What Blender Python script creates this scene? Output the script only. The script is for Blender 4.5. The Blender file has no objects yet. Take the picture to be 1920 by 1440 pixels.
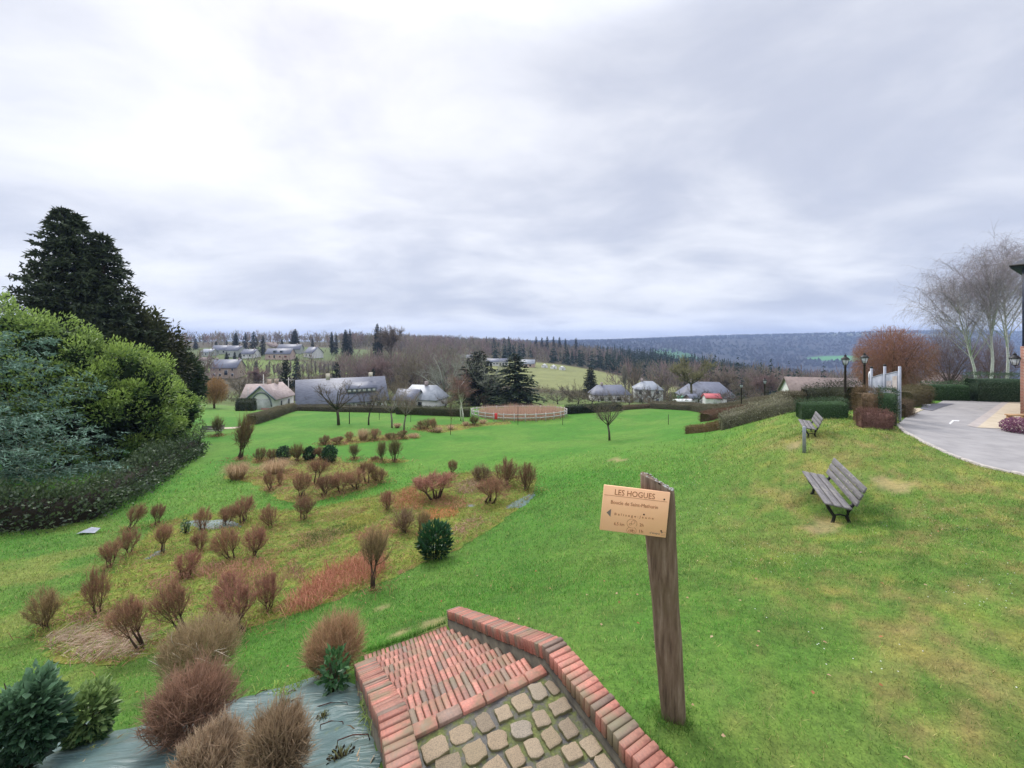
import bpy, math, random
import numpy as np
from mathutils import Vector, Matrix
random.seed(7)
RNG = np.random.default_rng(11)
scene = bpy.context.scene
COL = scene.collection
R = math.radians

# ------------------------------------------------------------------ camera
EYE = 3.0
F = 720.0                       # focal length in photo pixels (photo is 1920 wide)
KY = F / 1000.0                  # survey points further down were paced out on a 1000 px lens
HOR = 640.0                     # eye level row in the photo
cam_data = bpy.data.cameras.new("camera")
cam_data.sensor_width = 36.0
cam_data.lens = 36.0 * F / 1920.0
cam_data.shift_y = -(720.0 - HOR) / 1920.0
cam_data.clip_start = 0.05
cam_data.clip_end = 30000.0
cam = bpy.data.objects.new("camera", cam_data)
COL.objects.link(cam)
cam.location = (0, 0, EYE)
cam.rotation_euler = (R(90), 0, 0)
scene.camera = cam

# ------------------------------------------------------------------ world: overcast sky
world = bpy.data.worlds.new("World")
scene.world = world
world.use_nodes = True
wt = world.node_tree
for n in list(wt.nodes):
    wt.nodes.remove(n)
SUN_EL, SUN_AZ = 42.0, -28.0    # azimuth measured from +Y towards +X


def wn(t, **kw):
    n = wt.nodes.new(t)
    for k, v in kw.items():
        setattr(n, k, v)
    return n


def wmath(op, a, b=None, c=None):
    n = wn("ShaderNodeMath", operation=op)
    for i, x in enumerate((a, b, c)):
        if x is None:
            continue
        if isinstance(x, (int, float)):
            n.inputs[i].default_value = x
        else:
            wt.links.new(x, n.inputs[i])
    return n.outputs[0]


def wmix(fac, a, b):
    n = wn("ShaderNodeMix", data_type='RGBA')
    for i, x in ((0, fac), (6, a), (7, b)):
        if isinstance(x, (int, float)):
            n.inputs[i].default_value = x
        elif isinstance(x, tuple):
            n.inputs[i].default_value = x + (1,)
        else:
            wt.links.new(x, n.inputs[i])
    return n.outputs[2]


sky = wn("ShaderNodeTexSky", sky_type='NISHITA')
sky.sun_disc = False
sky.sun_elevation = R(SUN_EL)
sky.sun_rotation = R(SUN_AZ)
skys = wn("ShaderNodeVectorMath", operation='SCALE')
wt.links.new(sky.outputs[0], skys.inputs[0])
skys.inputs[3].default_value = 0.10
tc = wn("ShaderNodeTexCoord")
nrm = wn("ShaderNodeVectorMath", operation='NORMALIZE')
wt.links.new(tc.outputs['Generated'], nrm.inputs[0])
sep = wn("ShaderNodeSeparateXYZ")
wt.links.new(nrm.outputs[0], sep.inputs[0])
dx, dy, dz = sep.outputs
zc = wmath('MAXIMUM', dz, 0.0)
den = wmath('ADD', zc, 0.20)
cx = wmath('DIVIDE', dx, den)
cy = wmath('DIVIDE', dy, den)
cmb = wn("ShaderNodeCombineXYZ")
wt.links.new(cx, cmb.inputs[0])
wt.links.new(cy, cmb.inputs[1])


def wnoise(scale, loc, detail=6.0, rough=0.55, stretch=(1, 1, 1), dist=0.0):
    mp = wn("ShaderNodeMapping")
    mp.inputs['Location'].default_value = loc
    mp.inputs['Scale'].default_value = stretch
    wt.links.new(cmb.outputs[0], mp.inputs[0])
    n = wn("ShaderNodeTexNoise")
    n.inputs['Scale'].default_value = scale
    n.inputs['Detail'].default_value = detail
    n.inputs['Roughness'].default_value = rough
    n.inputs['Distortion'].default_value = dist
    wt.links.new(mp.outputs[0], n.inputs['Vector'])
    return n.outputs[0]


def wrange(x, a, b, c=0.0, d=1.0):
    n = wn("ShaderNodeMapRange", interpolation_type='SMOOTHSTEP')
    wt.links.new(x, n.inputs[0])
    for i, v in enumerate((a, b, c, d)):
        n.inputs[i + 1].default_value = v
    return n.outputs[0]


big = wnoise(0.52, SKY_BIG_LOC if 'SKY_BIG_LOC' in globals() else (3.1, 0.4, 0.0), 3.0, 0.5, (1.0, 0.8, 1))
mid = wnoise(1.5, (7.3, 2.2, 1.0), 7.0, 0.55, (0.75, 1.0, 1), 0.35)
fine = wnoise(4.6, (1.7, 5.1, 2.0), 6.0, 0.6, (0.7, 1.0, 1), 0.5)
dens = wmath('ADD', wmath('ADD', wmath('MULTIPLY', big, 0.44), wmath('MULTIPLY', mid, 0.46)), wmath('MULTIPLY', fine, 0.10))
sdir = Vector((math.sin(R(SUN_AZ)) * math.cos(R(SUN_EL)), math.cos(R(SUN_AZ)) * math.cos(R(SUN_EL)), math.sin(R(SUN_EL))))
dt = wn("ShaderNodeVectorMath", operation='DOT_PRODUCT')
wt.links.new(nrm.outputs[0], dt.inputs[0])
dt.inputs[1].default_value = sdir
glow = wmath('POWER', wmath('MAXIMUM', dt.outputs[1], 0.0), 5.0)      # the hidden sun brightens the cloud in front of it
dens = wmath('ADD', wmath('SUBTRACT', dens, 0.055), wmath('MULTIPLY', glow, 0.13))
lum = wrange(dens, 0.36, 0.60)
cloud = wmix(lum, (0.375, 0.395, 0.465), (0.62, 0.625, 0.65))
# thin veil breaks, whiter and a touch warm
gap = wmath('MULTIPLY', wrange(dens, 0.55, 0.70), 0.7)
cloud = wmix(gap, cloud, (0.72, 0.715, 0.71))
# pale strip of clearer air just above the horizon, broken by the cloud noise
strip = wmath('MULTIPLY', wrange(dz, 0.085, 0.015), wrange(mid, 0.30, 0.60, 0.45, 1.0))
cloud = wmix(wmath('MULTIPLY', strip, 0.9), cloud, (0.86, 0.88, 0.92))
veil = wmix(0.93, skys.outputs[0], cloud)
# overcast skies grow brighter towards the zenith; boosted above view to light the ground
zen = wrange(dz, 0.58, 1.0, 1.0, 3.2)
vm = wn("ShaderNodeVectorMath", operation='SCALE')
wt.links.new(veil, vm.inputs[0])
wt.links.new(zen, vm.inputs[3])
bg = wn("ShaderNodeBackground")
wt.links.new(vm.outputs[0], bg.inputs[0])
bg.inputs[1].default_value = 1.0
world.cycles.sampling_method = 'MANUAL'
world.cycles.sample_map_resolution = 512
wo = wn("ShaderNodeOutputWorld")
wt.links.new(bg.outputs[0], wo.inputs[0])

# ------------------------------------------------------------------ sun behind the cloud
sd = bpy.data.lights.new("sun", 'SUN')
sd.energy = 1.5
sd.angle = R(22)
sd.color = (1.0, 0.96, 0.90)
sun = bpy.data.objects.new("sun", sd)
COL.objects.link(sun)
_d = Vector((math.sin(R(SUN_AZ)) * math.cos(R(SUN_EL)), math.cos(R(SUN_AZ)) * math.cos(R(SUN_EL)), math.sin(R(SUN_EL))))
sun.rotation_euler = _d.to_track_quat('Z', 'Y').to_euler()

vs = scene.view_settings
vs.view_transform = 'Standard'
vs.look = 'None'
vs.exposure = 0.74
vs.gamma = 1.0
vs.use_curve_mapping = False
scene.render.engine = 'CYCLES'
scene.cycles.max_bounces = 4
scene.cycles.diffuse_bounces = 3
scene.cycles.glossy_bounces = 2
scene.cycles.transmission_bounces = 3
scene.cycles.transparent_max_bounces = 6
scene.cycles.volume_bounces = 0
scene.cycles.use_denoising = True

# ------------------------------------------------------------------ helpers


def lattice(ix, iy, seed):
    a = (ix.astype(np.int64) * 374761393 + iy.astype(np.int64) * 668265263 + seed * 1442695041) & 0xFFFFFFFF
    a = ((a ^ (a >> 13)) * 1274126177) & 0xFFFFFFFF
    a = (a ^ (a >> 16)) & 0xFFFFFFFF
    return a / 4294967295.0


def vnoise(x, y, seed=0):
    x = np.asarray(x, float); y = np.asarray(y, float)
    ix = np.floor(x); iy = np.floor(y)
    fx = x - ix; fy = y - iy
    fx = fx * fx * (3 - 2 * fx); fy = fy * fy * (3 - 2 * fy)
    a = lattice(ix, iy, seed); b = lattice(ix + 1, iy, seed)
    c = lattice(ix, iy + 1, seed); d = lattice(ix + 1, iy + 1, seed)
    return (a * (1 - fx) + b * fx) * (1 - fy) + (c * (1 - fx) + d * fx) * fy


def fbm(x, y, seed=0, oct=4):
    s = 0; amp = 0.5; tot = 0
    for i in range(oct):
        s = s + amp * vnoise(np.asarray(x) * 2 ** i, np.asarray(y) * 2 ** i, seed + i * 17)
        tot += amp; amp *= 0.5
    return s / tot


def sstep(x, a, b):
    t = np.clip((np.asarray(x, float) - a) / (b - a), 0, 1)
    return t * t * (3 - 2 * t)


# ---- terrain: thin plate spline through surveyed points (photo column, row, metres below eye)
CTRL = [
    (960, 1440, 3.06), (780, 1400, 3.06), (1100, 1400, 3.04), (1265, 1350, 3.0), (1920, 1440, 3.10), (1500, 1440, 3.05),
    (1600, 1150, 3.55), (1920, 1150, 3.35), (1300, 1100, 3.85), (1100, 1150, 3.75), (1580, 975, 4.35), (1920, 960, 3.62),
    (1920, 893, 3.68), (1520, 822, 3.80), (1700, 880, 3.85), (1800, 1000, 3.75), (1490, 775, 4.05), (1400, 800, 5.0), (1320, 812, 6.2), (1200, 850, 6.6),
    (1100, 960, 5.75), (1000, 1050, 5.55), (835, 1165, 4.55), (900, 1130, 4.75), (1150, 862, 6.75), (1400, 900, 4.75),
    (1300, 900, 5.4), (1400, 830, 4.9), (1250, 1000, 4.8), (1300, 850, 5.9),
    (1690, 800, 3.72), (1730, 752, 3.95), (1890, 750, 3.95), (1912, 780, 3.80), (1640, 790, 3.75), (1560, 775, 3.95), (1850, 800, 3.75),
    (760, 1200, 4.52), (690, 1225, 4.45), (500, 1230, 5.0), (250, 1230, 5.25), (0, 1300, 5.2), (0, 1440, 4.3), (480, 1330, 4.1), (150, 1430, 4.05),
    (580, 1290, 4.25), (640, 1420, 3.45), (350, 1190, 5.3), (0, 1100, 6.0), (350, 1000, 6.8), (600, 1050, 6.4),
    (800, 1050, 6.1), (0, 990, 6.9), (130, 980, 7.0), (360, 850, 8.2), (600, 900, 7.7), (900, 950, 6.9), (950, 900, 7.3),
    (700, 840, 8.4), (1000, 840, 8.25), (1143, 825, 8.2), (635, 797, 9.8), (970, 790, 10.7), (1200, 800, 9.2), (1300, 780, 9.8),
    (400, 800, 9.6), (1060, 770, 11.3), (700, 765, 11.6), (520, 770, 11.8), (1400, 772, 10.6), (250, 870, 8.0), (-300, 1000, 6.8),
    (-300, 900, 7.5), (150, 860, 8.2), (0, 860, 8.3), (1480, 768, 9.5),
]
CTRL_W = [  # (X, Y, metres below eye)
    (0, 0, 3.0), (-4, 0, 3.05), (5, 0, 3.0), (-14, -4, 3.2), (14, -4, 3.0), (0, -8, 3.0), (10, 3, 3.1), (-9, 3, 4.4), (-14, 6, 5.2), (18, 8, 3.4),
    (26, 20, 3.7), (40, 40, 4.2), (60, 40, 4.2), (55, 60, 7.0), (30, 60, 7.5), (45, 85, 11.0), (68, 120, 13.5), (90, 100, 11),
    (-48, 104, 13.3), (-35, 108, 13.8), (-20, 116, 14.4), (-66, 110, 12.6), (-80, 60, 9.8), (-60, 40, 8.8), (-45, 25, 7.6),
    (30, 140, 16.5), (5, 150, 16.5), (50, 160, 19.0), (85, 160, 20.0), (51, 150, 17.5), (110, 180, 24),
    (22, 233, 21.5), (40, 290, 23.5), (24, 400, 20), (-15, 380, 19), (36, 464, 19.4), (-50, 300, 18.5), (-100, 320, 16.5), (-90, 180, 18), (-140, 160, 17),
    (-110, 300, 18.0), (-150, 285, 19.0), (-155, 333, 12.5), (-140, 345, 12.0), (-120, 400, 11), (-250, 420, 8), (-200, 520, 5), (-320, 300, 10),
    (-117, 450, 9.5), (-60, 500, 12), (26, 650, 16), (-80, 700, 8), (160, 560, 30), (240, 700, 30), (200, 300, 34), (200, 420, 38), (300, 500, 50), (400, 700, 60),
    (350, 250, 40), (180, 110, 20), (250, 160, 30), (150, 250, 28),
    (-600, 700, 3), (-400, 1200, 3), (-1200, 1500, 2), (0, 1300, 10), (-800, 3000, 4), (-2500, 4000, 0), (200, 1600, 45), (600, 1300, 105), (1000, 1200, 110), (500, 900, 80),
    (900, 1700, 120), (1600, 1700, 110), (600, 2200, 80), (1380, 2350, 82), (1450, 2600, 70), (1000, 2900, 22), (800, 4000, -8), (1900, 3300, -16), (2200, 3500, -44), (2600, 4300, -60),
    (900, 4700, -8), (0, 4500, 2), (3300, 3600, -55), (4800, 4500, -62), (1500, 5200, -40), (0, 8000, 4), (4000, 8000, -95), (-4000, 8000, 0), (1400, 800, 90), (900, 450, 70), (500, 300, 50), (2500, 2000, 60), (-2000, 1000, 2), (-900, 300, 6), (-400, 120, 10),
]
_P = [((px - 960) / F * (h * F / (py - HOR)), h * F / (py - HOR), h) for px, py, h in CTRL] + [(x, y * (KY if y > 10 else 1.0), h) for x, y, h in CTRL_W]
_P = np.array(_P, float)
TC = 8.0


def _uv(X, Y):
    s = np.maximum(np.asarray(Y, float) + TC + 4, 2.0)
    return np.asarray(X, float) / s, np.log(s)


_pu, _pv = _uv(_P[:, 0], _P[:, 1])
# slopes are steadier if the spline carries h relative to a growing scale
_sc = np.sqrt(_P[:, 1] + 14.0)


def _kern(r2):
    return 0.5 * r2 * np.log(r2 + 1e-9)


def _fit():
    n = len(_P)
    d2 = (_pu[:, None] - _pu[None]) ** 2 + (_pv[:, None] - _pv[None]) ** 2
    A = np.zeros((n + 3, n + 3))
    A[:n, :n] = _kern(d2) + np.eye(n) * 6e-4
    A[:n, n] = 1; A[:n, n + 1] = _pu; A[:n, n + 2] = _pv
    A[n:, :n] = A[:n, n:].T
    b = np.zeros(n + 3)
    b[:n] = _P[:, 2] / _sc
    return np.linalg.solve(A, b)


_W = _fit()


def H(X, Y):
    """ground height (z) at X, Y"""
    X = np.asarray(X, float); Y = np.asarray(Y, float)
    shp = np.broadcast(X, Y).shape
    x = np.broadcast_to(X, shp).ravel(); y = np.broadcast_to(Y, shp).ravel()
    u, v = _uv(x, y)
    n = len(_P)
    out = np.empty(len(u))
    for i in range(0, len(u), 20000):
        uu = u[i:i + 20000]; vv = v[i:i + 20000]
        k = _kern((uu[:, None] - _pu[None]) ** 2 + (vv[:, None] - _pv[None]) ** 2)
        out[i:i + 20000] = k @ _W[:n] + _W[n] + _W[n + 1] * uu + _W[n + 2] * vv
    h = out * np.sqrt(np.maximum(y, -10) + 14.0)
    return (EYE - h).reshape(shp)


def Hs(x, y):
    return float(H(np.array([x]), np.array([y]))[0])


_ys = np.concatenate([np.arange(1.6, 60, 0.04), np.arange(60, 700, 0.5), np.arange(700, 7000, 8)])


def G(px, py, ymin=0.0):
    """first point where the sight line of a photo pixel meets the ground"""
    yy = _ys[_ys > ymin]
    xx = (px - 960) / F * yy
    zz = EYE - (py - HOR) / F * yy
    g = H(xx, yy)
    k = np.argmax(zz <= g)
    if zz[k] > g[k]:
        k = len(yy) - 1
    return Vector((xx[k], yy[k], g[k]))


def A(px, py, Y):
    """point seen at a photo pixel at forward distance Y"""
    return Vector(((px - 960) / F * Y, Y, EYE - (py - HOR) / F * Y))


def on(px, Y):
    """ground point under photo column px at forward distance Y"""
    x = (px - 960) / F * Y
    return Vector((x, Y, Hs(x, Y)))


# ---- mesh helpers


def make_mesh(name, V, faces, col=None, smooth=False, mats=None, midx=None):
    """V (n,3); faces: list of (m,k) int arrays"""
    me = bpy.data.meshes.new(name)
    V = np.asarray(V, np.float32)
    faces = [np.asarray(f, np.int32) for f in faces if len(f)]
    nl = sum(f.size for f in faces)
    nf = sum(len(f) for f in faces)
    me.vertices.add(len(V))
    me.vertices.foreach_set("co", V.ravel())
    me.loops.add(nl)
    me.polygons.add(nf)
    me.loops.foreach_set("vertex_index", np.concatenate([f.ravel() for f in faces]))
    st = []; o = 0
    for f in faces:
        st.append(np.arange(len(f), dtype=np.int32) * f.shape[1] + o)
        o += f.size
    me.polygons.foreach_set("loop_start", np.concatenate(st))
    if smooth:
        me.polygons.foreach_set("use_smooth", np.ones(nf, bool))
    if midx is not None:
        me.polygons.foreach_set("material_index", np.asarray(midx, np.int32))
    if col is not None:
        c = np.ones((len(V), 4), np.float32)
        col = np.asarray(col, np.float32)
        c[:, :3] = col if col.ndim == 2 else col[None, :]
        a = me.color_attributes.new("Col", 'FLOAT_COLOR', 'POINT')
        a.data.foreach_set("color", c.ravel())
    me.update(calc_edges=True)
    for m in (mats or []):
        me.materials.append(m)
    return me


class MB:
    """collects geometry for one mesh"""

    def __init__(self):
        self.V = []; self.F = {}; self.C = []; self.n = 0

    def add(self, V, faces, col=(1, 1, 1)):
        V = np.asarray(V, float).reshape(-1, 3)
        for f in faces:
            f = np.asarray(f, np.int32)
            if f.size:
                self.F.setdefault(f.shape[1], []).append(f + self.n)
        c = np.asarray(col, float)
        if c.ndim == 1:
            c = np.broadcast_to(c, (len(V), 3))
        self.V.append(V); self.C.append(c); self.n += len(V)
        return self

    def mesh(self, name, mat, smooth=False):
        return make_mesh(name, np.concatenate(self.V), [np.concatenate(self.F[k]) for k in sorted(self.F)], np.concatenate(self.C), smooth, [mat] if mat else None)

    def box(self, c, s, col=(1, 1, 1), rot=None, bev=0.0):
        c = np.asarray(c, float); s = np.asarray(s, float) / 2
        if bev > 0:
            b = min(bev, s.min() * 0.6)
            V = []
            for sx in (-1, 1):
                for sy in (-1, 1):
                    for sz in (-1, 1):
                        V += [(sx * (s[0] - b), sy * (s[1] - b), sz * s[2]), (sx * (s[0] - b), sy * s[1], sz * (s[2] - b)), (sx * s[0], sy * (s[1] - b), sz * (s[2] - b))]
            V = np.array(V)
            ix = lambda sx, sy, sz, k: ((sx > 0) * 4 + (sy > 0) * 2 + (sz > 0)) * 3 + k
            q = []
            for k, (a, bb) in ((0, (0, 1)), (1, (0, 2)), (2, (1, 2))):
                ax = 2 - k
                for sg in (-1, 1):
                    t = []
                    for p_, q_ in ((-1, -1), (1, -1), (1, 1), (-1, 1)):
                        v = [0, 0, 0]; v[a] = p_; v[bb] = q_; v[ax] = sg
                        t.append(ix(*v, k))
                    q.append(t)
            for ax, (k1, k2) in ((0, (0, 1)), (1, (0, 2)), (2, (1, 2))):
                o1, o2 = [i for i in range(3) if i != ax]
                for p_ in (-1, 1):
                    for q_ in (-1, 1):
                        v0 = [0, 0, 0]; v0[o1] = p_; v0[o2] = q_; v1 = list(v0); v0[ax] = -1; v1[ax] = 1
                        q.append([ix(*v0, k1), ix(*v1, k1), ix(*v1, k2), ix(*v0, k2)])
            tr = [[ix(a, b_, c_, 0), ix(a, b_, c_, 1), ix(a, b_, c_, 2)] for a in (-1, 1) for b_ in (-1, 1) for c_ in (-1, 1)]
            # orient outwards
            def orient(fs):
                o = []
                for f in fs:
                    p = V[f]
                    nn = np.cross(p[1] - p[0], p[2] - p[0])
                    o.append(f if nn @ p.mean(0) > 0 else f[::-1])
                return o
            fs = [orient(q), orient(tr)]
        else:
            V = np.array([(x, y, z) for x in (-1, 1) for y in (-1, 1) for z in (-1, 1)], float) * s
            fs = [[[0, 1, 3, 2], [4, 6, 7, 5], [0, 4, 5, 1], [2, 3, 7, 6], [0, 2, 6, 4], [1, 5, 7, 3]]]
        if rot is not None:
            V = V @ np.array(rot.to_3x3()).T if hasattr(rot, 'to_3x3') else V @ np.asarray(rot).T
        return self.add(V + c, fs, col)

    def tube(self, pts, rad, n=6, col=(1, 1, 1), caps=True):
        pts = np.asarray(pts, float)
        rad = np.broadcast_to(np.asarray(rad, float), (len(pts),))
        d = np.gradient(pts, axis=0)
        d /= np.linalg.norm(d, axis=1)[:, None] + 1e-9
        up = np.array([0, 0, 1.0]) if abs(d[0][2]) < 0.9 else np.array([1.0, 0, 0])
        V = []
        a = np.arange(n) / n * 2 * math.pi
        for p, t, r in zip(pts, d, rad):
            s = np.cross(t, up); s /= np.linalg.norm(s) + 1e-9
            u = np.cross(s, t)
            V.append(p + r * (np.cos(a)[:, None] * s + np.sin(a)[:, None] * u))
        V = np.concatenate(V)
        i = np.arange(n); j = (i + 1) % n
        q = np.concatenate([np.stack([k * n + i, k * n + j, (k + 1) * n + j, (k + 1) * n + i], 1) for k in range(len(pts) - 1)])
        fs = [q]
        if caps:
            fs.append(np.array([np.arange(n)[::-1]]))
            fs.append(np.array([np.arange(n) + (len(pts) - 1) * n]))
        return self.add(V, fs, col)

    def lathe(self, prof, n=16, c=(0, 0, 0), col=(1, 1, 1)):
        prof = np.asarray(prof, float)
        a = np.arange(n) / n * 2 * math.pi
        V = np.concatenate([np.stack([r * np.cos(a), r * np.sin(a), np.full(n, z)], 1) for r, z in prof]) + np.asarray(c, float)
        i = np.arange(n); j = (i + 1) % n
        q = np.concatenate([np.stack([k * n + i, k * n + j, (k + 1) * n + j, (k + 1) * n + i], 1) for k in range(len(prof) - 1)])
        return self.add(V, [q, np.array([np.arange(n)[::-1]]), np.array([np.arange(n) + (len(prof) - 1) * n])], col)

    def prism(self, poly, z0, z1, col=(1, 1, 1)):
        """vertical prism over a convex or simple xy polygon"""
        poly = np.asarray(poly, float)
        n = len(poly)
        V = np.concatenate([np.c_[poly, np.full(n, z0)], np.c_[poly, np.full(n, z1)]])
        i = np.arange(n); j = (i + 1) % n
        return self.add(V, [np.stack([i, j, j + n, i + n], 1), np.array([np.arange(n)[::-1]]), np.array([np.arange(n) + n])], col)

    def poly(self, pts, col=(1, 1, 1)):
        return self.add(pts, [np.arange(len(pts))[None]], col)


def link(name, data, parent=None):
    o = bpy.data.objects.new(name, data)
    COL.objects.link(o)
    if parent is not None:
        o.parent = parent
    return o


def tag(o, label=None, cat=None, group=None, kind=None):
    if label: o["label"] = label
    if cat: o["category"] = cat
    if group: o["group"] = group
    if kind: o["kind"] = kind
    return o


def thing(name, label, cat, loc=(0, 0, 0), rz=0.0, group=None):
    o = link(name, None)
    o.empty_display_size = 0.2
    o.location = loc
    o.rotation_euler = (0, 0, rz)
    return tag(o, label, cat, group)


# ---- materials


def nodes_of(name):
    m = bpy.data.materials.new(name)
    m.use_nodes = True
    nt = m.node_tree
    return m, nt, nt.nodes["Principled BSDF"]


def add_noise(nt, scale, detail=4, rough=0.6, coord='Object', stretch=None):
    t = nt.nodes.new("ShaderNodeTexCoord")
    n = nt.nodes.new("ShaderNodeTexNoise")
    n.inputs['Scale'].default_value = scale
    n.inputs['Detail'].default_value = detail
    n.inputs['Roughness'].default_value = rough
    src = t.outputs[coord]
    if stretch:
        mp = nt.nodes.new("ShaderNodeMapping")
        mp.inputs['Scale'].default_value = stretch
        nt.links.new(src, mp.inputs[0]); src = mp.outputs[0]
    nt.links.new(src, n.inputs['Vector'])
    return n.outputs[0]


def ramp(nt, x, stops):
    r = nt.nodes.new("ShaderNodeValToRGB")
    e = r.color_ramp.elements
    while len(e) < len(stops):
        e.new(0.5)
    for k, (p, c) in enumerate(stops):
        e[k].position = p
        e[k].color = tuple(c) + (1,) if len(c) == 3 else c
    nt.links.new(x, r.inputs[0])
    return r.outputs[0]


def mixc(nt, fac, a, b, mode='MIX'):
    n = nt.nodes.new("ShaderNodeMix")
    n.data_type = 'RGBA'
    n.blend_type = mode
    for i, x in ((0, fac), (6, a), (7, b)):
        if isinstance(x, (int, float)):
            n.inputs[i].default_value = x
        elif isinstance(x, tuple):
            n.inputs[i].default_value = x + (1,)
        else:
            nt.links.new(x, n.inputs[i])
    return n.outputs[2]


def bump(nt, p, h, strength=0.4, dist=0.02):
    b = nt.nodes.new("ShaderNodeBump")
    b.inputs['Strength'].default_value = strength
    b.inputs['Distance'].default_value = dist
    nt.links.new(h, b.inputs['Height'])
    nt.links.new(b.outputs[0], p.inputs['Normal'])


MATS = {}


def mat_plain(name, c1, c2, scale=6.0, rough=0.7, metal=0.0, stretch=None, bmp=0.2, spec=0.4, detail=5, lo=0.35, hi=0.68, bdist=0.01):
    """two colours mixed by noise, with fine relief"""
    if name in MATS:
        return MATS[name]
    m, nt, p = nodes_of(name)
    n = add_noise(nt, scale, detail, 0.62, 'Object', stretch)
    nt.links.new(ramp(nt, n, [(lo, c1), (hi, c2)]), p.inputs['Base Color'])
    p.inputs['Roughness'].default_value = rough
    p.inputs['Metallic'].default_value = metal
    p.inputs['Specular IOR Level'].default_value = spec
    if bmp:
        bump(nt, p, n, bmp, bdist)
    MATS[name] = m
    return m


def mat_col(name, rough=0.75, var=0.25, scale=8.0, spec=0.3, trans=0.0, bmp=0.0, objvar=0.0, bdist=0.01, coord='Object', sheen=0.0):
    """colour attribute, broken up by noise; optional variation per object and leaf translucency"""
    if name in MATS:
        return MATS[name]
    m, nt, p = nodes_of(name)
    a = nt.nodes.new("ShaderNodeVertexColor"); a.layer_name = "Col"
    n = add_noise(nt, scale, 5, 0.6, coord)
    g = ramp(nt, n, [(0.3, (1 - var,) * 3), (0.7, (1 + var,) * 3)])
    c = mixc(nt, 1.0, a.outputs[0], g, 'MULTIPLY')
    if objvar:
        oi = nt.nodes.new("ShaderNodeObjectInfo")
        hs = nt.nodes.new("ShaderNodeHueSaturation")
        mr = nt.nodes.new("ShaderNodeMapRange")
        mr.inputs[3].default_value = 1 - objvar; mr.inputs[4].default_value = 1 + objvar
        nt.links.new(oi.outputs['Random'], mr.inputs[0])
        nt.links.new(mr.outputs[0], hs.inputs['Value'])
        nt.links.new(c, hs.inputs['Color'])
        c = hs.outputs[0]
    nt.links.new(c, p.inputs['Base Color'])
    p.inputs['Roughness'].default_value = rough
    p.inputs['Specular IOR Level'].default_value = spec
    if bmp:
        bump(nt, p, n, bmp, bdist)
    if trans:
        t = nt.nodes.new("ShaderNodeBsdfTranslucent")
        nt.links.new(c, t.inputs[0])
        mx = nt.nodes.new("ShaderNodeMixShader")
        mx.inputs[0].default_value = trans
        nt.links.new(p.outputs[0], mx.inputs[1]); nt.links.new(t.outputs[0], mx.inputs[2])
        nt.links.new(mx.outputs[0], nt.nodes["Material Output"].inputs[0])
    MATS[name] = m
    return m

# ------------------------------------------------------------------ ground cover colours (world x, y -> albedo)
LAWN = np.array((0.064, 0.185, 0.025)); LAWN2 = np.array((0.100, 0.208, 0.036)); MOSS = np.array((0.205, 0.222, 0.060)); STRAW = np.array((0.290, 0.225, 0.105))
PALEG = np.array((0.195, 0.205, 0.095)); WOODF = np.array((0.075, 0.062, 0.042)); DULLG = np.array((0.10, 0.135, 0.045))


def inpoly(x, y, poly):
    x = np.asarray(x, float); y = np.asarray(y, float)
    r = np.zeros(np.broadcast(x, y).shape, bool)
    n = len(poly)
    for i in range(n):
        x0, y0 = poly[i][:2]; x1, y1 = poly[(i + 1) % n][:2]
        c = ((y0 > y) != (y1 > y)) & (x < (x1 - x0) * (y - y0) / ((y1 - y0) or 1e-9) + x0)
        r ^= c
    return r


def field(cx, cy, rx, ry, X, Y, ang=0.0):
    c, s = math.cos(ang), math.sin(ang)
    dx_, dy_ = X - cx, Y - cy
    a = (dx_ * c + dy_ * s) / rx; b = (-dx_ * s + dy_ * c) / ry
    return sstep(np.sqrt(a * a + b * b), 1.0, 0.82)


def wpoly(px_pts):
    return [(g.x, g.y) for g in (G(*p) for p in px_pts)]


# worn patches in the turf
BARE = [wpoly(q) for q in ([(1605, 900), (1660, 893), (1735, 910), (1700, 925), (1660, 918)], [(1135, 864), (1150, 859), (1185, 861), (1165, 866)], [(1500, 985), (1545, 962), (1590, 985), (1540, 1000)], [(1470, 835), (1500, 828), (1500, 842), (1475, 845)],
                            [(700, 1142), (720, 1132), (735, 1138), (715, 1148)], [(792, 1180), (830, 1168), (825, 1160), (800, 1168)], [(735, 1192), (760, 1183), (770, 1190), (745, 1198)])]
SOIL = np.array((0.37, 0.265, 0.17))


def seg_dist(x, y, poly):
    d = np.full(np.shape(x), 1e9)
    n = len(poly)
    for i in range(n):
        (x0, y0), (x1, y1) = poly[i], poly[(i + 1) % n]
        ux, uy = x1 - x0, y1 - y0
        t = np.clip(((x - x0) * ux + (y - y0) * uy) / (ux * ux + uy * uy + 1e-9), 0, 1)
        d = np.minimum(d, np.hypot(x - x0 - t * ux, y - y0 - t * uy))
    return d


def bare_mask(x, y):
    x = np.asarray(x, float); y = np.asarray(y, float)
    m = np.zeros(x.shape)
    for bp in BARE:
        bx = np.array(bp)
        s = (np.abs(x - bx[:, 0].mean()) < 6) & (np.abs(y - bx[:, 1].mean()) < 6)
        if not s.any():
            continue
        xs, ys = x[s], y[s]
        d = seg_dist(xs, ys, bp) * np.where(inpoly(xs, ys, bp), 1, -1)
        r = np.sqrt(abs(0.5 * np.sum(bx[:, 0] * np.roll(bx[:, 1], -1) - bx[:, 1] * np.roll(bx[:, 0], -1))))
        v = sstep(d / r + (fbm(xs * 2.5, ys * 2.5, 91) - 0.5) * 0.9, -0.12, 0.12)
        m[s] = np.maximum(m[s], v)
    return m


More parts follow.
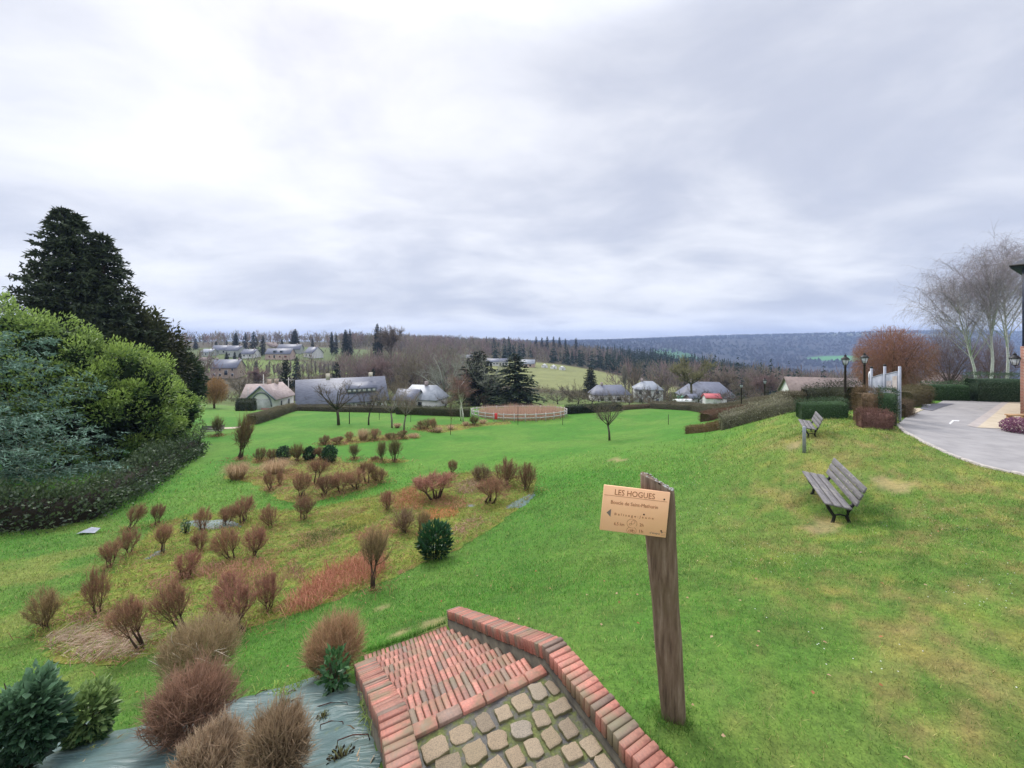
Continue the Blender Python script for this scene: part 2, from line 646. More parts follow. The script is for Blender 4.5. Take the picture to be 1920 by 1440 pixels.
def ground_col(X, Y):
    X = np.asarray(X, float); Y = np.asarray(Y, float)
    n1 = fbm(X * 0.22, Y * 0.22, 3); n2 = fbm(X * 0.9, Y * 0.9, 9); n3 = fbm(X * 3.1, Y * 3.1, 21); n4 = fbm(X * 5.5, Y * 5.5, 23)
    bare = bare_mask(X, Y)
    Y = Y / KY
    m = lambda a, b, t: a + (b - a) * t[..., None]
    c = m(np.broadcast_to(LAWN, X.shape + (3,)), LAWN2, sstep(n1, 0.35, 0.7))
    # the upper lawn on the right is mossy and worn, the bowl below is lush
    upper = sstep(X - 0.36 * Y - 0.2, -1.2, 2.6) * sstep(Y, 40, 26)
    mossy = upper * (0.42 + 0.58 * sstep(n2 * 0.35 + n1 * 0.25 + n3 * 0.4, 0.40, 0.60))
    c = m(c, MOSS, mossy * 0.45)
    straw = sstep(n2 * 0.3 + n4 * 0.7, 0.55, 0.68) * (0.10 + 0.75 * upper)
    c = m(c, STRAW, straw * 0.60)
    c = c * (1 - 0.20 * sstep(fbm(X * 2.3, Y * 2.3, 29), 0.55, 0.68) * sstep(Y, 45, 20))[..., None]
    n7 = fbm(X * 11.0, Y * 8.0, 33, 3)
    c = m(c, np.array((0.27, 0.165, 0.085)), sstep(n7 * 0.6 + n2 * 0.4, 0.54, 0.66) * upper * 0.45 * sstep(Y, 30, 15))
    c = m(c, np.array((0.29, 0.30, 0.06)), sstep(n4 * 0.4 + fbm(X * 1.4, Y * 1.4, 35) * 0.6, 0.56, 0.68) * upper * 0.40)
    left = sstep(-X - 0.62 * Y - 1.0, -1.5, 2.0) * sstep(Y, 26, 14)
    c = m(c, MOSS, left * sstep(n2, 0.4, 0.65) * 0.65)
    c = m(c, SOIL * (0.75 + 0.5 * n3[..., None]), bare * 0.62)
    # beyond the park hedge: gardens, meadow, woodland floor, far fields
    gard = sstep(Y + 0.05 * X, 92, 100)
    c = m(c, DULLG * (0.8 + 0.5 * n2[..., None]), gard)
    c = m(c, np.array((0.115, 0.205, 0.05)), np.maximum(field(-62, 97, 22, 12, X, Y), field(20, 108, 30, 12, X, Y)) * 0.9)
    wood = sstep(Y, 170, 230)
    c = m(c, WOODF, wood)
    mead = np.maximum(field(24, 350, 66, 128, X, Y, 0.10), field(70, 285, 55, 60, X, Y))
    c = m(c, PALEG * (0.8 + 0.45 * fbm(X * 0.03, Y * 0.08, 5))[..., None], mead)
    mead2 = np.maximum(field(-150, 318, 42, 26, X, Y), np.maximum(field(-86, 318, 30, 26, X, Y), field(-128, 305, 30, 26, X, Y)))
    c = m(c, np.array((0.15, 0.20, 0.065)), mead2)
    c = m(c, np.array((0.11, 0.15, 0.06)), field(-190, 420, 130, 90, X, Y) * 0.8)
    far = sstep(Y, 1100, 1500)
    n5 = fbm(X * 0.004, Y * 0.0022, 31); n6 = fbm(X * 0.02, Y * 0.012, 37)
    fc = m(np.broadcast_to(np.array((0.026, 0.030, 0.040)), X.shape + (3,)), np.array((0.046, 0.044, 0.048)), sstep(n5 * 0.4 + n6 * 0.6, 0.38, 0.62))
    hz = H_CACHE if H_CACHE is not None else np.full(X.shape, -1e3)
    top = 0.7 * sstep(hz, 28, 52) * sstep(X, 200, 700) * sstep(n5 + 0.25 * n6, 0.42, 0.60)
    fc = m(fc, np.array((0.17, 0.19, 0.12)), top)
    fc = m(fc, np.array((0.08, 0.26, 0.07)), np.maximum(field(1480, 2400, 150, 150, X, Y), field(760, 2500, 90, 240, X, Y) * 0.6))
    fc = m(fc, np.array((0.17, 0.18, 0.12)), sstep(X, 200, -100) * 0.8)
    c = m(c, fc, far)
    return np.clip(c, 0.01, 1) * (0.82 + 0.36 * n3)[..., None]


def thatch(c, Y):
    t = (sstep(Y, 22, 10) * 0.22)[..., None]
    return c * (1 - t) + np.array((0.10, 0.085, 0.040)) * t


H_CACHE = None
ter_y = [-9.0]
while ter_y[-1] < 7000:
    ter_y.append(ter_y[-1] + 0.15 + 0.0155 * max(ter_y[-1], 0.0))
ter_y = np.array(ter_y)
ter_u = np.linspace(-1.75, 1.75, 430)
UU, YY = np.meshgrid(ter_u, ter_y)
XX = UU * (YY + 20.0)
ZZ = H(XX, YY)

# footprint of stairs and landing is dug out so the masonry sits in the slope


def stair_frame():
    L = A(768, 1362, 1); Rr = A(1016, 1246, 1)
    h = 3.06
    Lp = np.array([(768 - 960) / F, 1.0]) * (h * F / (1362 - HOR)); Rp = np.array([(1016 - 960) / F, 1.0]) * (h * F / (1246 - HOR))
    return Lp, Rp


SL, SR = stair_frame()
S_ax = (SR - SL) / np.linalg.norm(SR - SL)            # along the steps' nosing
S_dn = np.array([-S_ax[1], S_ax[0]])                  # down the flight
S_W = float(np.linalg.norm(SR - SL))
N_STEP, TREAD, RISE = 9, 0.313, 0.164
LAND_Z = EYE - 3.06


def to_stair(X, Y):
    dx_, dy_ = X - SL[0], Y - SL[1]
    return dx_ * S_ax[0] + dy_ * S_ax[1], dx_ * S_dn[0] + dy_ * S_dn[1]


def from_stair(a, b, z):
    p = SL + S_ax * a + S_dn * b
    return (float(p[0]), float(p[1]), float(z))


_a, _b = to_stair(XX, YY)
dig = (_a > -0.06) & (_a < S_W + 0.06) & (_b > -5.2) & (_b < N_STEP * TREAD - 0.25)
stair_z = np.where(_b < 0, LAND_Z, LAND_Z - (_b / TREAD + 1) * RISE)
ZT = ZZ.copy()
ZT[dig] = np.minimum(ZZ[dig], stair_z[dig] - 0.30)
near_foot = (_a > -0.3) & (_a < S_W + 0.3) & (_b > N_STEP * TREAD - 0.25) & (_b < N_STEP * TREAD + 0.8)
ZT[near_foot] = np.minimum(ZT[near_foot], LAND_Z - N_STEP * RISE - 0.02)
# tufty unevenness of the turf
ZT += (fbm(XX * 1.3, YY * 1.3, 71) - 0.5) * 0.06 * sstep(YY, 60, 20) * (~dig)
H_CACHE = ZZ
TCOL = thatch(ground_col(XX, YY), YY)
H_CACHE = None
nr, nc = XX.shape
idx = np.arange(nr * nc).reshape(nr, nc)
quads = np.stack([idx[:-1, :-1], idx[:-1, 1:], idx[1:, 1:], idx[1:, :-1]], -1).reshape(-1, 4)

gm, gnt, gp = nodes_of("ground_cover")
_vc = gnt.nodes.new("ShaderNodeVertexColor"); _vc.layer_name = "Col"
_n1 = add_noise(gnt, 9.0, 6, 0.7); _n2 = add_noise(gnt, 55.0, 4, 0.7); _n3 = add_noise(gnt, 1.6, 5, 0.6)
_c = mixc(gnt, 1.0, _vc.outputs[0], ramp(gnt, _n1, [(0.25, (0.55, 0.60, 0.6)), (0.75, (1.40, 1.36, 1.25))]), 'MULTIPLY')
_c = mixc(gnt, 1.0, _c, ramp(gnt, _n2, [(0.25, (0.52, 0.56, 0.55)), (0.75, (1.42, 1.40, 1.3))]), 'MULTIPLY')
_c = mixc(gnt, 1.0, _c, ramp(gnt, _n3, [(0.3, (0.86, 0.90, 0.9)), (0.7, (1.12, 1.08, 1.0))]), 'MULTIPLY')
gnt.links.new(_c, gp.inputs['Base Color'])
gp.inputs['Roughness'].default_value = 0.9
gp.inputs['Specular IOR Level'].default_value = 0.15
bump(gnt, gp, _n1, 0.35, 0.04)
ground = link("ground", make_mesh("ground", np.stack([XX, YY, ZT], -1).reshape(-1, 3), [quads], TCOL.reshape(-1, 3), True, [gm]))
tag(ground, "grassy park slope falling into a valley with wooded hills beyond", kind="structure")

# ------------------------------------------------------------------ air between here and the far hills
hz_m = bpy.data.materials.new("haze_air")
hz_m.use_nodes = True
_nt = hz_m.node_tree
_nt.nodes.remove(_nt.nodes["Principled BSDF"])
_pv_ = _nt.nodes.new("ShaderNodeVolumePrincipled")
_pv_.inputs['Color'].default_value = (0.47, 0.63, 1.0, 1)
_pv_.inputs['Density'].default_value = 0.00021
_pv_.inputs['Anisotropy'].default_value = 0.0
_nt.links.new(_pv_.outputs[0], _nt.nodes["Material Output"].inputs['Volume'])
_zlo = float(ZT.min()) - 2.0
_zhi = float(ZT.max()) + 30.0
hb = MB().box((0, 3450, (_zlo + _zhi) / 2), (30000, 7200, _zhi - _zlo))
hzo = link("haze", hb.mesh("haze", None))
hzo.data.materials.append(hz_m)
tag(hzo, "thin blue haze in the valley air", kind="stuff")

# ------------------------------------------------------------------ brick stairs, side walls, cobbled landing
def mat_brick(name, c_a, c_b, c_dirty, moss=0.25):
    m, nt, p = nodes_of(name)
    oi = nt.nodes.new("ShaderNodeObjectInfo")
    base = ramp(nt, oi.outputs['Random'], [(0.0, tuple(x * 1.18 for x in c_a)), (0.22, c_a), (0.42, c_b), (0.60, tuple(0.5 * (x + y) for x, y in zip(c_b, c_dirty))), (0.74, tuple(x * 0.78 for x in c_b)), (0.86, c_dirty), (1.0, tuple(x * 0.7 for x in c_dirty))])
    n = add_noise(nt, 38, 6, 0.7, 'Object')
    c = mixc(nt, 1.0, base, ramp(nt, n, [(0.3, (0.60, 0.58, 0.56)), (0.7, (1.22, 1.2, 1.18))]), 'MULTIPLY')
    g = nt.nodes.new("ShaderNodeNewGeometry")
    w = nt.nodes.new("ShaderNodeTexNoise"); w.inputs['Scale'].default_value = 4.5; w.inputs['Detail'].default_value = 6
    nt.links.new(g.outputs['Position'], w.inputs['Vector'])
    c = mixc(nt, ramp(nt, w.outputs[0], [(0.47, (0, 0, 0)), (0.66, (moss * 2.4,) * 3)]), c, (0.17, 0.155, 0.085))
    nt.links.new(c, p.inputs['Base Color'])
    rr = ramp(nt, n, [(0.3, (0.45,) * 3), (0.7, (0.85,) * 3)])
    nt.links.new(rr, p.inputs['Roughness'])
    bump(nt, p, n, 0.35, 0.004)
    return m


M_BRICK = mat_brick("red_brick", (0.46, 0.200, 0.152), (0.38, 0.152, 0.112), (0.27, 0.195, 0.15))
M_BRICKW = mat_brick("wall_brick", (0.47, 0.190, 0.140), (0.40, 0.155, 0.110), (0.28, 0.19, 0.145), 0.32)
M_MORTAR = mat_plain("damp_mortar", (0.060, 0.052, 0.042), (0.135, 0.12, 0.085), 7.0, 0.85, bmp=0.6, bdist=0.02)
M_GAP = mat_plain("joint_dirt", (0.085, 0.055, 0.038), (0.16, 0.095, 0.065), 16.0, 0.9, bmp=0.5)


def brick_mesh(name, L, Wd, Ht, mat, seed):
    rg = np.random.default_rng(seed)
    b = MB().box((0, 0, 0), (L, Wd, Ht), bev=0.005)
    b.V[0] = b.V[0] + rg.normal(0, 0.0014, b.V[0].shape)
    return b.mesh(name, mat)


ROT_S = Matrix.Rotation(math.atan2(S_dn[1], S_dn[0]), 4, 'Z')     # local x runs down the flight
ang_s = math.atan2(S_dn[1], S_dn[0])
stairs = thing("brick_staircase", "flight of worn red brick steps leading down to the lawn", "stairs", from_stair(S_W / 2, 0, LAND_Z), ang_s)


def slocal(a, b, z):
    """stair coordinates -> local coordinates of an object placed like the stairs"""
    return (b, -(a - S_W / 2), z - LAND_Z)


core = MB()
for k in range(N_STEP):
    zt = LAND_Z - (k + 1) * RISE - 0.022
    c0 = slocal(S_W / 2, (k + 0.5) * TREAD, zt - 0.3)
    core.box(c0, (TREAD - 0.002 * 0, S_W + 0.04, 0.6))
core.box(slocal(S_W / 2, -0.055, LAND_Z - 0.32), (0.10, S_W + 0.04, 0.6))
link("stair_body", core.mesh("stair_body", M_GAP), stairs)
_pitch = S_W / 21
tb = [brick_mesh("tread_brick", TREAD + 0.012, _pitch - 0.0105, 0.075, M_BRICK, i) for i in range(4)]
for k in range(N_STEP):
    zt = LAND_Z - (k + 1) * RISE
    off = random.uniform(-0.3, 0.3) * _pitch * 0.5
    for j in range(21):
        o = link("brick", tb[random.randrange(4)], stairs)
        o.location = slocal((j + 0.5) * _pitch + off * 0.3, (k + 0.5) * TREAD + 0.004, zt - 0.0375 + random.uniform(-0.003, 0.003))
        o.rotation_euler = (random.gauss(0, 0.012), random.gauss(0, 0.008), random.gauss(0, 0.008))
eb = [brick_mesh("edge_brick", 0.10, S_W / 6 - 0.012, 0.07, M_BRICKW, 20 + i) for i in range(3)]
for j in range(6):
    o = link("edge_brick", eb[j % 3], stairs)
    o.location = slocal((j + 0.5) * S_W / 6, -0.052, LAND_Z - 0.028 + random.uniform(-0.002, 0.003))
    o.rotation_euler = (0, 0, random.gauss(0, 0.01))


def cap_z(b):
    """height of the wall cap along the flight"""
    if b < 0:
        return LAND_Z + 0.165
    return LAND_Z + 0.165 - (b / TREAD) * RISE * 0.955


def side_wall(name, label, a0, a1, b0, b1, bend=0.0):
    w = thing(name, label, "wall", from_stair(S_W / 2, 0, LAND_Z), ang_s)
    n = int(round((b1 - b0) / 0.0625))
    mid = (a0 + a1) / 2
    bodies = MB()
    path = []
    for i in range(n + 1):
        b = b0 + (b1 - b0) * i / n
        path.append((mid + bend * max(0.0, -b) ** 1.6, b))
    # solid masonry below the cap
    V = []; q = []
    hw = abs(a1 - a0) / 2 - 0.012
    for i, (m_, b) in enumerate(path):
        zt = cap_z(b) - 0.10
        zb = min(LAND_Z, LAND_Z - b / TREAD * RISE) - 0.75
        for da, z in ((-hw, zb), (-hw, zt), (hw, zt), (hw, zb)):
            V.append(slocal(m_ + da, b, z))
    for i in range(n):
        for j in range(4):
            q.append([i * 4 + j, i * 4 + (j + 1) % 4, i * 4 + 4 + (j + 1) % 4, i * 4 + 4 + j])
    q += [[0, 1, 2, 3], [n * 4 + 3, n * 4 + 2, n * 4 + 1, n * 4]]
    bodies.add(V, [q])
    link("wall_body", bodies.mesh("wall_body", M_MORTAR), w)
    ms = [brick_mesh("cap_brick", 0.0625 - 0.0085, abs(a1 - a0), 0.115, M_BRICKW, 40 + i) for i in range(4)]
    for i in range(n):
        m_, b = path[i]; m2, b2 = path[i + 1]
        o = link("brick", ms[random.randrange(4)], w)
        o.location = slocal((m_ + m2) / 2 + random.gauss(0, 0.003), (b + b2) / 2, cap_z((b + b2) / 2) - 0.0575 + random.gauss(0, 0.0022))
        sl = math.atan2(RISE * 0.955, TREAD) * (1 / (1 + math.exp(-(b) / 0.09)))
        o.rotation_euler = (random.gauss(0, 0.01), sl + random.gauss(0, 0.01), -math.atan2(m2 - m_, b2 - b) + random.gauss(0, 0.012))
    return w


side_wall("brick_parapet", "low brick side wall curving down the right of the steps", S_W + 0.015, S_W + 0.235, -2.1, N_STEP * TREAD + 0.03, 0.02)
side_wall("brick_parapet", "short brick side wall on the left of the steps by plastic sheeting", -0.235, -0.015, -2.1, 1.72, -0.03)

# cobbles
land = MB()
n1, n2 = 28, 34
aa = np.linspace(-0.02, S_W + 0.02, n1); bb = np.linspace(-2.6, -0.108, n2)
AA, BB = np.meshgrid(aa, bb)
zz = LAND_Z - 0.022 + (fbm(AA * 9, BB * 9, 5) - 0.5) * 0.024
P = np.stack([SL[0] + S_ax[0] * AA + S_dn[0] * BB, SL[1] + S_ax[1] * AA + S_dn[1] * BB, zz], -1).reshape(-1, 3)
ii = np.arange(n1 * n2).reshape(n2, n1)
land.add(P, [np.stack([ii[:-1, :-1], ii[:-1, 1:], ii[1:, 1:], ii[1:, :-1]], -1).reshape(-1, 4)])
m, nt, p = nodes_of("mossy_joint")
_n = add_noise(nt, 7, 6, 0.65); _f = add_noise(nt, 60, 4, 0.7)
c = ramp(nt, _n, [(0.36, (0.040, 0.038, 0.040)), (0.47, (0.062, 0.057, 0.045)), (0.55, (0.085, 0.095, 0.030)), (0.68, (0.14, 0.16, 0.040))])
c = mixc(nt, 1.0, c, ramp(nt, _f, [(0.3, (0.6,) * 3), (0.7, (1.4,) * 3)]), 'MULTIPLY')
nt.links.new(c, p.inputs['Base Color'])
nt.links.new(ramp(nt, _n, [(0.4, (0.35,) * 3), (0.6, (0.9,) * 3)]), p.inputs['Roughness'])
bump(nt, p, _f, 0.5, 0.01)
landing = link("cobbled_landing", land.mesh("cobbled_landing", m, True))
tag(landing, "damp mossy landing of worn sandstone cobbles at the stair head", kind="structure")

m, nt, p = nodes_of("cobble_stone")
oi = nt.nodes.new("ShaderNodeObjectInfo")
b0_ = ramp(nt, oi.outputs['Random'], [(0.0, (0.295, 0.225, 0.145)), (0.35, (0.34, 0.27, 0.185)), (0.6, (0.22, 0.175, 0.122)), (0.85, (0.37, 0.285, 0.155)), (1.0, (0.27, 0.235, 0.19))])
_n = add_noise(nt, 11, 7, 0.68); _f = add_noise(nt, 45, 5, 0.7)
c = mixc(nt, 1.0, b0_, ramp(nt, _n, [(0.32, (0.45, 0.45, 0.45)), (0.62, (1.22, 1.18, 1.12))]), 'MULTIPLY')
c = mixc(nt, ramp(nt, _f, [(0.60, (0, 0, 0)), (0.70, (0.75,) * 3)]), c, (0.075, 0.055, 0.045))
g = nt.nodes.new("ShaderNodeNewGeometry"); sx = nt.nodes.new("ShaderNodeSeparateXYZ")
nt.links.new(g.outputs['Normal'], sx.inputs[0])
c = mixc(nt, ramp(nt, sx.outputs[2], [(0.45, (0.75,) * 3), (0.9, (0, 0, 0))]), c, (0.11, 0.11, 0.035))
nt.links.new(c, p.inputs['Base Color'])
p.inputs['Roughness'].default_value = 0.7
bump(nt, p, _n, 0.55, 0.012)
M_COB = m


def cobble_mesh(seed):
    rg = np.random.default_rng(seed)
    n = 16
    t = np.arange(n) / n * 2 * math.pi
    e = rg.uniform(5.0, 10.0)
    r = 1.0 / (np.abs(np.cos(t)) ** e + np.abs(np.sin(t)) ** e) ** (1 / e) * (1 + rg.normal(0, 0.045, n))
    wx, wy = rg.uniform(0.84, 1.05), rg.uniform(0.80, 1.05)
    ring = np.stack([r * np.cos(t) * wx, r * np.sin(t) * wy], 1)
    V = []
    for s, z in ((1.0, -0.7), (1.0, 0.16), (0.985, 0.33), (0.945, 0.40), (0.6, 0.42)):
        V.append(np.c_[ring * s, np.full(n, z) + (rg.normal(0, 0.025, n) if z > 0.2 else 0)])
    V.append(np.array([[0, 0, 0.42]]))
    V = np.concatenate(V)
    i = np.arange(n); j = (i + 1) % n
    q = np.concatenate([np.stack([k * n + i, k * n + j, k * n + n + j, k * n + n + i], 1) for k in range(4)])
    tr = np.stack([4 * n + i, 4 * n + j, np.full(n, 5 * n)], 1)
    return make_mesh("cobblestone", V, [q, tr], None, False, [M_COB])


cms = [cobble_mesh(100 + i) for i in range(12)]
b = -0.22
row = 0
while b > -2.3:
    d = random.uniform(0.165, 0.195)
    a = 0.02 + (row % 2) * 0.06
    while a < S_W - 0.06:
        wd = random.uniform(0.150, 0.225)
        if a + wd > S_W + 0.03:
            wd = S_W + 0.01 - a
        if wd > 0.09:
            o = link("cobblestone", random.choice(cms), landing)
            o.location = from_stair(a + wd / 2, b - 0.02 + random.gauss(0, 0.012), LAND_Z - 0.022 + random.gauss(0, 0.004))
            o.scale = ((wd - 0.022) / 2, (d - 0.024) / 2, 0.050)
            o.rotation_euler = (random.gauss(0, 0.04), random.gauss(0, 0.04), math.atan2(S_ax[1], S_ax[0]) + random.gauss(0, 0.10) + random.choice((0, math.pi)))
        a += wd
    b -= d
    row += 1

# ------------------------------------------------------------------ waymark post with its sign board
m, nt, p = nodes_of("weathered_post_wood")
_w = add_noise(nt, 5.0, 7, 0.65, 'Object', (7, 7, 0.55)); _k = add_noise(nt, 2.2, 5, 0.6, 'Object')
c = ramp(nt, _w, [(0.30, (0.060, 0.036, 0.022)), (0.46, (0.145, 0.095, 0.060)), (0.58, (0.205, 0.145, 0.098)), (0.74, (0.32, 0.25, 0.185))])
c = mixc(nt, ramp(nt, _k, [(0.48, (0, 0, 0)), (0.64, (0.6,) * 3)]), c, (0.115, 0.085, 0.040))
nt.links.new(c, p.inputs['Base Color'])
p.inputs['Roughness'].default_value = 0.85
bump(nt, p, _w, 0.7, 0.02)
M_POST = m
M_LICH = mat_plain("lichen", (0.20, 0.20, 0.16), (0.62, 0.63, 0.62), 26, 0.9, bmp=0.5)
M_SIGN = mat_plain("sign_orange", (0.92, 0.52, 0.29), (0.95, 0.56, 0.325), 2.5, 0.45, bmp=0.05, spec=0.5)
M_INK = mat_plain("sign_engraving", (0.30, 0.105, 0.040), (0.36, 0.13, 0.055), 30, 0.7, bmp=0)
M_ARROW = mat_plain("sign_grey", (0.17, 0.14, 0.12), (0.22, 0.18, 0.15), 30, 0.6, bmp=0)
M_BOLT = mat_plain("bolt_dark", (0.03, 0.02, 0.02), (0.07, 0.05, 0.045), 40, 0.5, 0.6, bmp=0)

post_base = G(1263, 1350)
PY_ = post_base.y
post_top = A(1231, 897, PY_ - 0.02)
signpost = thing("waymark_post", "thick leaning wooden post with an orange hiking trail sign", "signpost", post_base)
ring = []
nseg = 28
for k in range(nseg):
    t = k / nseg * 2 * math.pi
    e = 4.2
    r = 1 / (abs(math.cos(t)) ** e + abs(math.sin(t)) ** e) ** (1 / e)
    ring.append((r * math.cos(t), r * math.sin(t) * 0.72))
ring = np.array(ring)
ca, sa = math.cos(R(-24)), math.sin(R(-24))
ring = ring @ np.array([[ca, -sa], [sa, ca]]).T
V = []
nz = 26
lean = np.array(post_top) - np.array(post_base)
for i in range(nz):
    f = -0.12 + 1.12 * i / (nz - 1)
    w = 0.088 + 0.034 * max(f, 0) + 0.004 * math.sin(f * 9) + 0.002 * math.sin(f * 23)
    c0 = lean * f
    for j, (x, y) in enumerate(ring):
        z = c0[2]
        if i == nz - 1:                      # sloping sawn top, high on the left
            z += -0.42 * (x + 0.95) * w * (1.1 if x > 0 else 0.75)
        rr_ = 1 + 0.018 * math.sin(j * 3.1 + f * 4) - (0.05 if (j % 9 == 4) else 0)
        V.append((c0[0] + x * w * rr_, c0[1] + y * w * rr_, z + (0.03 if i == nz - 1 else 0)))
i_ = np.arange(nseg); j_ = (i_ + 1) % nseg
q = np.concatenate([np.stack([k * nseg + i_, k * nseg + j_, k * nseg + nseg + j_, k * nseg + nseg + i_], 1) for k in range(nz - 1)])
link("post", make_mesh("post", V, [q, np.array([np.arange(nseg) + (nz - 1) * nseg])], None, False, [M_POST]), signpost)
# lichen rim along the top
lb = MB()
topring = np.array(V[-nseg:])
cen = topring.mean(0)
rg = np.random.default_rng(3)
for k in range(70):
    j = rg.integers(0, nseg); j2 = (j + 1) % nseg
    t = rg.random()
    pnt = topring[j] * (1 - t) + topring[j2] * t
    if pnt[0] < cen[0] - 0.05 and rg.random() < 0.7:
        continue
    s = rg.uniform(0.004, 0.010)
    lb.box(pnt + np.array([0, 0, 0.001]) + (cen - pnt) * rg.random() * 0.5, (s * 1.6, s * 1.6, s * 0.7), rot=Matrix.Rotation(rg.random() * 6, 3, 'Z'))
link("lichen", lb.mesh("lichen", M_LICH), signpost)

SW, SH = 0.482 * PY_ / 2.95, 0.335 * PY_ / 2.95
board = link("sign_board", MB().box((0, 0, 0), (SW, 0.012, SH), bev=0.003).mesh("sign_board", M_SIGN), signpost)
bc = A(1190, 958, PY_ - 0.125)
board.location = bc - post_base
board.rotation_euler = (R(0), R(5.6), R(-3))


def bpos(s, t, d=0.0068):
    return ((s - 0.5) * SW, -d, (0.5 - t) * SH)


def text_mesh(name, s, size, spacing=1.0, shear=0.0):
    cu = bpy.data.curves.new(name, 'FONT')
    cu.body = s
    cu.size = size
    cu.space_character = spacing
    cu.extrude = 0.0006
    cu.resolution_u = 3
    t = bpy.data.objects.new("tmp", cu)
    COL.objects.link(t)
    dg = bpy.context.evaluated_depsgraph_get()
    me = bpy.data.meshes.new_from_object(t.evaluated_get(dg))
    bpy.data.objects.remove(t)
    return me


def lettering(text, s0, s1, tb, cap, ink=None, spacing=1.0):
    me = text_mesh("lettering", text, 0.1, spacing)
    co = np.empty(len(me.vertices) * 3, np.float32); me.vertices.foreach_get("co", co); co = co.reshape(-1, 3)
    w = co[:, 0].max() - co[:, 0].min()
    sx_ = (s1 - s0) * SW / w; sz_ = cap * SH / 0.0695
    co2 = np.stack([(co[:, 0] - co[:, 0].min()) * sx_, -co[:, 2], co[:, 1] * sz_], 1)
    me.vertices.foreach_set("co", co2.astype(np.float32).ravel()); me.update()
    me.materials.clear(); me.materials.append(ink or M_INK)
    o = link("lettering", me, board)
    o.location = bpos(s0, tb)
    return o


lettering("LES HOGUES", 0.173, 0.777, 0.186, 0.120)
lettering("Boucle de Saint-Mathurin", 0.128, 0.838, 0.392, 0.076)
lettering("B a l i s a g e : J a u n e", 0.20, 0.79, 0.632, 0.050)
lettering("6,5 km", 0.207, 0.362, 0.852, 0.066)
lettering("2h", 0.592, 0.650, 0.815, 0.066)
lettering("1h", 0.596, 0.652, 0.952, 0.066)
lettering("c'eupu", 0.752, 0.900, 0.942, 0.038, M_ARROW)
rule = MB().box((0, 0, 0), (0.955 * SW, 0.0012, 0.0022))
o = link("rule_line", rule.mesh("rule_line", M_INK), board); o.location = bpos(0.49, 0.213)
ab = MB().add([bpos(0.077, 0.597), bpos(0.142, 0.508), bpos(0.142, 0.686)], [[[0, 2, 1]]])
link("arrow", ab.mesh("arrow", M_ARROW), board)


def stroke(mb, pts, r=0.0011):
    mb.tube([bpos(s, t, 0.0066) for s, t in pts], r, 4)


asp = SW / SH
emb = MB()
stroke(emb, [(0.475 + 0.075 * math.cos(a), 0.775 + 0.100 * math.sin(a)) for a in np.linspace(R(70), R(430 - 40), 26)])
stroke(emb, [(0.478 + 0.072 * math.cos(a), 0.930 + 0.082 * math.sin(a)) for a in np.linspace(R(-60), R(240), 24)])
stroke(emb, [(0.49 + 0.032 * math.cos(a) * 0.8 + 0.012 * math.sin(a), 0.745 + 0.030 * math.sin(a) - 0.030 * math.cos(a)) for a in np.linspace(0, 6.28, 14)])
stroke(emb, [(0.45 + 0.018 * math.cos(a), 0.795 + 0.022 * math.sin(a)) for a in np.linspace(0, 6.28, 10)])
for s0 in (0.452, 0.508):
    stroke(emb, [(s0 + 0.019 * math.cos(a), 0.945 + 0.028 * math.sin(a)) for a in np.linspace(0, 6.28, 12)])
stroke(emb, [(0.452, 0.945), (0.468, 0.912), (0.495, 0.912), (0.508, 0.945), (0.480, 0.945), (0.468, 0.912)])
stroke(emb, [(0.495, 0.912), (0.492, 0.895)])
stroke(emb, [(0.480, 0.945), (0.495, 0.912)])
link("emblem", emb.mesh("emblem", M_INK), board)
lg = MB().add([bpos(0.915, 0.88), bpos(0.955, 0.88), bpos(0.928, 0.91)], [[[0, 2, 1]]])
stroke(lg, [(0.915, 0.88), (0.945, 0.885), (0.985, 0.875), (0.99, 0.90)], 0.0009)
stroke(lg, [(0.92, 0.925), (0.99, 0.92)], 0.0007)
stroke(lg, [(0.92, 0.955), (0.99, 0.955)], 0.0007)
link("emblem", lg.mesh("logo_mark", M_ARROW), board)
bm_ = MB().lathe([(0.0062, 0.0), (0.0062, 0.002), (0.004, 0.0042)], 10).mesh("bolt", M_BOLT)
for s, t in ((0.92, 0.165), (0.64, 0.545), (0.92, 0.86)):
    o = link("bolt", bm_, board); o.location = bpos(s, t, 0.006); o.rotation_euler = (R(90), 0, 0)

# ------------------------------------------------------------------ benches
m, nt, p = nodes_of("silvered_plank")
_w = add_noise(nt, 4.0, 7, 0.65, 'Object', (0.7, 9, 9)); _k = add_noise(nt, 9, 5, 0.6)
c = ramp(nt, _w, [(0.30, (0.085, 0.078, 0.078)), (0.5, (0.155, 0.145, 0.147)), (0.7, (0.235, 0.222, 0.222))])
c = mixc(nt, ramp(nt, _k, [(0.58, (0, 0, 0)), (0.70, (0.6,) * 3)]), c, (0.36, 0.34, 0.255))
nt.links.new(c, p.inputs['Base Color']); p.inputs['Roughness'].default_value = 0.8
bump(nt, p, _w, 0.5, 0.006)
M_PLANK = m
M_IRON = mat_plain("black_cast_iron", (0.010, 0.010, 0.011), (0.026, 0.025, 0.026), 20, 0.5, 0.2, bmp=0.2)


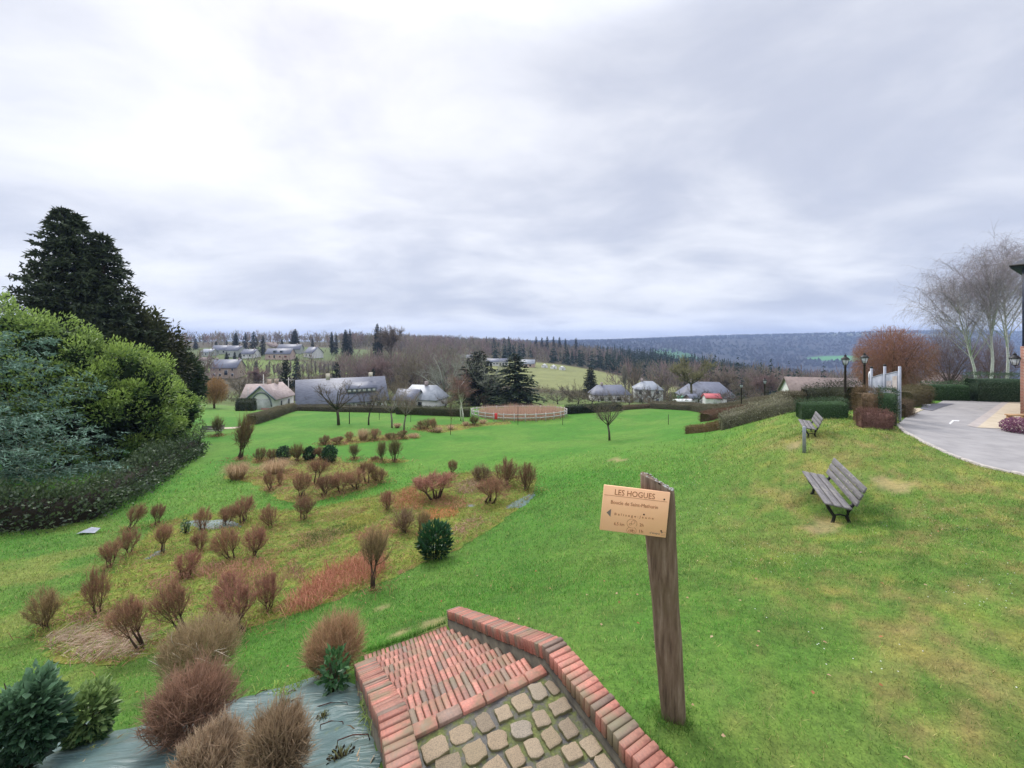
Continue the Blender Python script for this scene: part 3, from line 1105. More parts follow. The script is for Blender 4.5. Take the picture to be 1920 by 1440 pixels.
def make_bench(label, loc, rz, L=1.95, tilt=0.0, group="slatted benches on the lawns", sc=1.0):
    b = thing("park_bench", label, "bench", loc, rz, group)
    b.scale = (sc, sc, sc)
    b.rotation_euler = (0, tilt, rz)
    for k in range(3):                         # seat: front edge at -y
        o = link("seat_slat", MB().box((0, 0, 0), (L, 0.128, 0.036), bev=0.006).mesh("seat_slat", M_PLANK), b)
        o.location = (0, -0.205 + 0.145 * k, 0.43 - 0.012 * k)
        o.rotation_euler = (R(-4.5), 0, 0)
    for k in range(3):
        o = link("back_slat", MB().box((0, 0, 0), (L, 0.034, 0.125), bev=0.006).mesh("back_slat", M_PLANK), b)
        o.location = (0, 0.225 + 0.052 * k, 0.525 + 0.134 * k)
        o.rotation_euler = (R(-21), 0, 0)
    for sx_ in (-1, 1):
        x = sx_ * (L / 2 - 0.22)
        f = MB()
        prof = [([-0.255, 0.40], 0.020), ([-0.10, 0.385], 0.024), ([0.10, 0.37], 0.027), ([0.20, 0.40], 0.030), ([0.27, 0.56], 0.024), ([0.355, 0.83], 0.016)]
        f.tube([(x, y, z) for (y, z), r in prof], [r for _, r in prof], 6)
        f.tube([(x, -0.20, 0.38), (x, -0.16, 0.28), (x, -0.075, 0.14), (x, -0.10, 0.02), (x, -0.15, -0.06)], [0.028, 0.034, 0.03, 0.03, 0.036], 6)
        f.tube([(x, 0.19, 0.40), (x, 0.14, 0.30), (x, 0.12, 0.16), (x, 0.17, 0.02), (x, 0.20, -0.06)], [0.03, 0.034, 0.032, 0.032, 0.036], 6)
        f.tube([(x, -0.10, 0.16), (x, 0.02, 0.20), (x, 0.13, 0.18)], 0.016, 5)
        link("iron_frame", f.mesh("iron_frame", M_IRON), b)
    return b


def bench_at(px, py, direction, label, L=1.95, tilt=0.0, sc=1.0):
    g = G(px, py)
    rz = math.atan2(direction[1], direction[0])
    return make_bench(label, g, rz, L, tilt, sc=sc), g


_b1, _g1 = bench_at(1552, 953, (-0.95 * 1, -1.84), "larger nearer weathered grey slatted bench on the upper lawn", 2.1, 0.0, 1.22)
for o_ in (_b1,):
    pass
_b2, _g2 = bench_at(1516, 815, (-0.62, -1.0), "slatted bench beside the low round post near the clipped hedges", 1.9)

# ------------------------------------------------------------------ vegetation builders
def unit(v):
    return v / (np.linalg.norm(v, axis=-1, keepdims=True) + 1e-9)


def perp(d, rg):
    r = rg.normal(size=d.shape)
    return unit(np.cross(d, r))


def ribbons(mb, P0, P1, P2, w, c0, c2, rg, upright=False):
    """thin tapering blades through three points: 5 vertices, a quad and a triangle each"""
    n = len(P0)
    s = perp(unit(P2 - P0 + 1e-6), rg)
    if upright:
        s[:, 2] = 0
        s = unit(s)
    w = np.broadcast_to(np.asarray(w, float), (n,))[:, None]
    V = np.stack([P0 - s * w, P0 + s * w, P1 - s * w * 0.75, P1 + s * w * 0.75, P2], 1).reshape(-1, 3)
    b = (np.arange(n) * 5)[:, None]
    q = b + np.array([[0, 1, 3, 2]]); t = b + np.array([[2, 3, 4]])
    c0 = np.broadcast_to(np.asarray(c0, float), (n, 3)); c2 = np.broadcast_to(np.asarray(c2, float), (n, 3))
    cm = (c0 + c2) / 2
    C = np.stack([c0, c0, cm, cm, c2], 1).reshape(-1, 3)
    mb.add(V, [q, t], C)


def leaves(mb, P, D, L, Wd, col, rg, up=0.0):
    """folded diamond leaves, two triangles each"""
    n = len(P)
    D = unit(D)
    s = perp(D, rg)
    if up:
        z = np.array([0, 0, 1.0])
        s = unit(s * (1 - up) + unit(np.cross(D, z[None] + 0.01)) * up)
    nn = unit(np.cross(s, D))
    L = np.broadcast_to(np.asarray(L, float), (n,))[:, None]; Wd = np.broadcast_to(np.asarray(Wd, float), (n,))[:, None]
    m = P + D * L * 0.5
    V = np.stack([P, m + s * Wd * 0.5 + nn * Wd * 0.12, P + D * L - nn * L * 0.08, m - s * Wd * 0.5 + nn * Wd * 0.12], 1).reshape(-1, 3)
    b = (np.arange(n) * 4)[:, None]
    col = np.broadcast_to(np.asarray(col, float), (n, 3))
    mb.add(V, [b + np.array([[0, 1, 2]]), b + np.array([[0, 2, 3]])], np.repeat(col, 4, 0))


def mixcol(a, b, t):
    t = np.asarray(t, float)[:, None]
    return np.asarray(a, float) * (1 - t) + np.asarray(b, float) * t


def ball(n, rg, power=0.5):
    d = unit(rg.normal(size=(n, 3)))
    return d * (rg.random(n) ** power)[:, None], d


M_TWIG = mat_col("twigs", 0.85, 0.22, 14, 0.15, 0.30, objvar=0.10)
M_BARK = mat_col("bark", 0.9, 0.35, 12, 0.15, bmp=0.5, bdist=0.02)
M_LEAF = mat_col("glossy_leaf", 0.42, 0.18, 9, 0.5, 0.22, objvar=0.06)
M_NEEDLE = mat_col("needles", 0.7, 0.25, 6, 0.25, 0.10, objvar=0.08)
M_DRY = mat_col("dry_blades", 0.8, 0.2, 16, 0.2, 0.25, objvar=0.06)

STEM_D = (0.060, 0.040, 0.028)


def bush_meshes(seed, H_=1.0, RX=0.42, stem=0.35, nst=5, tip=(0.36, 0.165, 0.105), tip2=(0.26, 0.17, 0.085), base=(0.13, 0.085, 0.05), n=1500, lean=(0, 0), fl=0.10, tw=0.0042, flat=0.0, nb=34, even=0.42):
    """clipped bare shrub: (stems, crown). Brooms of twigs fan out from a few stems; stem = bare share of the height"""
    rg = np.random.default_rng(seed)
    st = MB(); cr = MB()
    lean = np.array([lean[0], lean[1], 0.0])
    forks = []
    for i in range(nst):
        a = i / nst * 6.28 + rg.normal(0, 0.5)
        b0 = np.array([math.cos(a), math.sin(a), 0]) * 0.035 * H_ * rg.uniform(0.3, 1.3); b0[2] = -0.06
        sp_ = np.array([math.cos(a), math.sin(a), 0]) * RX * rg.uniform(0.10, 0.42)
        f_ = lean * 0.55 + sp_ + np.array([0, 0, H_ * stem * rg.uniform(0.75, 1.15) + 0.03 * H_])
        md = (b0 + f_) / 2 + rg.normal(0, 0.03, 3) * H_ + lean * 0.1
        st.tube([b0, md, f_], np.array([0.026, 0.019, 0.012]) * H_ ** 0.7 * (1.5 if nst < 4 else 1.0), 5, np.array(STEM_D) * rg.uniform(0.8, 1.6))
        forks.append(f_)
    forks = np.array(forks)
    # limbs from the forks to an uneven crown outline
    k = rg.integers(0, nst, nb)
    a = np.arctan2(forks[k, 1] - lean[1] * 0.55, forks[k, 0] - lean[0] * 0.55) + rg.normal(0, 0.9, nb)
    u = np.sqrt(rg.random(nb)) * rg.uniform(0.75, 1.12, nb)
    rr = RX * u
    dome = np.sqrt(np.clip(1.15 - u ** 2, 0.05, 1)) * (1 - flat) + flat * 0.9
    zt = H_ * (stem + (1 - stem) * (0.18 + 0.80 * dome * rg.uniform(0.62, 1.08, nb)))
    B0 = forks[k]
    B2 = lean[None] + np.stack([np.cos(a) * rr, np.sin(a) * rr, zt], 1)
    B1 = (B0 + B2) / 2 + np.stack([np.cos(a), np.sin(a), np.zeros(nb)], 1) * (0.12 * rr)[:, None] + rg.normal(0, 0.02, (nb, 3)) * H_
    ribbons(cr, B0, B1, B2, tw * 2.0, np.array(STEM_D) * 1.3, base, rg)
    # fine growth along the limbs, thickest toward their ends
    q = rg.integers(0, nb, n)
    t = np.clip(1.04 - np.abs(rg.normal(0, 0.36, n)), 0.05, 1.05)[:, None]
    P = B0[q] * (1 - t) ** 2 + 2 * B1[q] * t * (1 - t) + B2[q] * t ** 2 + rg.normal(0, 0.018, (n, 3)) * H_
    # part of the growth fills the clipped outline evenly
    e_, _d = ball(n, rg, 0.36)
    e_ = e_ * (0.80 + 0.32 * fbm(np.arctan2(_d[:, 1], _d[:, 0]) * 1.6 + seed, _d[:, 2] * 2.0, seed % 97))[:, None]
    rz_ = H_ * (1 - stem) * 0.50
    e_[:, 2] = np.where(e_[:, 2] > 0, e_[:, 2] * (1 - flat * 0.6), e_[:, 2])
    E = e_ * np.array([RX, RX, rz_]) * 0.93 + lean + np.array([0, 0, H_ * stem + rz_ * 0.98])
    ev = rg.random(n) < even
    P = np.where(ev[:, None], E, P)
    dr = np.where(ev[:, None], unit(e_ + np.array([0, 0, 0.45])), unit(B2[q] - B0[q]))
    t = np.where(ev[:, None], np.clip(np.linalg.norm(e_, axis=1), 0, 1)[:, None], t)
    out = unit(dr * 0.9 + rg.normal(0, 0.48, (n, 3)) + np.array([0, 0, 0.30]))
    L = (H_ * fl * rg.uniform(0.5, 1.8, n))[:, None]
    tt = np.clip(rg.random(n) * 0.65 + 0.45 * (t[:, 0] - 0.3), 0, 1)
    ct = mixcol(tip2, tip, tt) * rg.uniform(0.72, 1.35, (n, 1))
    ribbons(cr, P - out * L * 0.35, P + out * L * 0.25, P + out * L + np.array([0, 0, 0.08]) * L, tw, np.asarray(base) * rg.uniform(0.8, 1.4, (n, 1)), ct, rg)
    return st.mesh("stem", M_BARK, True), cr.mesh("crown", M_TWIG)


def grass_clump_mesh(seed, H_=0.7, RX=0.5, n=900, c0=(0.24, 0.15, 0.07), c1=(0.56, 0.40, 0.22), droop=0.5):
    rg = np.random.default_rng(seed)
    mb = MB()
    a = rg.random(n) * 6.28; r0 = np.sqrt(rg.random(n)) * 0.28 * RX
    P0 = np.stack([np.cos(a) * r0, np.sin(a) * r0, np.zeros(n) - 0.03], 1)
    rr = rg.uniform(0.15, 1.0, n) * RX
    hh = H_ * rg.uniform(0.55, 1.0, n)
    a2 = a + rg.normal(0, 0.5, n)
    P1 = P0 + np.stack([np.cos(a2) * rr * 0.45, np.sin(a2) * rr * 0.45, hh], 1)
    P2 = P0 + np.stack([np.cos(a2) * rr, np.sin(a2) * rr, hh * (1 - droop * rg.random(n))], 1)
    ribbons(mb, P0, P1, P2, 0.0045, mixcol(c0, c1, rg.random(n) * 0.5), mixcol(c0, c1, 0.4 + 0.6 * rg.random(n)), rg)
    return mb.mesh("blades", M_DRY)


def leafy_mesh(seed, RX=0.5, RZ=0.5, zc=0.5, n=1500, L=0.10, Wd=0.045, dark=(0.028, 0.070, 0.022), light=(0.085, 0.19, 0.045), power=0.30, lumps=0, lump_r=0.35, up=0.35, mat=None, name="leaves", grow=0.45):
    """evergreen leaves through an ellipsoid or through lumps on it"""
    rg = np.random.default_rng(seed)
    mb = MB()
    if lumps:
        lc, ld = ball(lumps, rg, 0.25)
        k = rg.integers(0, lumps, n)
        q, d = ball(n, rg, 0.35)
        p = lc[k] * (1 - lump_r * 0.6) + q * lump_r * rg.uniform(0.7, 1.2, lumps)[k][:, None]
        d = unit(d * 0.8 + ld[k] * 0.5)
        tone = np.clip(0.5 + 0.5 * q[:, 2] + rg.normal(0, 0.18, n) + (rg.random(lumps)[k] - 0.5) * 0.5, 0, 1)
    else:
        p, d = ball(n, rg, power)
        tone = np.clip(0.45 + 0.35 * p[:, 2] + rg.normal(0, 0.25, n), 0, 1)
    P = p * np.array([RX, RX, RZ]) + np.array([0, 0, zc])
    P[:, 2] = np.maximum(P[:, 2], 0.01)
    D = unit(d + np.array([0, 0, grow]) + rg.normal(0, 0.45, (n, 3)))
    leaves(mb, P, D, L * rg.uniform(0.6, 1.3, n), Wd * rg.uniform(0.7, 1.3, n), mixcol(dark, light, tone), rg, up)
    return mb.mesh(name, mat or M_LEAF)


def spruce_meshes(seed, HT=12.0, RB=3.0, whorls=34, per=8, spray=22, dark=(0.016, 0.028, 0.014), light=(0.040, 0.056, 0.022), z0=0.08, droop=0.25, curve=0.85, nw=0.05, gap=0.12, tips_up=0.0, trunk=(0.055, 0.040, 0.030), sub=0, nl=0.12):
    rg = np.random.default_rng(seed)
    tr = MB(); cr = MB()
    tr.tube([(0, 0, -0.3), (0, 0, HT * 0.4), (0.0, 0.02, HT * 0.8), (0, 0, HT)], np.array([0.022, 0.016, 0.007, 0.0015]) * HT, 7, trunk)
    S0 = []; S1 = []; S2 = []; CC = []
    for i in range(whorls):
        f = z0 + (1 - z0) * (i / whorls) ** 0.92
        rl = RB * (1 - f) ** curve * (1.0 if i > 1 else 0.8) + 0.02 * HT * (1 - f)
        k = max(4, int(per * (0.6 + 0.6 * (1 - f))))
        a0 = rg.random() * 6.28
        for j in range(k):
            if rg.random() < gap:
                continue
            a = a0 + j / k * 6.28 + rg.normal(0, 0.22)
            L = rl * rg.uniform(0.72, 1.15)
            d = np.array([math.cos(a), math.sin(a), 0.0])
            st = np.array([0, 0, f * HT + rg.normal(0, 0.006) * HT])
            el = 0.30 * f - droop * (1 - f) + rg.normal(0, 0.06)
            n = max(5, int(spray * (0.35 + 0.65 * L / max(RB, 1e-3))))
            t = rg.random(n) ** 0.75
            ax = st + d * (t * L)[:, None] + np.array([0, 0, 1.0]) * (np.sin(el) * t * L - droop * 0.35 * L * t ** 2 + tips_up * L * t ** 3)[:, None]
            sd = np.array([-d[1], d[0], 0])
            side = rg.choice([-1, 1], n) * rg.uniform(0.15, 1.0, n)
            dirn = unit(d[None] * rg.uniform(0.4, 1.0, n)[:, None] + sd[None] * side[:, None] + np.array([0, 0, -0.30])[None] + rg.normal(0, 0.18, (n, 3)))
            ll = (0.10 + 0.24 * (1 - t)) * L * rg.uniform(0.6, 1.2, n) + 0.012 * HT
            S0.append(ax); S1.append(ax + dirn * ll[:, None] * 0.5); S2.append(ax + dirn * ll[:, None] + np.array([0, 0, -0.10]) * ll[:, None])
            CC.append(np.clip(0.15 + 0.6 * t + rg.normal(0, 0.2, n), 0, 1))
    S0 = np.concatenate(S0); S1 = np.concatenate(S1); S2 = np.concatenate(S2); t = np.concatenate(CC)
    if sub:
        ribbons(cr, S0, S1, S2, nw * 0.22, np.asarray(trunk) * 0.8, mixcol(dark, light, t * 0.5), rg)
        k = np.repeat(np.arange(len(S0)), sub)
        n = len(k)
        f = rg.random(n)[:, None]
        b0 = S0[k] * (1 - f) + S2[k] * f
        dd = unit(unit(S2[k] - S0[k]) * 0.75 + rg.normal(0, 0.55, (n, 3)) + np.array([0, 0, 0.12]))
        ll = nl * rg.uniform(0.6, 1.3, n)[:, None]
        tt = np.clip(t[k] + rg.normal(0, 0.15, n), 0, 1)
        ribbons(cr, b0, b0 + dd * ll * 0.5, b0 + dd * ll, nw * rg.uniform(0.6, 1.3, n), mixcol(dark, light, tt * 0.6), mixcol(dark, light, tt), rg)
    else:
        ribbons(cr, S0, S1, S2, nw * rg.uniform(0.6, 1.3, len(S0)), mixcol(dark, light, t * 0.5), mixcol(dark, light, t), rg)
    return tr.mesh("trunk", M_BARK, True), cr.mesh("crown", M_NEEDLE)


def bare_tree_meshes(seed, HT=6.0, trunk_h=1.6, spread=0.55, r0=0.10, limbs=6, sub=5, twigs=10, col=(0.10, 0.078, 0.058), tip=(0.17, 0.115, 0.085), twig_l=0.6, weep=0.0, tw=0.006, leader=False, stem_col=None, up=0.5, wob=0.06, jit=1.0, limb_r=0.38, f0=0.0, f1=1.0, limb_add=0.0):
    """leafless tree: trunk mesh (trunk + limbs) and crown mesh (branches and twigs)"""
    rg = np.random.default_rng(seed)
    tr = MB(); cr = MB()
    stem_col = col if stem_col is None else stem_col
    top = np.array([rg.normal(0, 0.03) * HT * jit, rg.normal(0, 0.03) * HT * jit, trunk_h])
    if leader:
        tp = [np.array([0, 0, -0.2]), top * 0.5 + rg.normal(0, 0.01, 3) * HT * jit, top, np.array([rg.normal(0, 0.04) * HT * jit, rg.normal(0, 0.04) * HT * jit, HT * 0.72]), np.array([rg.normal(0, 0.05) * HT * jit, rg.normal(0, 0.05) * HT * jit, HT * 0.97])]
        tr.tube(tp, np.array([1.15, 0.9, 0.75, 0.35, 0.06]) * r0, 7, stem_col)
    else:
        tp = [np.array([0, 0, -0.2]), top * 0.5 + rg.normal(0, 0.01, 3) * HT, top]
        tr.tube(tp, np.array([1.2, 0.95, 0.85]) * r0, 7, stem_col)
    ends = []
    for i in range(limbs):
        a = i / limbs * 6.28 + rg.normal(0, 0.3)
        if leader:
            f = rg.uniform(f0, f1)
            b0 = top * (1 - f) + tp[3] * f if f <= 1 else tp[3] * (2 - f) + tp[4] * (f - 1)
            L = (HT - b0[2]) * rg.uniform(0.55, 0.85) + limb_add * HT * rg.uniform(0.7, 1.2)
        else:
            b0 = top + rg.normal(0, 0.02, 3)
            L = (HT - trunk_h) * rg.uniform(0.75, 1.08)
        el = rg.uniform(up - 0.25, up + 0.35)
        d = np.array([math.cos(a) * math.cos(el) * spread * 1.6, math.sin(a) * math.cos(el) * spread * 1.6, math.sin(el) + 0.35])
        d /= np.linalg.norm(d)
        p1 = b0 + d * L * 0.4 + rg.normal(0, wob, 3) * L
        p2 = p1 + unit(d + np.array([0, 0, 0.45 - 0.5 * weep]))* L * 0.35 + rg.normal(0, wob, 3) * L
        p3 = p2 + unit(d + np.array([0, 0, 0.35 - 1.2 * weep])) * L * 0.28 + rg.normal(0, wob, 3) * L
        rr = r0 * (limb_r if leader else 0.55)
        tr.tube([b0, p1, p2, p3], np.array([1.0, 0.7, 0.42, 0.16]) * rr, 5, np.array([stem_col, 0.6 * np.asarray(stem_col) + 0.4 * np.asarray(col), col, col]).repeat(5, 0))
        for k in range(sub):
            t = rg.uniform(0.2, 1.0)
            q = b0 + (p1 - b0) * min(1, t / 0.4) if t < 0.4 else (p1 + (p2 - p1) * (t - 0.4) / 0.35 if t < 0.75 else p2 + (p3 - p2) * (t - 0.75) / 0.25)
            dd = unit(d + rg.normal(0, 0.7, 3) + np.array([0, 0, 0.25]))
            l = L * rg.uniform(0.22, 0.42)
            e1 = q + dd * l * 0.5 + rg.normal(0, 0.05, 3) * l; e2 = q + dd * l + np.array([0, 0, 0.15 - weep * 0.7]) * l
            tr.tube([q, e1, e2], np.array([0.28, 0.2, 0.07]) * rr, 4, col, caps=False)
            ends.append((q, e1, e2))
    Q = np.array(ends)
    n = len(Q) * twigs
    k = np.repeat(np.arange(len(Q)), twigs)
    t = rg.uniform(0.1, 1.0, n)[:, None]
    b0 = np.where(t < 0.5, Q[k, 0] + (Q[k, 1] - Q[k, 0]) * t * 2, Q[k, 1] + (Q[k, 2] - Q[k, 1]) * (t - 0.5) * 2)
    dd = unit(unit(Q[k, 2] - Q[k, 0]) * 0.8 + rg.normal(0, 0.65, (n, 3)) + np.array([0, 0, 0.25 - weep]))
    l = (twig_l * rg.uniform(0.4, 1.2, n))[:, None]
    p1 = b0 + dd * l * 0.5
    p2 = b0 + dd * l * (1.0 if not weep else 0.75) + np.array([0, 0, -weep * 0.75]) * l
    ribbons(cr, b0, p1, p2, tw, col, mixcol(col, tip, rg.uniform(0.5, 1, n)), rg)
    # last side shoots
    k2 = rg.integers(0, n, n)
    l2 = l[k2] * 0.5
    d2 = unit(dd[k2] + rg.normal(0, 0.6, (n, 3)) + np.array([0, 0, 0.1 - weep]))
    q1 = p1[k2]
    ribbons(cr, q1, q1 + d2 * l2 * 0.5, q1 + d2 * l2 + np.array([0, 0, -weep * 0.9]) * l2, tw * 0.75, tip, tip, rg)
    return tr.mesh("trunk", M_BARK, True), cr.mesh("crown", M_TWIG)


def hedge_meshes(seed, path, Wd, Ht, dark, light, n_per_m2=260, L=0.055, lw=0.03, kind='leaf', core=None, rough=0.06, round_=0.25, wild=0.12):
    """clipped hedge along a ground path: (core, foliage). path: list of world points"""
    rg = np.random.default_rng(seed)
    core = core or tuple(0.55 * np.asarray(dark) + 0.25 * np.asarray(light))
    P = np.array([tuple(p) for p in path], float)
    seg = np.linalg.norm(np.diff(P[:, :2], axis=0), axis=1)
    cum = np.r_[0, np.cumsum(seg)]
    T = cum[-1]
    m = max(3, int(T / 0.8) + 1)
    s = np.linspace(0, T, m)
    C = np.stack([np.interp(s, cum, P[:, 0]), np.interp(s, cum, P[:, 1])], 1)
    Z = H(C[:, 0], C[:, 1])
    tg = unit(np.gradient(C, axis=0)) if m > 2 else np.tile(unit(C[1:] - C[:1]), (m, 1))
    nm = np.stack([-tg[:, 1], tg[:, 0]], 1)
    co = MB(); fo = MB()
    V = []; q = []
    ins = 0.78
    for i in range(m):
        for da, z in ((-1, -0.25), (-1, Ht * 0.76 * (1 - 0.2 * round_)), (-0.7, Ht * 0.84), (0.7, Ht * 0.84), (1, Ht * 0.76 * (1 - 0.2 * round_)), (1, -0.25)):
            V.append((C[i, 0] + nm[i, 0] * da * Wd / 2 * ins, C[i, 1] + nm[i, 1] * da * Wd / 2 * ins, Z[i] + z))
    for i in range(m - 1):
        for j in range(5):
            q.append([i * 6 + j, i * 6 + j + 1, i * 6 + 6 + j + 1, i * 6 + 6 + j])
    co.add(V, [q, [[0, 1, 2, 3, 4, 5], [(m - 1) * 6 + k for k in (5, 4, 3, 2, 1, 0)]]], core)
    peri = 2 * Ht + Wd
    n = int((T * peri + 2 * Wd * Ht) * n_per_m2)
    u = rg.random(n) * T
    e = rg.random(n) < (2 * Wd * Ht) / (T * peri + 2 * Wd * Ht)
    side = rg.random(n) * peri
    x = np.where(side < Ht, -Wd / 2, np.where(side < Ht + Wd, side - Ht - Wd / 2, Wd / 2))
    z = np.where(side < Ht, side, np.where(side < Ht + Wd, Ht, side - Ht - Wd))
    onx = np.where(side < Ht, -1.0, np.where(side < Ht + Wd, 0.0, 1.0)); onz = np.where((side >= Ht) & (side < Ht + Wd), 1.0, 0.0)
    eu = np.where(rg.random(n) < 0.5, 0.0, T)
    u = np.where(e, eu, u); x = np.where(e, (rg.random(n) - 0.5) * Wd, x); z = np.where(e, rg.random(n) * Ht, z)
    # rounded shoulders and uneven clipping
    z = z * (1 + wild * (fbm(u * 0.45 + seed * 1.7, u * 0 + 0.5, 8) - 0.5) * 1.6)
    lump = (fbm(u * 1.3 + x * 2.0 + seed, z * 1.7 + seed * 3.1, 5) - 0.5) * 2
    if round_:
        k = np.clip((z / Ht - 0.55) / 0.45, 0, 1)
        x = x * (1 - round_ * 0.35 * k ** 2)
        z = z - round_ * 0.16 * Ht * (np.abs(x) / (Wd / 2)) ** 2 * (z > Ht * 0.6)
    cxx = np.interp(u, s, C[:, 0]); cyy = np.interp(u, s, C[:, 1]); zz = np.interp(u, s, Z)
    nx = np.interp(u, s, nm[:, 0]); ny = np.interp(u, s, nm[:, 1]); tx = np.interp(u, s, tg[:, 0]); ty = np.interp(u, s, tg[:, 1])
    off = rg.normal(0, rough, n) + lump * rough * 1.6
    xo = x + np.where(e, 0, onx) * off; zo = np.maximum(z + onz * off, 0.0)
    eo = np.where(e, np.where(eu > 0, 1, -1) * off, 0)
    Pw = np.stack([cxx + nx * xo + tx * eo, cyy + ny * xo + ty * eo, zz + zo], 1)
    N = np.stack([nx * onx + tx * np.where(e, np.where(eu > 0, 1, -1), 0), ny * onx + ty * np.where(e, np.where(eu > 0, 1, -1), 0), onz], 1)
    D = unit(N * 0.7 + rg.normal(0, 0.6, (n, 3)) + np.array([0, 0, 0.45]))
    tone = np.clip(0.42 + 0.30 * lump + rg.normal(0, 0.22, n) + 0.15 * onz, 0, 1)
    if kind == 'leaf':
        leaves(fo, Pw - D * L * 0.4, D, L * rg.uniform(0.6, 1.4, n), lw * rg.uniform(0.7, 1.3, n), mixcol(dark, light, tone), rg, 0.2)
        mt = M_LEAF
    else:
        ribbons(fo, Pw - D * L * 1.2, Pw - D * L * 0.2, Pw + D * L * 0.8, lw, np.asarray(dark), mixcol(dark, light, tone), rg)
        mt = M_TWIG
    return co.mesh("core", M_BARK), fo.mesh("foliage", mt)


def hedge(name, label, px_path, Wd, Ht, dark, light, group=None, **kw):
    path = [p if isinstance(p, Vector) else G(*p) for p in px_path]
    o = thing(name, label, "hedge", (0, 0, 0), 0, group)
    hedge.seed += 1
    a, b = hedge_meshes(hedge.seed, path, Wd, Ht, dark, light, **kw)
    # keep the thing's origin at the foot of its first point
    p0 = path[0]
    o.location = p0
    for nm, me in (("branch_core", a), ("foliage", b)):
        c = link(nm, me, o)
        c.location = -p0
    return o


hedge.seed = 300


def place(parts, name, label, cat, loc, rz=0.0, sc=1.0, group=None, names=None):
    """a thing made of shared part meshes"""
    o = thing(name, label, cat, loc, rz, group)
    o.scale = (sc, sc, sc) if isinstance(sc, (int, float)) else sc
    for k, me in enumerate(parts):
        link(names[k] if names else me.name.split('.')[0], me, o)
    return o

# ------------------------------------------------------------------ planting beds, weed sheeting
from mathutils.geometry import delaunay_2d_cdt


def sheet(name, poly, cell, off, mat, wob=0.08, seed=0, smooth=True, zfun=None, bumpy=0.0, colf=None):
    """ground sheet following the terrain inside a polygon"""
    rg = np.random.default_rng(seed)
    P = np.array(poly, float)
    bd = []
    for i in range(len(P)):
        a, b = P[i], P[(i + 1) % len(P)]
        k = max(1, int(np.linalg.norm(b - a) / cell))
        for j in range(k):
            bd.append(a + (b - a) * j / k)
    bd = np.array(bd)
    bd += rg.normal(0, wob, bd.shape)
    x0, y0 = P.min(0); x1, y1 = P.max(0)
    gx, gy = np.meshgrid(np.arange(x0, x1, cell), np.arange(y0, y1, cell))
    ip = np.stack([gx.ravel(), gy.ravel()], 1) + rg.normal(0, cell * 0.2, (gx.size, 2))
    ok = inpoly(ip[:, 0], ip[:, 1], bd)
    ip = ip[ok]
    pts = [Vector(p) for p in np.concatenate([bd, ip])]
    n = len(bd)
    vv, ee, ff, *_ = delaunay_2d_cdt(pts, [(i, (i + 1) % n) for i in range(n)], [list(range(n))], 1, 1e-4)
    V = np.array([(v[0], v[1]) for v in vv])
    z = H(V[:, 0], V[:, 1]) + off
    if bumpy:
        dist = np.full(len(V), 9.0)
        for i in range(len(bd)):
            dist = np.minimum(dist, np.hypot(V[:, 0] - bd[i, 0], V[:, 1] - bd[i, 1]))
        k = sstep(dist, 0.0, cell * 2.0)
        z = z + (fbm(V[:, 0] * 2.2, V[:, 1] * 2.2, seed + 4) - 0.3) * bumpy * k - (1 - k) * (off - 0.004)
    T = np.array([f for f in ff if len(f) == 3])
    c = colf(V) if colf else None
    me = make_mesh(name, np.c_[V, z], [T], c, smooth, [mat])
    return link(name, me)


m, nt, p = nodes_of("bed_moss_and_litter")
_a = add_noise(nt, 0.55, 4, 0.55); _b = add_noise(nt, 3.2, 6, 0.65); _cn = add_noise(nt, 24, 5, 0.7); _d2 = add_noise(nt, 1.3, 5, 0.6, 'Object', (1.3, 0.8, 1))
c = ramp(nt, _b, [(0.28, (0.050, 0.105, 0.020)), (0.42, (0.115, 0.205, 0.036)), (0.54, (0.21, 0.25, 0.055)), (0.68, (0.25, 0.175, 0.080))])
c = mixc(nt, ramp(nt, _a, [(0.46, (0, 0, 0)), (0.64, (0.6,) * 3)]), c, (0.28, 0.275, 0.055))
c = mixc(nt, ramp(nt, _d2, [(0.55, (0, 0, 0)), (0.66, (0.85,) * 3)]), c, (0.235, 0.120, 0.075))
c = mixc(nt, 1.0, c, ramp(nt, _cn, [(0.28, (0.5, 0.5, 0.48)), (0.72, (1.38, 1.35, 1.3))]), 'MULTIPLY')
nt.links.new(c, p.inputs['Base Color']); p.inputs['Roughness'].default_value = 0.95; p.inputs['Specular IOR Level'].default_value = 0.1
bump(nt, p, _cn, 0.8, 0.05)
M_BED = m
m, nt, p = nodes_of("weed_sheeting")
_b = add_noise(nt, 1.1, 5, 0.6); _cn = add_noise(nt, 40, 3, 0.6)
_wv = nt.nodes.new("ShaderNodeTexNoise"); _wv.inputs['Scale'].default_value = 5
_ = add_noise(nt, 4.0, 4, 0.6, 'Object', (0.35, 3.0, 1))
c = ramp(nt, _b, [(0.35, (0.060, 0.105, 0.103)), (0.62, (0.115, 0.180, 0.176))])
c = mixc(nt, ramp(nt, _, [(0.56, (0, 0, 0)), (0.70, (0.65,) * 3)]), c, (0.085, 0.095, 0.065))
_m = add_noise(nt, 2.3, 6, 0.65)
c = mixc(nt, ramp(nt, _m, [(0.60, (0, 0, 0)), (0.70, (0.8,) * 3)]), c, (0.19, 0.21, 0.05))
nt.links.new(c, p.inputs['Base Color']); p.inputs['Roughness'].default_value = 0.38
bump(nt, p, _, 0.8, 0.06)
M_SHEET = m

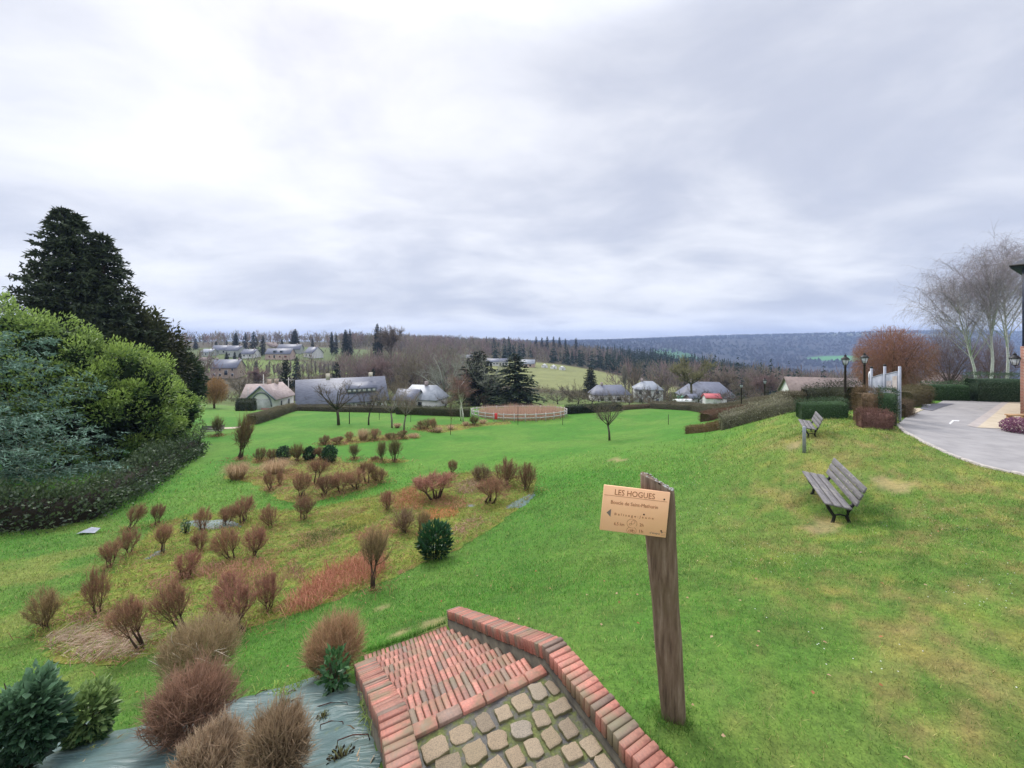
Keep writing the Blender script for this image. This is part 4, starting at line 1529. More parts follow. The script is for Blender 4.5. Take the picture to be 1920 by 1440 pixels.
BED1 = [(62, 1200), (95, 1235), (160, 1252), (232, 1246), (300, 1222), (420, 1192), (540, 1158), (640, 1122), (720, 1090), (800, 1052), (850, 1036), (932, 985), (1000, 930), (1006, 898), (965, 892), (900, 882), (850, 892), (790, 905), (730, 925), (650, 942), (570, 958), (470, 958), (350, 968), (290, 990), (222, 1060), (150, 1115), (80, 1145)]
BED2 = [(416, 897), (470, 905), (510, 930), (560, 948), (640, 930), (705, 912), (728, 888), (690, 868), (600, 868), (520, 872), (450, 880)]
BED3 = [(470, 868), (540, 872), (640, 870), (640, 858), (540, 856), (475, 858)]
BED4 = [(598, 832), (640, 836), (700, 828), (790, 822), (785, 816), (700, 816), (620, 824)]
BED5 = [(770, 806), (830, 812), (900, 800), (960, 795), (955, 790), (860, 796), (790, 798)]
BED6 = [(690, 868), (760, 868), (770, 862), (690, 860)]
BED0 = [(-150, 1600), (30, 1600), (600, 1600), (722, 1600), (716, 1430), (690, 1340), (668, 1278), (600, 1268), (540, 1285), (480, 1300), (420, 1320), (330, 1340), (230, 1370), (120, 1345), (20, 1330), (-60, 1340)]
BEDS = [wpoly(b) for b in (BED1, BED2, BED3, BED4, BED5, BED6)]
_lab = ["long mossy planting bed curving across the slope below the steps", "mossy bed of clipped shrubs beyond the long bed", "narrow bed under the row of dark bushes", "narrow bed of dry grasses on the lower lawn", "bed of dry grasses beside the fenced pond", "small bed round two olive saplings"]
for k, (bp, cell) in enumerate(zip(BEDS, (0.22, 0.30, 0.4, 0.5, 0.6, 0.4))):
    o = sheet("planting_bed", bp, cell, 0.035, M_BED, 0.05 + 0.03 * (k > 0), k, bumpy=0.09)
    tag(o, _lab[k], kind="structure")
wp0 = [(x, y) for x, y in wpoly(BED0)]
SHEET_POLY = wp0
o = sheet("weed_membrane", wp0, 0.10, 0.045, M_SHEET, 0.03, 50, bumpy=0.16)
tag(o, "grey-green plastic weed sheeting pegged over the bed left of the steps", "sheeting")
for k, (pp, lb) in enumerate((
        ([(945, 965), (985, 948), (1003, 930), (1004, 922), (975, 935), (948, 950), (930, 962)], "grey plastic sheeting strip on the far right edge of the long bed"),
        ([(330, 985), (370, 1000), (420, 995), (470, 990), (440, 976), (370, 975)], "grey plastic sheeting showing between shrubs at the far left of the bed"),
        ([(262, 1052), (300, 1030), (340, 1010), (330, 1022), (285, 1058)], "narrow scrap of grey sheeting at the left edge of the bed"),
        ([(770, 1032), (800, 1040), (852, 1030), (848, 1020), (800, 1022)], "grey sheeting under the dark glossy laurel"),
        ([(855, 950), (880, 958), (905, 952), (890, 944)], "small grey sheeting patch among fallen stems"))):
    o = sheet("weed_membrane", wpoly(pp), 0.15, 0.085, M_SHEET, 0.05, 60 + k, bumpy=0.06)
    tag(o, lb, "sheeting")

# ------------------------------------------------------------------ clipped shrubs
RUST = dict(tip=(0.47, 0.235, 0.160), tip2=(0.37, 0.22, 0.13), base=(0.20, 0.125, 0.075))
PINK = dict(tip=(0.50, 0.225, 0.170), tip2=(0.38, 0.20, 0.135), base=(0.21, 0.115, 0.08))
OLIV = dict(tip=(0.48, 0.32, 0.18), tip2=(0.36, 0.28, 0.12), base=(0.19, 0.14, 0.08))
protoB = {}
for i in range(4):
    protoB['rust%d' % i] = bush_meshes(500 + i, nst=3 + i, stem=0.16 + 0.04 * i, n=1700, lean=((0.10, 0.04), (-0.06, 0), (0.02, 0.1), (0.16, 0))[i], **RUST)
    protoB['pink%d' % i] = bush_meshes(520 + i, nst=3 + i, stem=0.20, n=1700, lean=((0.12, 0.0), (-0.1, 0), (0.0, 0.1), (0.05, 0))[i], **PINK)
    protoB['oliv%d' % i] = bush_meshes(540 + i, nst=5, stem=0.15, n=1700, fl=0.14, **OLIV)
protoB['bent'] = bush_meshes(560, nst=3, stem=0.40, n=1600, lean=(0.22, 0.0), flat=0.2, **RUST)
protoB['flat'] = bush_meshes(561, nst=2, stem=0.42, n=1500, flat=0.45, **dict(tip=(0.42, 0.23, 0.14), tip2=(0.30, 0.18, 0.10)))
protoB['lean'] = bush_meshes(562, nst=5, stem=0.42, n=1200, lean=(0.30, 0.0), fl=0.16, **OLIV)
protoB['dark0'] = bush_meshes(563, nst=4, stem=0.12, n=1700, tip=(0.36, 0.19, 0.12), tip2=(0.24, 0.14, 0.085))
protoB['dark1'] = bush_meshes(564, nst=5, stem=0.28, n=1700, tip=(0.38, 0.20, 0.135), tip2=(0.26, 0.15, 0.095))
protoB['long'] = bush_meshes(565, nst=6, stem=0.48, n=2000, RX=0.42, flat=0.35, **PINK)
protoB['twig0'] = bush_meshes(566, nst=9, stem=0.22, n=800, fl=0.22, tw=0.006, tip=(0.24, 0.16, 0.07), tip2=(0.17, 0.13, 0.05), base=(0.12, 0.09, 0.05))
protoB['twig1'] = bush_meshes(567, nst=8, stem=0.30, n=600, fl=0.25, tw=0.006, tip=(0.25, 0.19, 0.08), tip2=(0.17, 0.14, 0.06), base=(0.12, 0.10, 0.06))
protoB['pale'] = bush_meshes(568, nst=6, stem=0.18, n=900, fl=0.2, tw=0.005, tip=(0.36, 0.25, 0.16), tip2=(0.26, 0.18, 0.11))


def shrub(kind, px, base, top, w, label, group="clipped bare shrubs in the beds", name="clipped_shrub", cat="shrub", rz=None):
    g = G(px, base)
    s = F / g.y
    h = (base - top) / s
    wd = 1.12 * w / s / math.hypot(1, g.x / g.y)
    o = place(protoB[kind], name, label, cat, g, random.random() * 6.28 if rz is None else rz, (wd / 0.92, wd / 0.92, h / 1.02), group, ("stem", "crown"))
    o.rotation_euler = (random.gauss(0, 0.09), random.gauss(0, 0.09), o.rotation_euler[2])
    return o


SHR = [
    ('oliv0', 87, 1185, 1103, 78, "rounded greenish brown twiggy shrub at the left tip of the long bed"),
    ('rust0', 187, 1158, 1064, 62, "tall egg-shaped brown shrub standing behind the flattened straw"),
    ('bent', 268, 1222, 1110, 80, "red-brown shrub on two dark stems beside the flattened straw"),
    ('bent', 348, 1192, 1082, 80, "red-brown shrub on a long bent bare stem, behind the big grey mound"),
    ('pink0', 456, 1184, 1088, 105, "wide reddish fuzzy shrub just behind the big grey-brown mound"),
    ('pink1', 507, 1150, 1076, 66, "pinkish shrub touching the left end of the red dead foliage"),
    ('pink2', 438, 1118, 1068, 60, "half hidden reddish shrub behind the wide fuzzy one"),
    ('pink3', 350, 1088, 1032, 62, "bright reddish shrub above the small rusty mat of foliage"),
    ('rust1', 205, 1066, 1016, 54, "leaning brown shrub on the left rim of the bed, front one of a pair"),
    ('rust2', 240, 1044, 994, 52, "brown shrub on the left rim of the bed, rear one of a pair"),
    ('rust3', 240, 996, 948, 42, "lone brown shrub farthest left on the bed's upper edge"),
    ('dark1', 296, 986, 946, 34, "small dark shrub on the upper edge beside pale flower heads"),
    ('bent', 304, 1042, 987, 42, "small brown shrub on a single thin bent stem"),
    ('rust0', 382, 997, 952, 40, "brown shrub standing on the grey sheeting at the far left"),
    ('rust1', 374, 1036, 996, 44, "small rusty shrub below the one on the grey sheeting"),
    ('rust2', 437, 1052, 983, 58, "tall red-brown shrub left of its dense pinkish neighbour, mid bed"),
    ('pink0', 481, 1047, 988, 54, "dense pinkish shrub right of the tall red-brown one, mid bed"),
    ('rust3', 456, 985, 936, 54, "brown shrub with the highest feathery top on the bed's upper edge"),
    ('rust1', 420, 990, 950, 46, "brown shrub left of the feathery one on the upper edge"),
    ('rust0', 511, 990, 945, 38, "narrow rusty shrub between the feathery one and the round one"),
    ('dark1', 570, 977, 932, 46, "round dark russet shrub alone at the middle of the upper edge"),
    ('flat', 592, 910, 862, 48, "flat-topped shrub like an umbrella on one dark stem, second bed"),
    ('rust2', 563, 934, 884, 42, "dark stemmed shrub at the near left of the second bed"),
    ('rust3', 508, 920, 884, 24, "thin faded shrub standing in the second bed near the dry grasses"),
    ('rust0', 526, 911, 884, 16, "spindly little stem shrub in the second bed"),
    ('dark1', 607, 931, 892, 44, "shrub at the near left end of the brown shrub row"),
    ('rust1', 638, 926, 884, 46, "second shrub from the left in the brown shrub row"),
    ('rust2', 668, 919, 880, 46, "third shrub from the left in the brown shrub row"),
    ('flat', 688, 908, 867, 38, "dark flat-topped shrub rising above the brown shrub row"),
    ('dark0', 711, 906, 878, 34, "rounded shrub at the right end of the brown shrub row"),
    ('long', 817, 940, 890, 92, "long low wine-red shrub on slanting bare stems"),
    ('dark1', 848, 892, 862, 20, "small upright brown shrub behind the long wine-red one"),
    ('pale', 902, 902, 874, 42, "pale twiggy shrub left of the dark clump at the bed's far end"),
    ('dark0', 948, 915, 861, 56, "largest dark brown shrub at the right end of the long bed"),
    ('dark0', 986, 922, 867, 44, "brown shrub at the very right tip of the long bed"),
    ('bent', 917, 946, 893, 66, "spreading shrub on a forked stem before the dark clump"),
    ('pink1', 728, 959, 917, 32, "upright pinkish shrub among rusty foliage in the middle of the bed"),
    ('pale', 757, 1002, 958, 52, "pinkish grey shrub left of the dark glossy laurel"),
    ('lean', 782, 1006, 957, 32, "slender leaning shrub close behind the dark glossy laurel"),
    ('lean', 700, 1108, 1004, 60, "leaning twiggy shrub at the right end of the red dead foliage"),
    ('dark0', 486, 866, 838, 26, "brown clipped bush at the left end of the dark bush row"),
    ('dark0', 510, 866, 840, 32, "square brown bush next to the speckled dark bush"),
    ('twig0', 557, 867, 834, 28, "tawny twiggy bush between two dark green balls"),
    ('dark1', 600, 864, 836, 26, "brown bush squeezed between the dark green balls"),
    ('twig1', 716, 867, 829, 20, "narrower of two olive saplings on the lawn"),
    ('twig1', 740, 867, 825, 28, "fuller of two olive saplings on the lawn"),
    ('twig1', 664, 862, 834, 22, "faint pale sapling left of the olive pair"),
    ('dark0', 703, 864, 855, 22, "tiny rusty tuft at the foot of the olive saplings"),
    ('dark0', 608, 834, 816, 26, "dark clipped bush at the left end of the far dry bed"),
    ('dark1', 634, 833, 818, 27, "second brown bush of the far dry bed"),
    ('rust2', 655, 829, 808, 18, "thin shrub behind the second bush of the far dry bed"),
    ('rust0', 702, 826, 804, 30, "stemmed shrub beside the pale dry grass, far bed"),
    ('dark0', 733, 824, 811, 27, "low dark mauve bush in the far dry bed"),
    ('dark1', 755, 823, 806, 22, "upright brown shrub near the right end of the far dry bed"),
    ('dark0', 796, 805, 786, 36, "low purple-brown mound near the pond"),
    ('rust1', 813, 810, 783, 16, "slim rusty shrub beside the purple-brown mound"),
    ('twig0', 888, 798, 781, 17, "vase-shaped brown shrub by the pond fence"),
    ('twig0', 450, 862, 784, 40, "tall vase-shaped bare shrub alone on the lower left lawn"),
    ('twig1', 409, 818, 784, 26, "small bare vase-shaped shrub beside the distant bench"),
]
for r_ in SHR:
    shrub(*r_)

# fallen twigs, bracken and weeds gathered round the foot of every shrub
rg = np.random.default_rng(860)
LB = []
for kd, px, base, top, w, lb_ in SHR:
    g = G(px, base)
    wd = w / (F / g.y) / math.hypot(1, g.x / g.y)
    n = int(70 + 120 * min(wd, 1.6))
    rr_ = np.abs(rg.normal(0, 0.55, n)) * wd; aa_ = rg.random(n) * 6.283
    LB.append(np.c_[g.x + rr_ * np.cos(aa_), g.y + rr_ * np.sin(aa_), rg.random(n)])
LB = np.concatenate(LB)
n = len(LB)
P0 = np.c_[LB[:, :2], H(LB[:, 0], LB[:, 1]) + 0.03]
sc_ = np.maximum(1, P0[:, 1] / 11)
a = rg.random(n) * 6.283
d = np.c_[np.cos(a), np.sin(a), np.zeros(n)] * (0.17 * rg.uniform(0.4, 1.4, n) * sc_ ** 0.5)[:, None]
up_ = np.c_[np.zeros((n, 2)), 0.13 * rg.random(n) * sc_ ** 0.5]
tone = LB[:, 2:3]
cA = np.where(tone < 0.62, mixcol((0.24, 0.115, 0.065), (0.50, 0.27, 0.16), rg.random(n)), mixcol((0.08, 0.16, 0.03), (0.34, 0.36, 0.09), rg.random(n)))
mb = MB()
ribbons(mb, P0, P0 + d * 0.5 + up_, P0 + d + up_ * 0.5, 0.0055 * sc_, cA * 0.8, cA * 1.15, rg)
o = link("shrub_litter", mb.mesh("shrub_litter", M_DRY)); tag(o, "rusty bracken, dead twigs and weeds lying under the clipped shrubs", kind="stuff")

# the big near mounds
BIG = [
    (376, 1292, 1172, 182, dict(nst=9, stem=0.06, n=6500, fl=0.15, tw=0.0026, tip=(0.52, 0.37, 0.24), tip2=(0.40, 0.30, 0.16), base=(0.24, 0.185, 0.10)), "big grey-brown twiggy mound with loose whitish stems"),
    (356, 1402, 1270, 190, dict(nst=9, stem=0.05, n=6500, fl=0.17, tw=0.0026, tip=(0.46, 0.265, 0.185), tip2=(0.38, 0.24, 0.155), base=(0.21, 0.13, 0.085)), "reddish twiggy mound growing out of the plastic sheeting"),
    (395, 1500, 1382, 175, dict(nst=9, stem=0.05, n=6000, fl=0.10, tw=0.0028, tip=(0.56, 0.42, 0.29), tip2=(0.45, 0.31, 0.20), base=(0.23, 0.17, 0.105)), "low pale clipped mound at the bottom edge, left of its taller twin"),
    (522, 1490, 1343, 138, dict(nst=10, stem=0.05, n=6000, fl=0.15, tw=0.0028, tip=(0.50, 0.36, 0.235), tip2=(0.38, 0.27, 0.16), base=(0.20, 0.145, 0.085)), "tall straw-brown twiggy mound at the bottom edge on the sheeting"),
    (630, 1280, 1165, 124, dict(nst=9, stem=0.06, n=4600, fl=0.19, tw=0.0026, tip=(0.57, 0.35, 0.22), tip2=(0.44, 0.29, 0.15), base=(0.24, 0.16, 0.085)), "bristly brown shrub against the left wall of the steps"),
]
for k, (px, base, top, w, kw, lb) in enumerate(BIG):
    g = G(px, base - 8)
    s = F / g.y
    h = (base - top) / s; wd = w / s / math.hypot(1, g.x / g.y) * 1.05
    kw = dict(kw); kw['H_'] = h; kw['nb'] = 70; kw['even'] = 0.66; kw['RX'] = wd * 0.47; kw['fl'] = kw['fl'] / max(h, 0.5) * 0.6
    ms = bush_meshes(600 + k, **kw)
    o = place(ms, "twiggy_mound", lb, "shrub", g, 0.0, 1.0, "large bare mounds in the foreground", ("stem", "crown"))
    if k == 0:
        rg = np.random.default_rng(5)
        lw_ = MB()
        for i in range(16):
            a = rg.uniform(-0.5, 2.6); b0 = np.array([rg.uniform(-0.3, 0.4) * wd, -0.42 * wd * rg.random(), h * rg.uniform(0.3, 0.7)])
            e = b0 + np.array([math.cos(a) * 0.5, -0.12, math.sin(a) * 0.4]) * wd * rg.uniform(0.4, 0.8)
            lw_.tube([b0, (b0 + e) / 2 + np.array([0, -0.05, 0.07]), e], [0.0045, 0.0035, 0.0015], 4, (0.50, 0.42, 0.33))
        link("loose_stem", lw_.mesh("loose_stem", M_BARK), o)

# evergreen garden shrubs


def evergreen(label, px, base, top, w, n, L, Wd, dark, light, name="evergreen_shrub", seed=0, **kw):
    g = G(px, base)
    s = F / g.y
    h = (base - top) / s; wd = w / s / math.hypot(1, g.x / g.y)
    st = MB()
    rg = np.random.default_rng(seed)
    for i in range(7):
        a = rg.random() * 6.28
        st.tube([(0.02 * math.cos(a), 0.02 * math.sin(a), -0.05), (0.12 * wd * math.cos(a), 0.12 * wd * math.sin(a), h * 0.4), (0.32 * wd * math.cos(a), 0.32 * wd * math.sin(a), h * rg.uniform(0.6, 0.9))], [0.016, 0.011, 0.004], 5, (0.05, 0.045, 0.025))
    fo = leafy_mesh(seed, wd * 0.48, h * 0.5, h * 0.52, n, L, Wd, dark, light, **kw)
    return place((st.mesh("stem", M_BARK), fo), name, label, "shrub", g, 0, 1.0, None, ("stem", "leaves"))


evergreen("dark glossy laurel standing alone at the right edge of the bed", 816, 1047, 984, 62, 1000, 0.17, 0.055, (0.010, 0.040, 0.018), (0.040, 0.125, 0.045), seed=701, grow=1.0)
evergreen("round bright green laurel ball on the sheeting, bottom left", 168, 1400, 1290, 98, 1300, 0.085, 0.040, (0.035, 0.095, 0.030), (0.34, 0.46, 0.16), seed=702)
evergreen("young laurel with large dark green leaves beside the bristly shrub", 628, 1308, 1222, 42, 150, 0.105, 0.052, (0.022, 0.080, 0.025), (0.09, 0.22, 0.07), seed=703, grow=0.6)
evergreen("tall grey-green laurel cut by the lower left corner", 48, 1470, 1250, 150, 3000, 0.10, 0.05, (0.016, 0.052, 0.024), (0.17, 0.30, 0.165), seed=704, lumps=14, lump_r=0.42)
evergreen("dark green ball bush at the right end of the dark bush row", 618, 868, 836, 30, 1500, 0.11, 0.06, (0.008, 0.030, 0.014), (0.030, 0.085, 0.035), seed=705)
evergreen("smaller dark green ball bush left of the other green ball", 580, 864, 839, 24, 1200, 0.11, 0.06, (0.008, 0.028, 0.014), (0.028, 0.075, 0.030), seed=706)
evergreen("speckled dark holly bush in the dark bush row", 532, 866, 837, 28, 1300, 0.11, 0.055, (0.008, 0.024, 0.014), (0.060, 0.11, 0.065), seed=707)
evergreen("slim pale green young shrub by the left hedge end", 375, 832, 786, 26, 420, 0.16, 0.06, (0.07, 0.12, 0.04), (0.24, 0.30, 0.12), seed=708, grow=0.9)
evergreen("little green weed shrub on the left sheeting", 348, 1004, 974, 16, 160, 0.08, 0.04, (0.03, 0.08, 0.03), (0.12, 0.22, 0.08), seed=709)

# dry ornamental grasses
for k, (px, base, top, w, lb) in enumerate((
        (445, 899, 866, 64, "tawny grass clump at the left end of the second bed"),
        (516, 889, 861, 70, "broad pale grass clump in front of the dark bush row"),
        (681, 827, 803, 36, "tall pale grass clump in the far dry bed"),
        (775, 821, 812, 30, "low orange grass at the right end of the far dry bed"),
        (822, 811, 800, 24, "straw clump left of the young tree near the pond"),
        (845, 806, 797, 20, "small straw clump at the foot of the young tree near the pond"),
        (873, 799, 790, 20, "straw clump right of the young tree near the pond"),
        (905, 795, 786, 24, "straw tuft under the red pond notice"),
        (745, 802, 793, 22, "dry tuft at the foot of the lichened park tree"))):
    g = G(px, base); s = F / g.y
    h = (base - top) / s; wd = w / s
    me = grass_clump_mesh(750 + k, h, wd * 0.5, 1000 if k < 2 else 700, c0=(0.26, 0.15, 0.075) if k in (0, 3) else (0.32, 0.21, 0.12), c1=(0.78, 0.57, 0.36), droop=0.55)
    for v in ():
        pass
    place((me,), "dry_grass_clump", lb, "grass clump", g, 0, (1, 1, 1), "dry ornamental grasses", ("blades",))

# dead red-brown foliage lying in mats


def mat_of_blades(label, px_pts, dens, c0, c1, L=0.32, hgt=0.16, wdt=0.006, seed=0, name="dead_foliage", flow=None):
    rg = np.random.default_rng(seed)
    poly = wpoly(px_pts)
    P = np.array(poly)
    ar = 0.5 * abs(np.sum(P[:, 0] * np.roll(P[:, 1], -1) - P[:, 1] * np.roll(P[:, 0], -1)))
    n = int(ar * dens)
    x0, y0 = P.min(0); x1, y1 = P.max(0)
    pts = np.stack([rg.uniform(x0, x1, n * 6), rg.uniform(y0, y1, n * 6)], 1)
    pts = pts[inpoly(pts[:, 0], pts[:, 1], poly)][:n]
    n = len(pts)
    z = H(pts[:, 0], pts[:, 1]) + 0.04
    a = rg.random(n) * 6.28 if flow is None else rg.normal(flow, 0.5, n)
    ll = L * rg.uniform(0.5, 1.4, n)
    hh = hgt * rg.uniform(0.2, 1.3, n) * (0.4 + fbm(pts[:, 0] * 2.5, pts[:, 1] * 2.5, seed))
    P0 = np.c_[pts, z]
    d = np.stack([np.cos(a), np.sin(a), np.zeros(n)], 1)
    P1 = P0 + d * (ll * 0.45)[:, None] + np.array([0, 0, 1]) * hh[:, None]
    P2 = P0 + d * ll[:, None] + np.array([0, 0, 1]) * (hh * rg.uniform(-0.1, 0.8, n))[:, None]
    mb = MB()
    ribbons(mb, P0, P1, P2, wdt * rg.uniform(0.6, 1.4, n), mixcol(c0, c1, rg.random(n)), mixcol(c0, c1, rg.random(n)) * rg.uniform(0.8, 1.25, (n, 1)), rg)
    o = link(name, mb.mesh(name, M_DRY))
    tag(o, label, kind="stuff")


RD0, RD1 = (0.30, 0.115, 0.070), (0.52, 0.24, 0.15)
mat_of_blades("mat of collapsed red-brown foliage along the lawn edge", [(536, 1162), (580, 1150), (640, 1112), (700, 1095), (725, 1070), (712, 1042), (670, 1052), (620, 1075), (575, 1110), (540, 1140)], 520, RD0, RD1, 0.34, 0.30, 0.0055, 801)
mat_of_blades("small rusty foliage tuft left of the long red mat", [(525, 1092), (570, 1097), (580, 1078), (545, 1070)], 520, (0.24, 0.11, 0.08), (0.42, 0.23, 0.16), 0.24, 0.16, 0.005, 802)
mat_of_blades("orange-brown foliage carpet in the middle of the bed", [(735, 935), (745, 962), (790, 958), (802, 935), (770, 915)], 230, (0.34, 0.14, 0.07), (0.56, 0.28, 0.15), 0.34, 0.16, 0.008, 803)
mat_of_blades("bright orange foliage strip above the dark laurel", [(790, 968), (800, 980), (850, 972), (862, 960), (815, 957)], 260, (0.40, 0.15, 0.06), (0.62, 0.28, 0.13), 0.3, 0.14, 0.008, 804)
mat_of_blades("pinkish fallen stems on the right of the bed", [(850, 990), (850, 1010), (880, 1005), (920, 980), (900, 970)], 200, (0.32, 0.18, 0.13), (0.52, 0.33, 0.24), 0.36, 0.08, 0.006, 805)
mat_of_blades("rusty mat beneath the bright reddish shrub", [(270, 1110), (310, 1115), (345, 1095), (420, 1075), (400, 1060), (330, 1080), (285, 1095)], 420, (0.30, 0.14, 0.10), (0.52, 0.29, 0.21), 0.26, 0.13, 0.005, 806)
mat_of_blades("flattened bleached straw at the left tip of the bed", [(70, 1205), (100, 1232), (160, 1250), (230, 1243), (255, 1215), (200, 1190), (120, 1190)], 620, (0.30, 0.20, 0.14), (0.66, 0.52, 0.40), 0.42, 0.09, 0.0045, 807, flow=0.5)
mat_of_blades("brown stems lying in front of the pale twiggy shrub", [(850, 925), (890, 930), (920, 915), (890, 900), (860, 905)], 170, (0.27, 0.17, 0.12), (0.46, 0.31, 0.22), 0.4, 0.14, 0.008, 808)
mat_of_blades("rusty litter in the second bed", [(520, 905), (560, 900), (560, 882), (530, 882)], 160, (0.30, 0.16, 0.09), (0.46, 0.26, 0.15), 0.3, 0.12, 0.01, 809)
mat_of_blades("yellow-green low weeds over the mossy bed", BED1, 260, (0.085, 0.17, 0.028), (0.40, 0.42, 0.10), 0.13, 0.085, 0.008, 810, name="bed_weeds")
mat_of_blades("brown leaf litter over the mossy bed", BED1, 90, (0.20, 0.10, 0.055), (0.46, 0.28, 0.16), 0.16, 0.06, 0.007, 811, name="leaf_litter")
for k, (b_, d_) in enumerate(((BED2, 110), (BED3, 70), (BED4, 60), (BED5, 45))):
    mat_of_blades(("dry litter and weeds in the second bed", "dry litter under the dark bush row", "dry litter in the far dry bed", "dry litter in the pond bed")[k], b_, d_, (0.20, 0.13, 0.06), (0.46, 0.33, 0.16), 0.22, 0.12, 0.010, 830 + k, name="leaf_litter")
for k, pp in enumerate(([(560, 1035), (640, 1010), (690, 990), (640, 985), (570, 1010)], [(400, 1140), (470, 1110), (520, 1100), (470, 1090), (400, 1110)], [(640, 1000), (700, 985), (720, 965), (660, 970)], [(180, 1180), (250, 1160), (300, 1130), (220, 1140)], [(600, 985), (650, 975), (690, 955), (620, 962)])):
    mat_of_blades(("dark green weed cushion in the middle of the bed", "brown bracken litter left of the red mat", "yellow moss tussock patch in the bed", "brown litter among the left shrubs", "tawny tussocks near the bed's upper edge")[k], pp, 330, ((0.05, 0.09, 0.02), (0.22, 0.10, 0.06), (0.26, 0.25, 0.05), (0.20, 0.12, 0.07), (0.27, 0.20, 0.08))[k], ((0.15, 0.20, 0.05), (0.44, 0.24, 0.15), (0.46, 0.42, 0.11), (0.40, 0.26, 0.16), (0.48, 0.38, 0.17))[k], 0.18, 0.13, 0.007, 840 + k, name="bed_litter")
mat_of_blades("rusty bracken between the left shrubs of the bed", [(380, 1080), (430, 1062), (470, 1050), (520, 1062), (500, 1090), (430, 1100), (390, 1100)], 340, (0.27, 0.13, 0.08), (0.50, 0.27, 0.17), 0.26, 0.16, 0.006, 850, name="dead_foliage")
mat_of_blades("tawny bracken below the round dark russet shrub", [(540, 1010), (600, 995), (650, 1000), (620, 1025), (560, 1035)], 300, (0.26, 0.16, 0.08), (0.48, 0.33, 0.18), 0.24, 0.13, 0.006, 851, name="dead_foliage")
mat_of_blades("red-brown bracken left of the pinkish grey shrub", [(660, 1010), (700, 990), (745, 985), (740, 1010), (690, 1030)], 300, (0.28, 0.13, 0.08), (0.50, 0.25, 0.16), 0.26, 0.14, 0.006, 852, name="dead_foliage")
mat_of_blades("brown bracken at the foot of the left shrubs", [(110, 1165), (170, 1150), (240, 1175), (300, 1190), (250, 1215), (180, 1190)], 340, (0.25, 0.13, 0.08), (0.48, 0.29, 0.19), 0.24, 0.13, 0.006, 853, name="dead_foliage")
mat_of_blades("rusty carpet in front of the long wine-red shrub", [(800, 945), (830, 930), (870, 938), (880, 955), (840, 960)], 260, (0.30, 0.14, 0.08), (0.54, 0.28, 0.17), 0.3, 0.15, 0.007, 854, name="dead_foliage")
mat_of_blades("dead leaves and stalks strewn on the plastic sheeting", [(60, 1440), (240, 1380), (450, 1325), (600, 1275), (665, 1285), (705, 1400), (715, 1500), (300, 1500)], 26, (0.22, 0.13, 0.07), (0.52, 0.40, 0.26), 0.10, 0.02, 0.007, 815, name="leaf_litter")
mat_of_blades("weeds creeping over the plastic sheeting's upper edge", [(470, 1305), (540, 1285), (600, 1270), (660, 1280), (640, 1290), (560, 1310), (530, 1330), (500, 1310)], 800, (0.13, 0.25, 0.04), (0.32, 0.42, 0.10), 0.09, 0.06, 0.006, 812, name="creeping_weeds")
mat_of_blades("grass tuft hanging along the left stair wall", [(672, 1330), (702, 1335), (712, 1370), (700, 1385), (680, 1360)], 1500, (0.12, 0.24, 0.05), (0.40, 0.44, 0.16), 0.14, 0.12, 0.005, 813, name="grass_tuft")
mat_of_blades("mossy stain with weeds on the lower left sheeting", [(130, 1425), (190, 1412), (235, 1405), (200, 1425), (150, 1432)], 700, (0.26, 0.30, 0.05), (0.44, 0.42, 0.10), 0.05, 0.02, 0.006, 814, name="sheet_moss")
for k, (px, py, w, lb) in enumerate(((535, 1335, 26, "dark soil heap where a plant was cut, upper one"), (606, 1360, 24, "dark soil heap beside the bent wire pegs"), (640, 1436, 40, "dead plant stump at the bottom edge of the sheeting"))):
    g = G(px, py); s = F / g.y; wd = w / s
    mb = MB(); rg = np.random.default_rng(820 + k)
    p, d = ball(130, rg, 0.5)
    P = p * np.array([wd * 0.6, wd * 0.5, wd * 0.22]); P[:, 2] = np.abs(P[:, 2])
    leaves(mb, P, unit(d + np.array([0, 0, 0.2])), wd * 0.18, wd * 0.12, mixcol((0.012, 0.010, 0.008), (0.07, 0.055, 0.035), rg.random(130)), rg)
    ribbons(mb, P[:40] * 0.5, P[:40] * 0.7 + np.array([0, 0, wd * 0.25]), P[:40] * 1.1 + np.array([0, 0, wd * 0.35]), 0.004, (0.16, 0.12, 0.07), (0.30, 0.33, 0.12), rg)
    o = link("soil_clump", mb.mesh("soil_clump", M_TWIG)); o.location = g + Vector((0, 0, 0.05))
    tag(o, lb, "soil clump")
# steel pegs holding the sheeting down
for k, (x0, y0, x1, y1) in enumerate(((600, 1380, 642, 1372), (590, 1345, 650, 1334), (632, 1410, 690, 1398), (540, 1312, 558, 1310), (478, 1318, 500, 1308), (545, 1330, 570, 1326))):
    a = G(x0, y0) + Vector((0, 0, 0.085)); b = G(x1, y1) + Vector((0, 0, 0.085))
    pb = MB(); md = (a + b) / 2 + Vector((0, 0, 0.02))
    pb.tube([(0, 0, -0.05), (0.005, 0, 0), tuple(md - a), tuple(b - a), tuple(b - a + Vector((0.012, 0.01, -0.06)))], 0.0045, 5, (0.09, 0.035, 0.025))
    o = link("steel_peg", pb.mesh("steel_peg", M_BARK)); o.location = a
    tag(o, ("rusty steel peg below the others on the sheeting", "longest rusty peg across the middle of the sheeting", "rusty peg nearest the left stair wall", "short dark peg near the upper soil heap", "curved dark peg at the sheeting's upper left", "short peg between soil heap and stair shrub")[k], "peg", "pegs on the plastic sheeting")

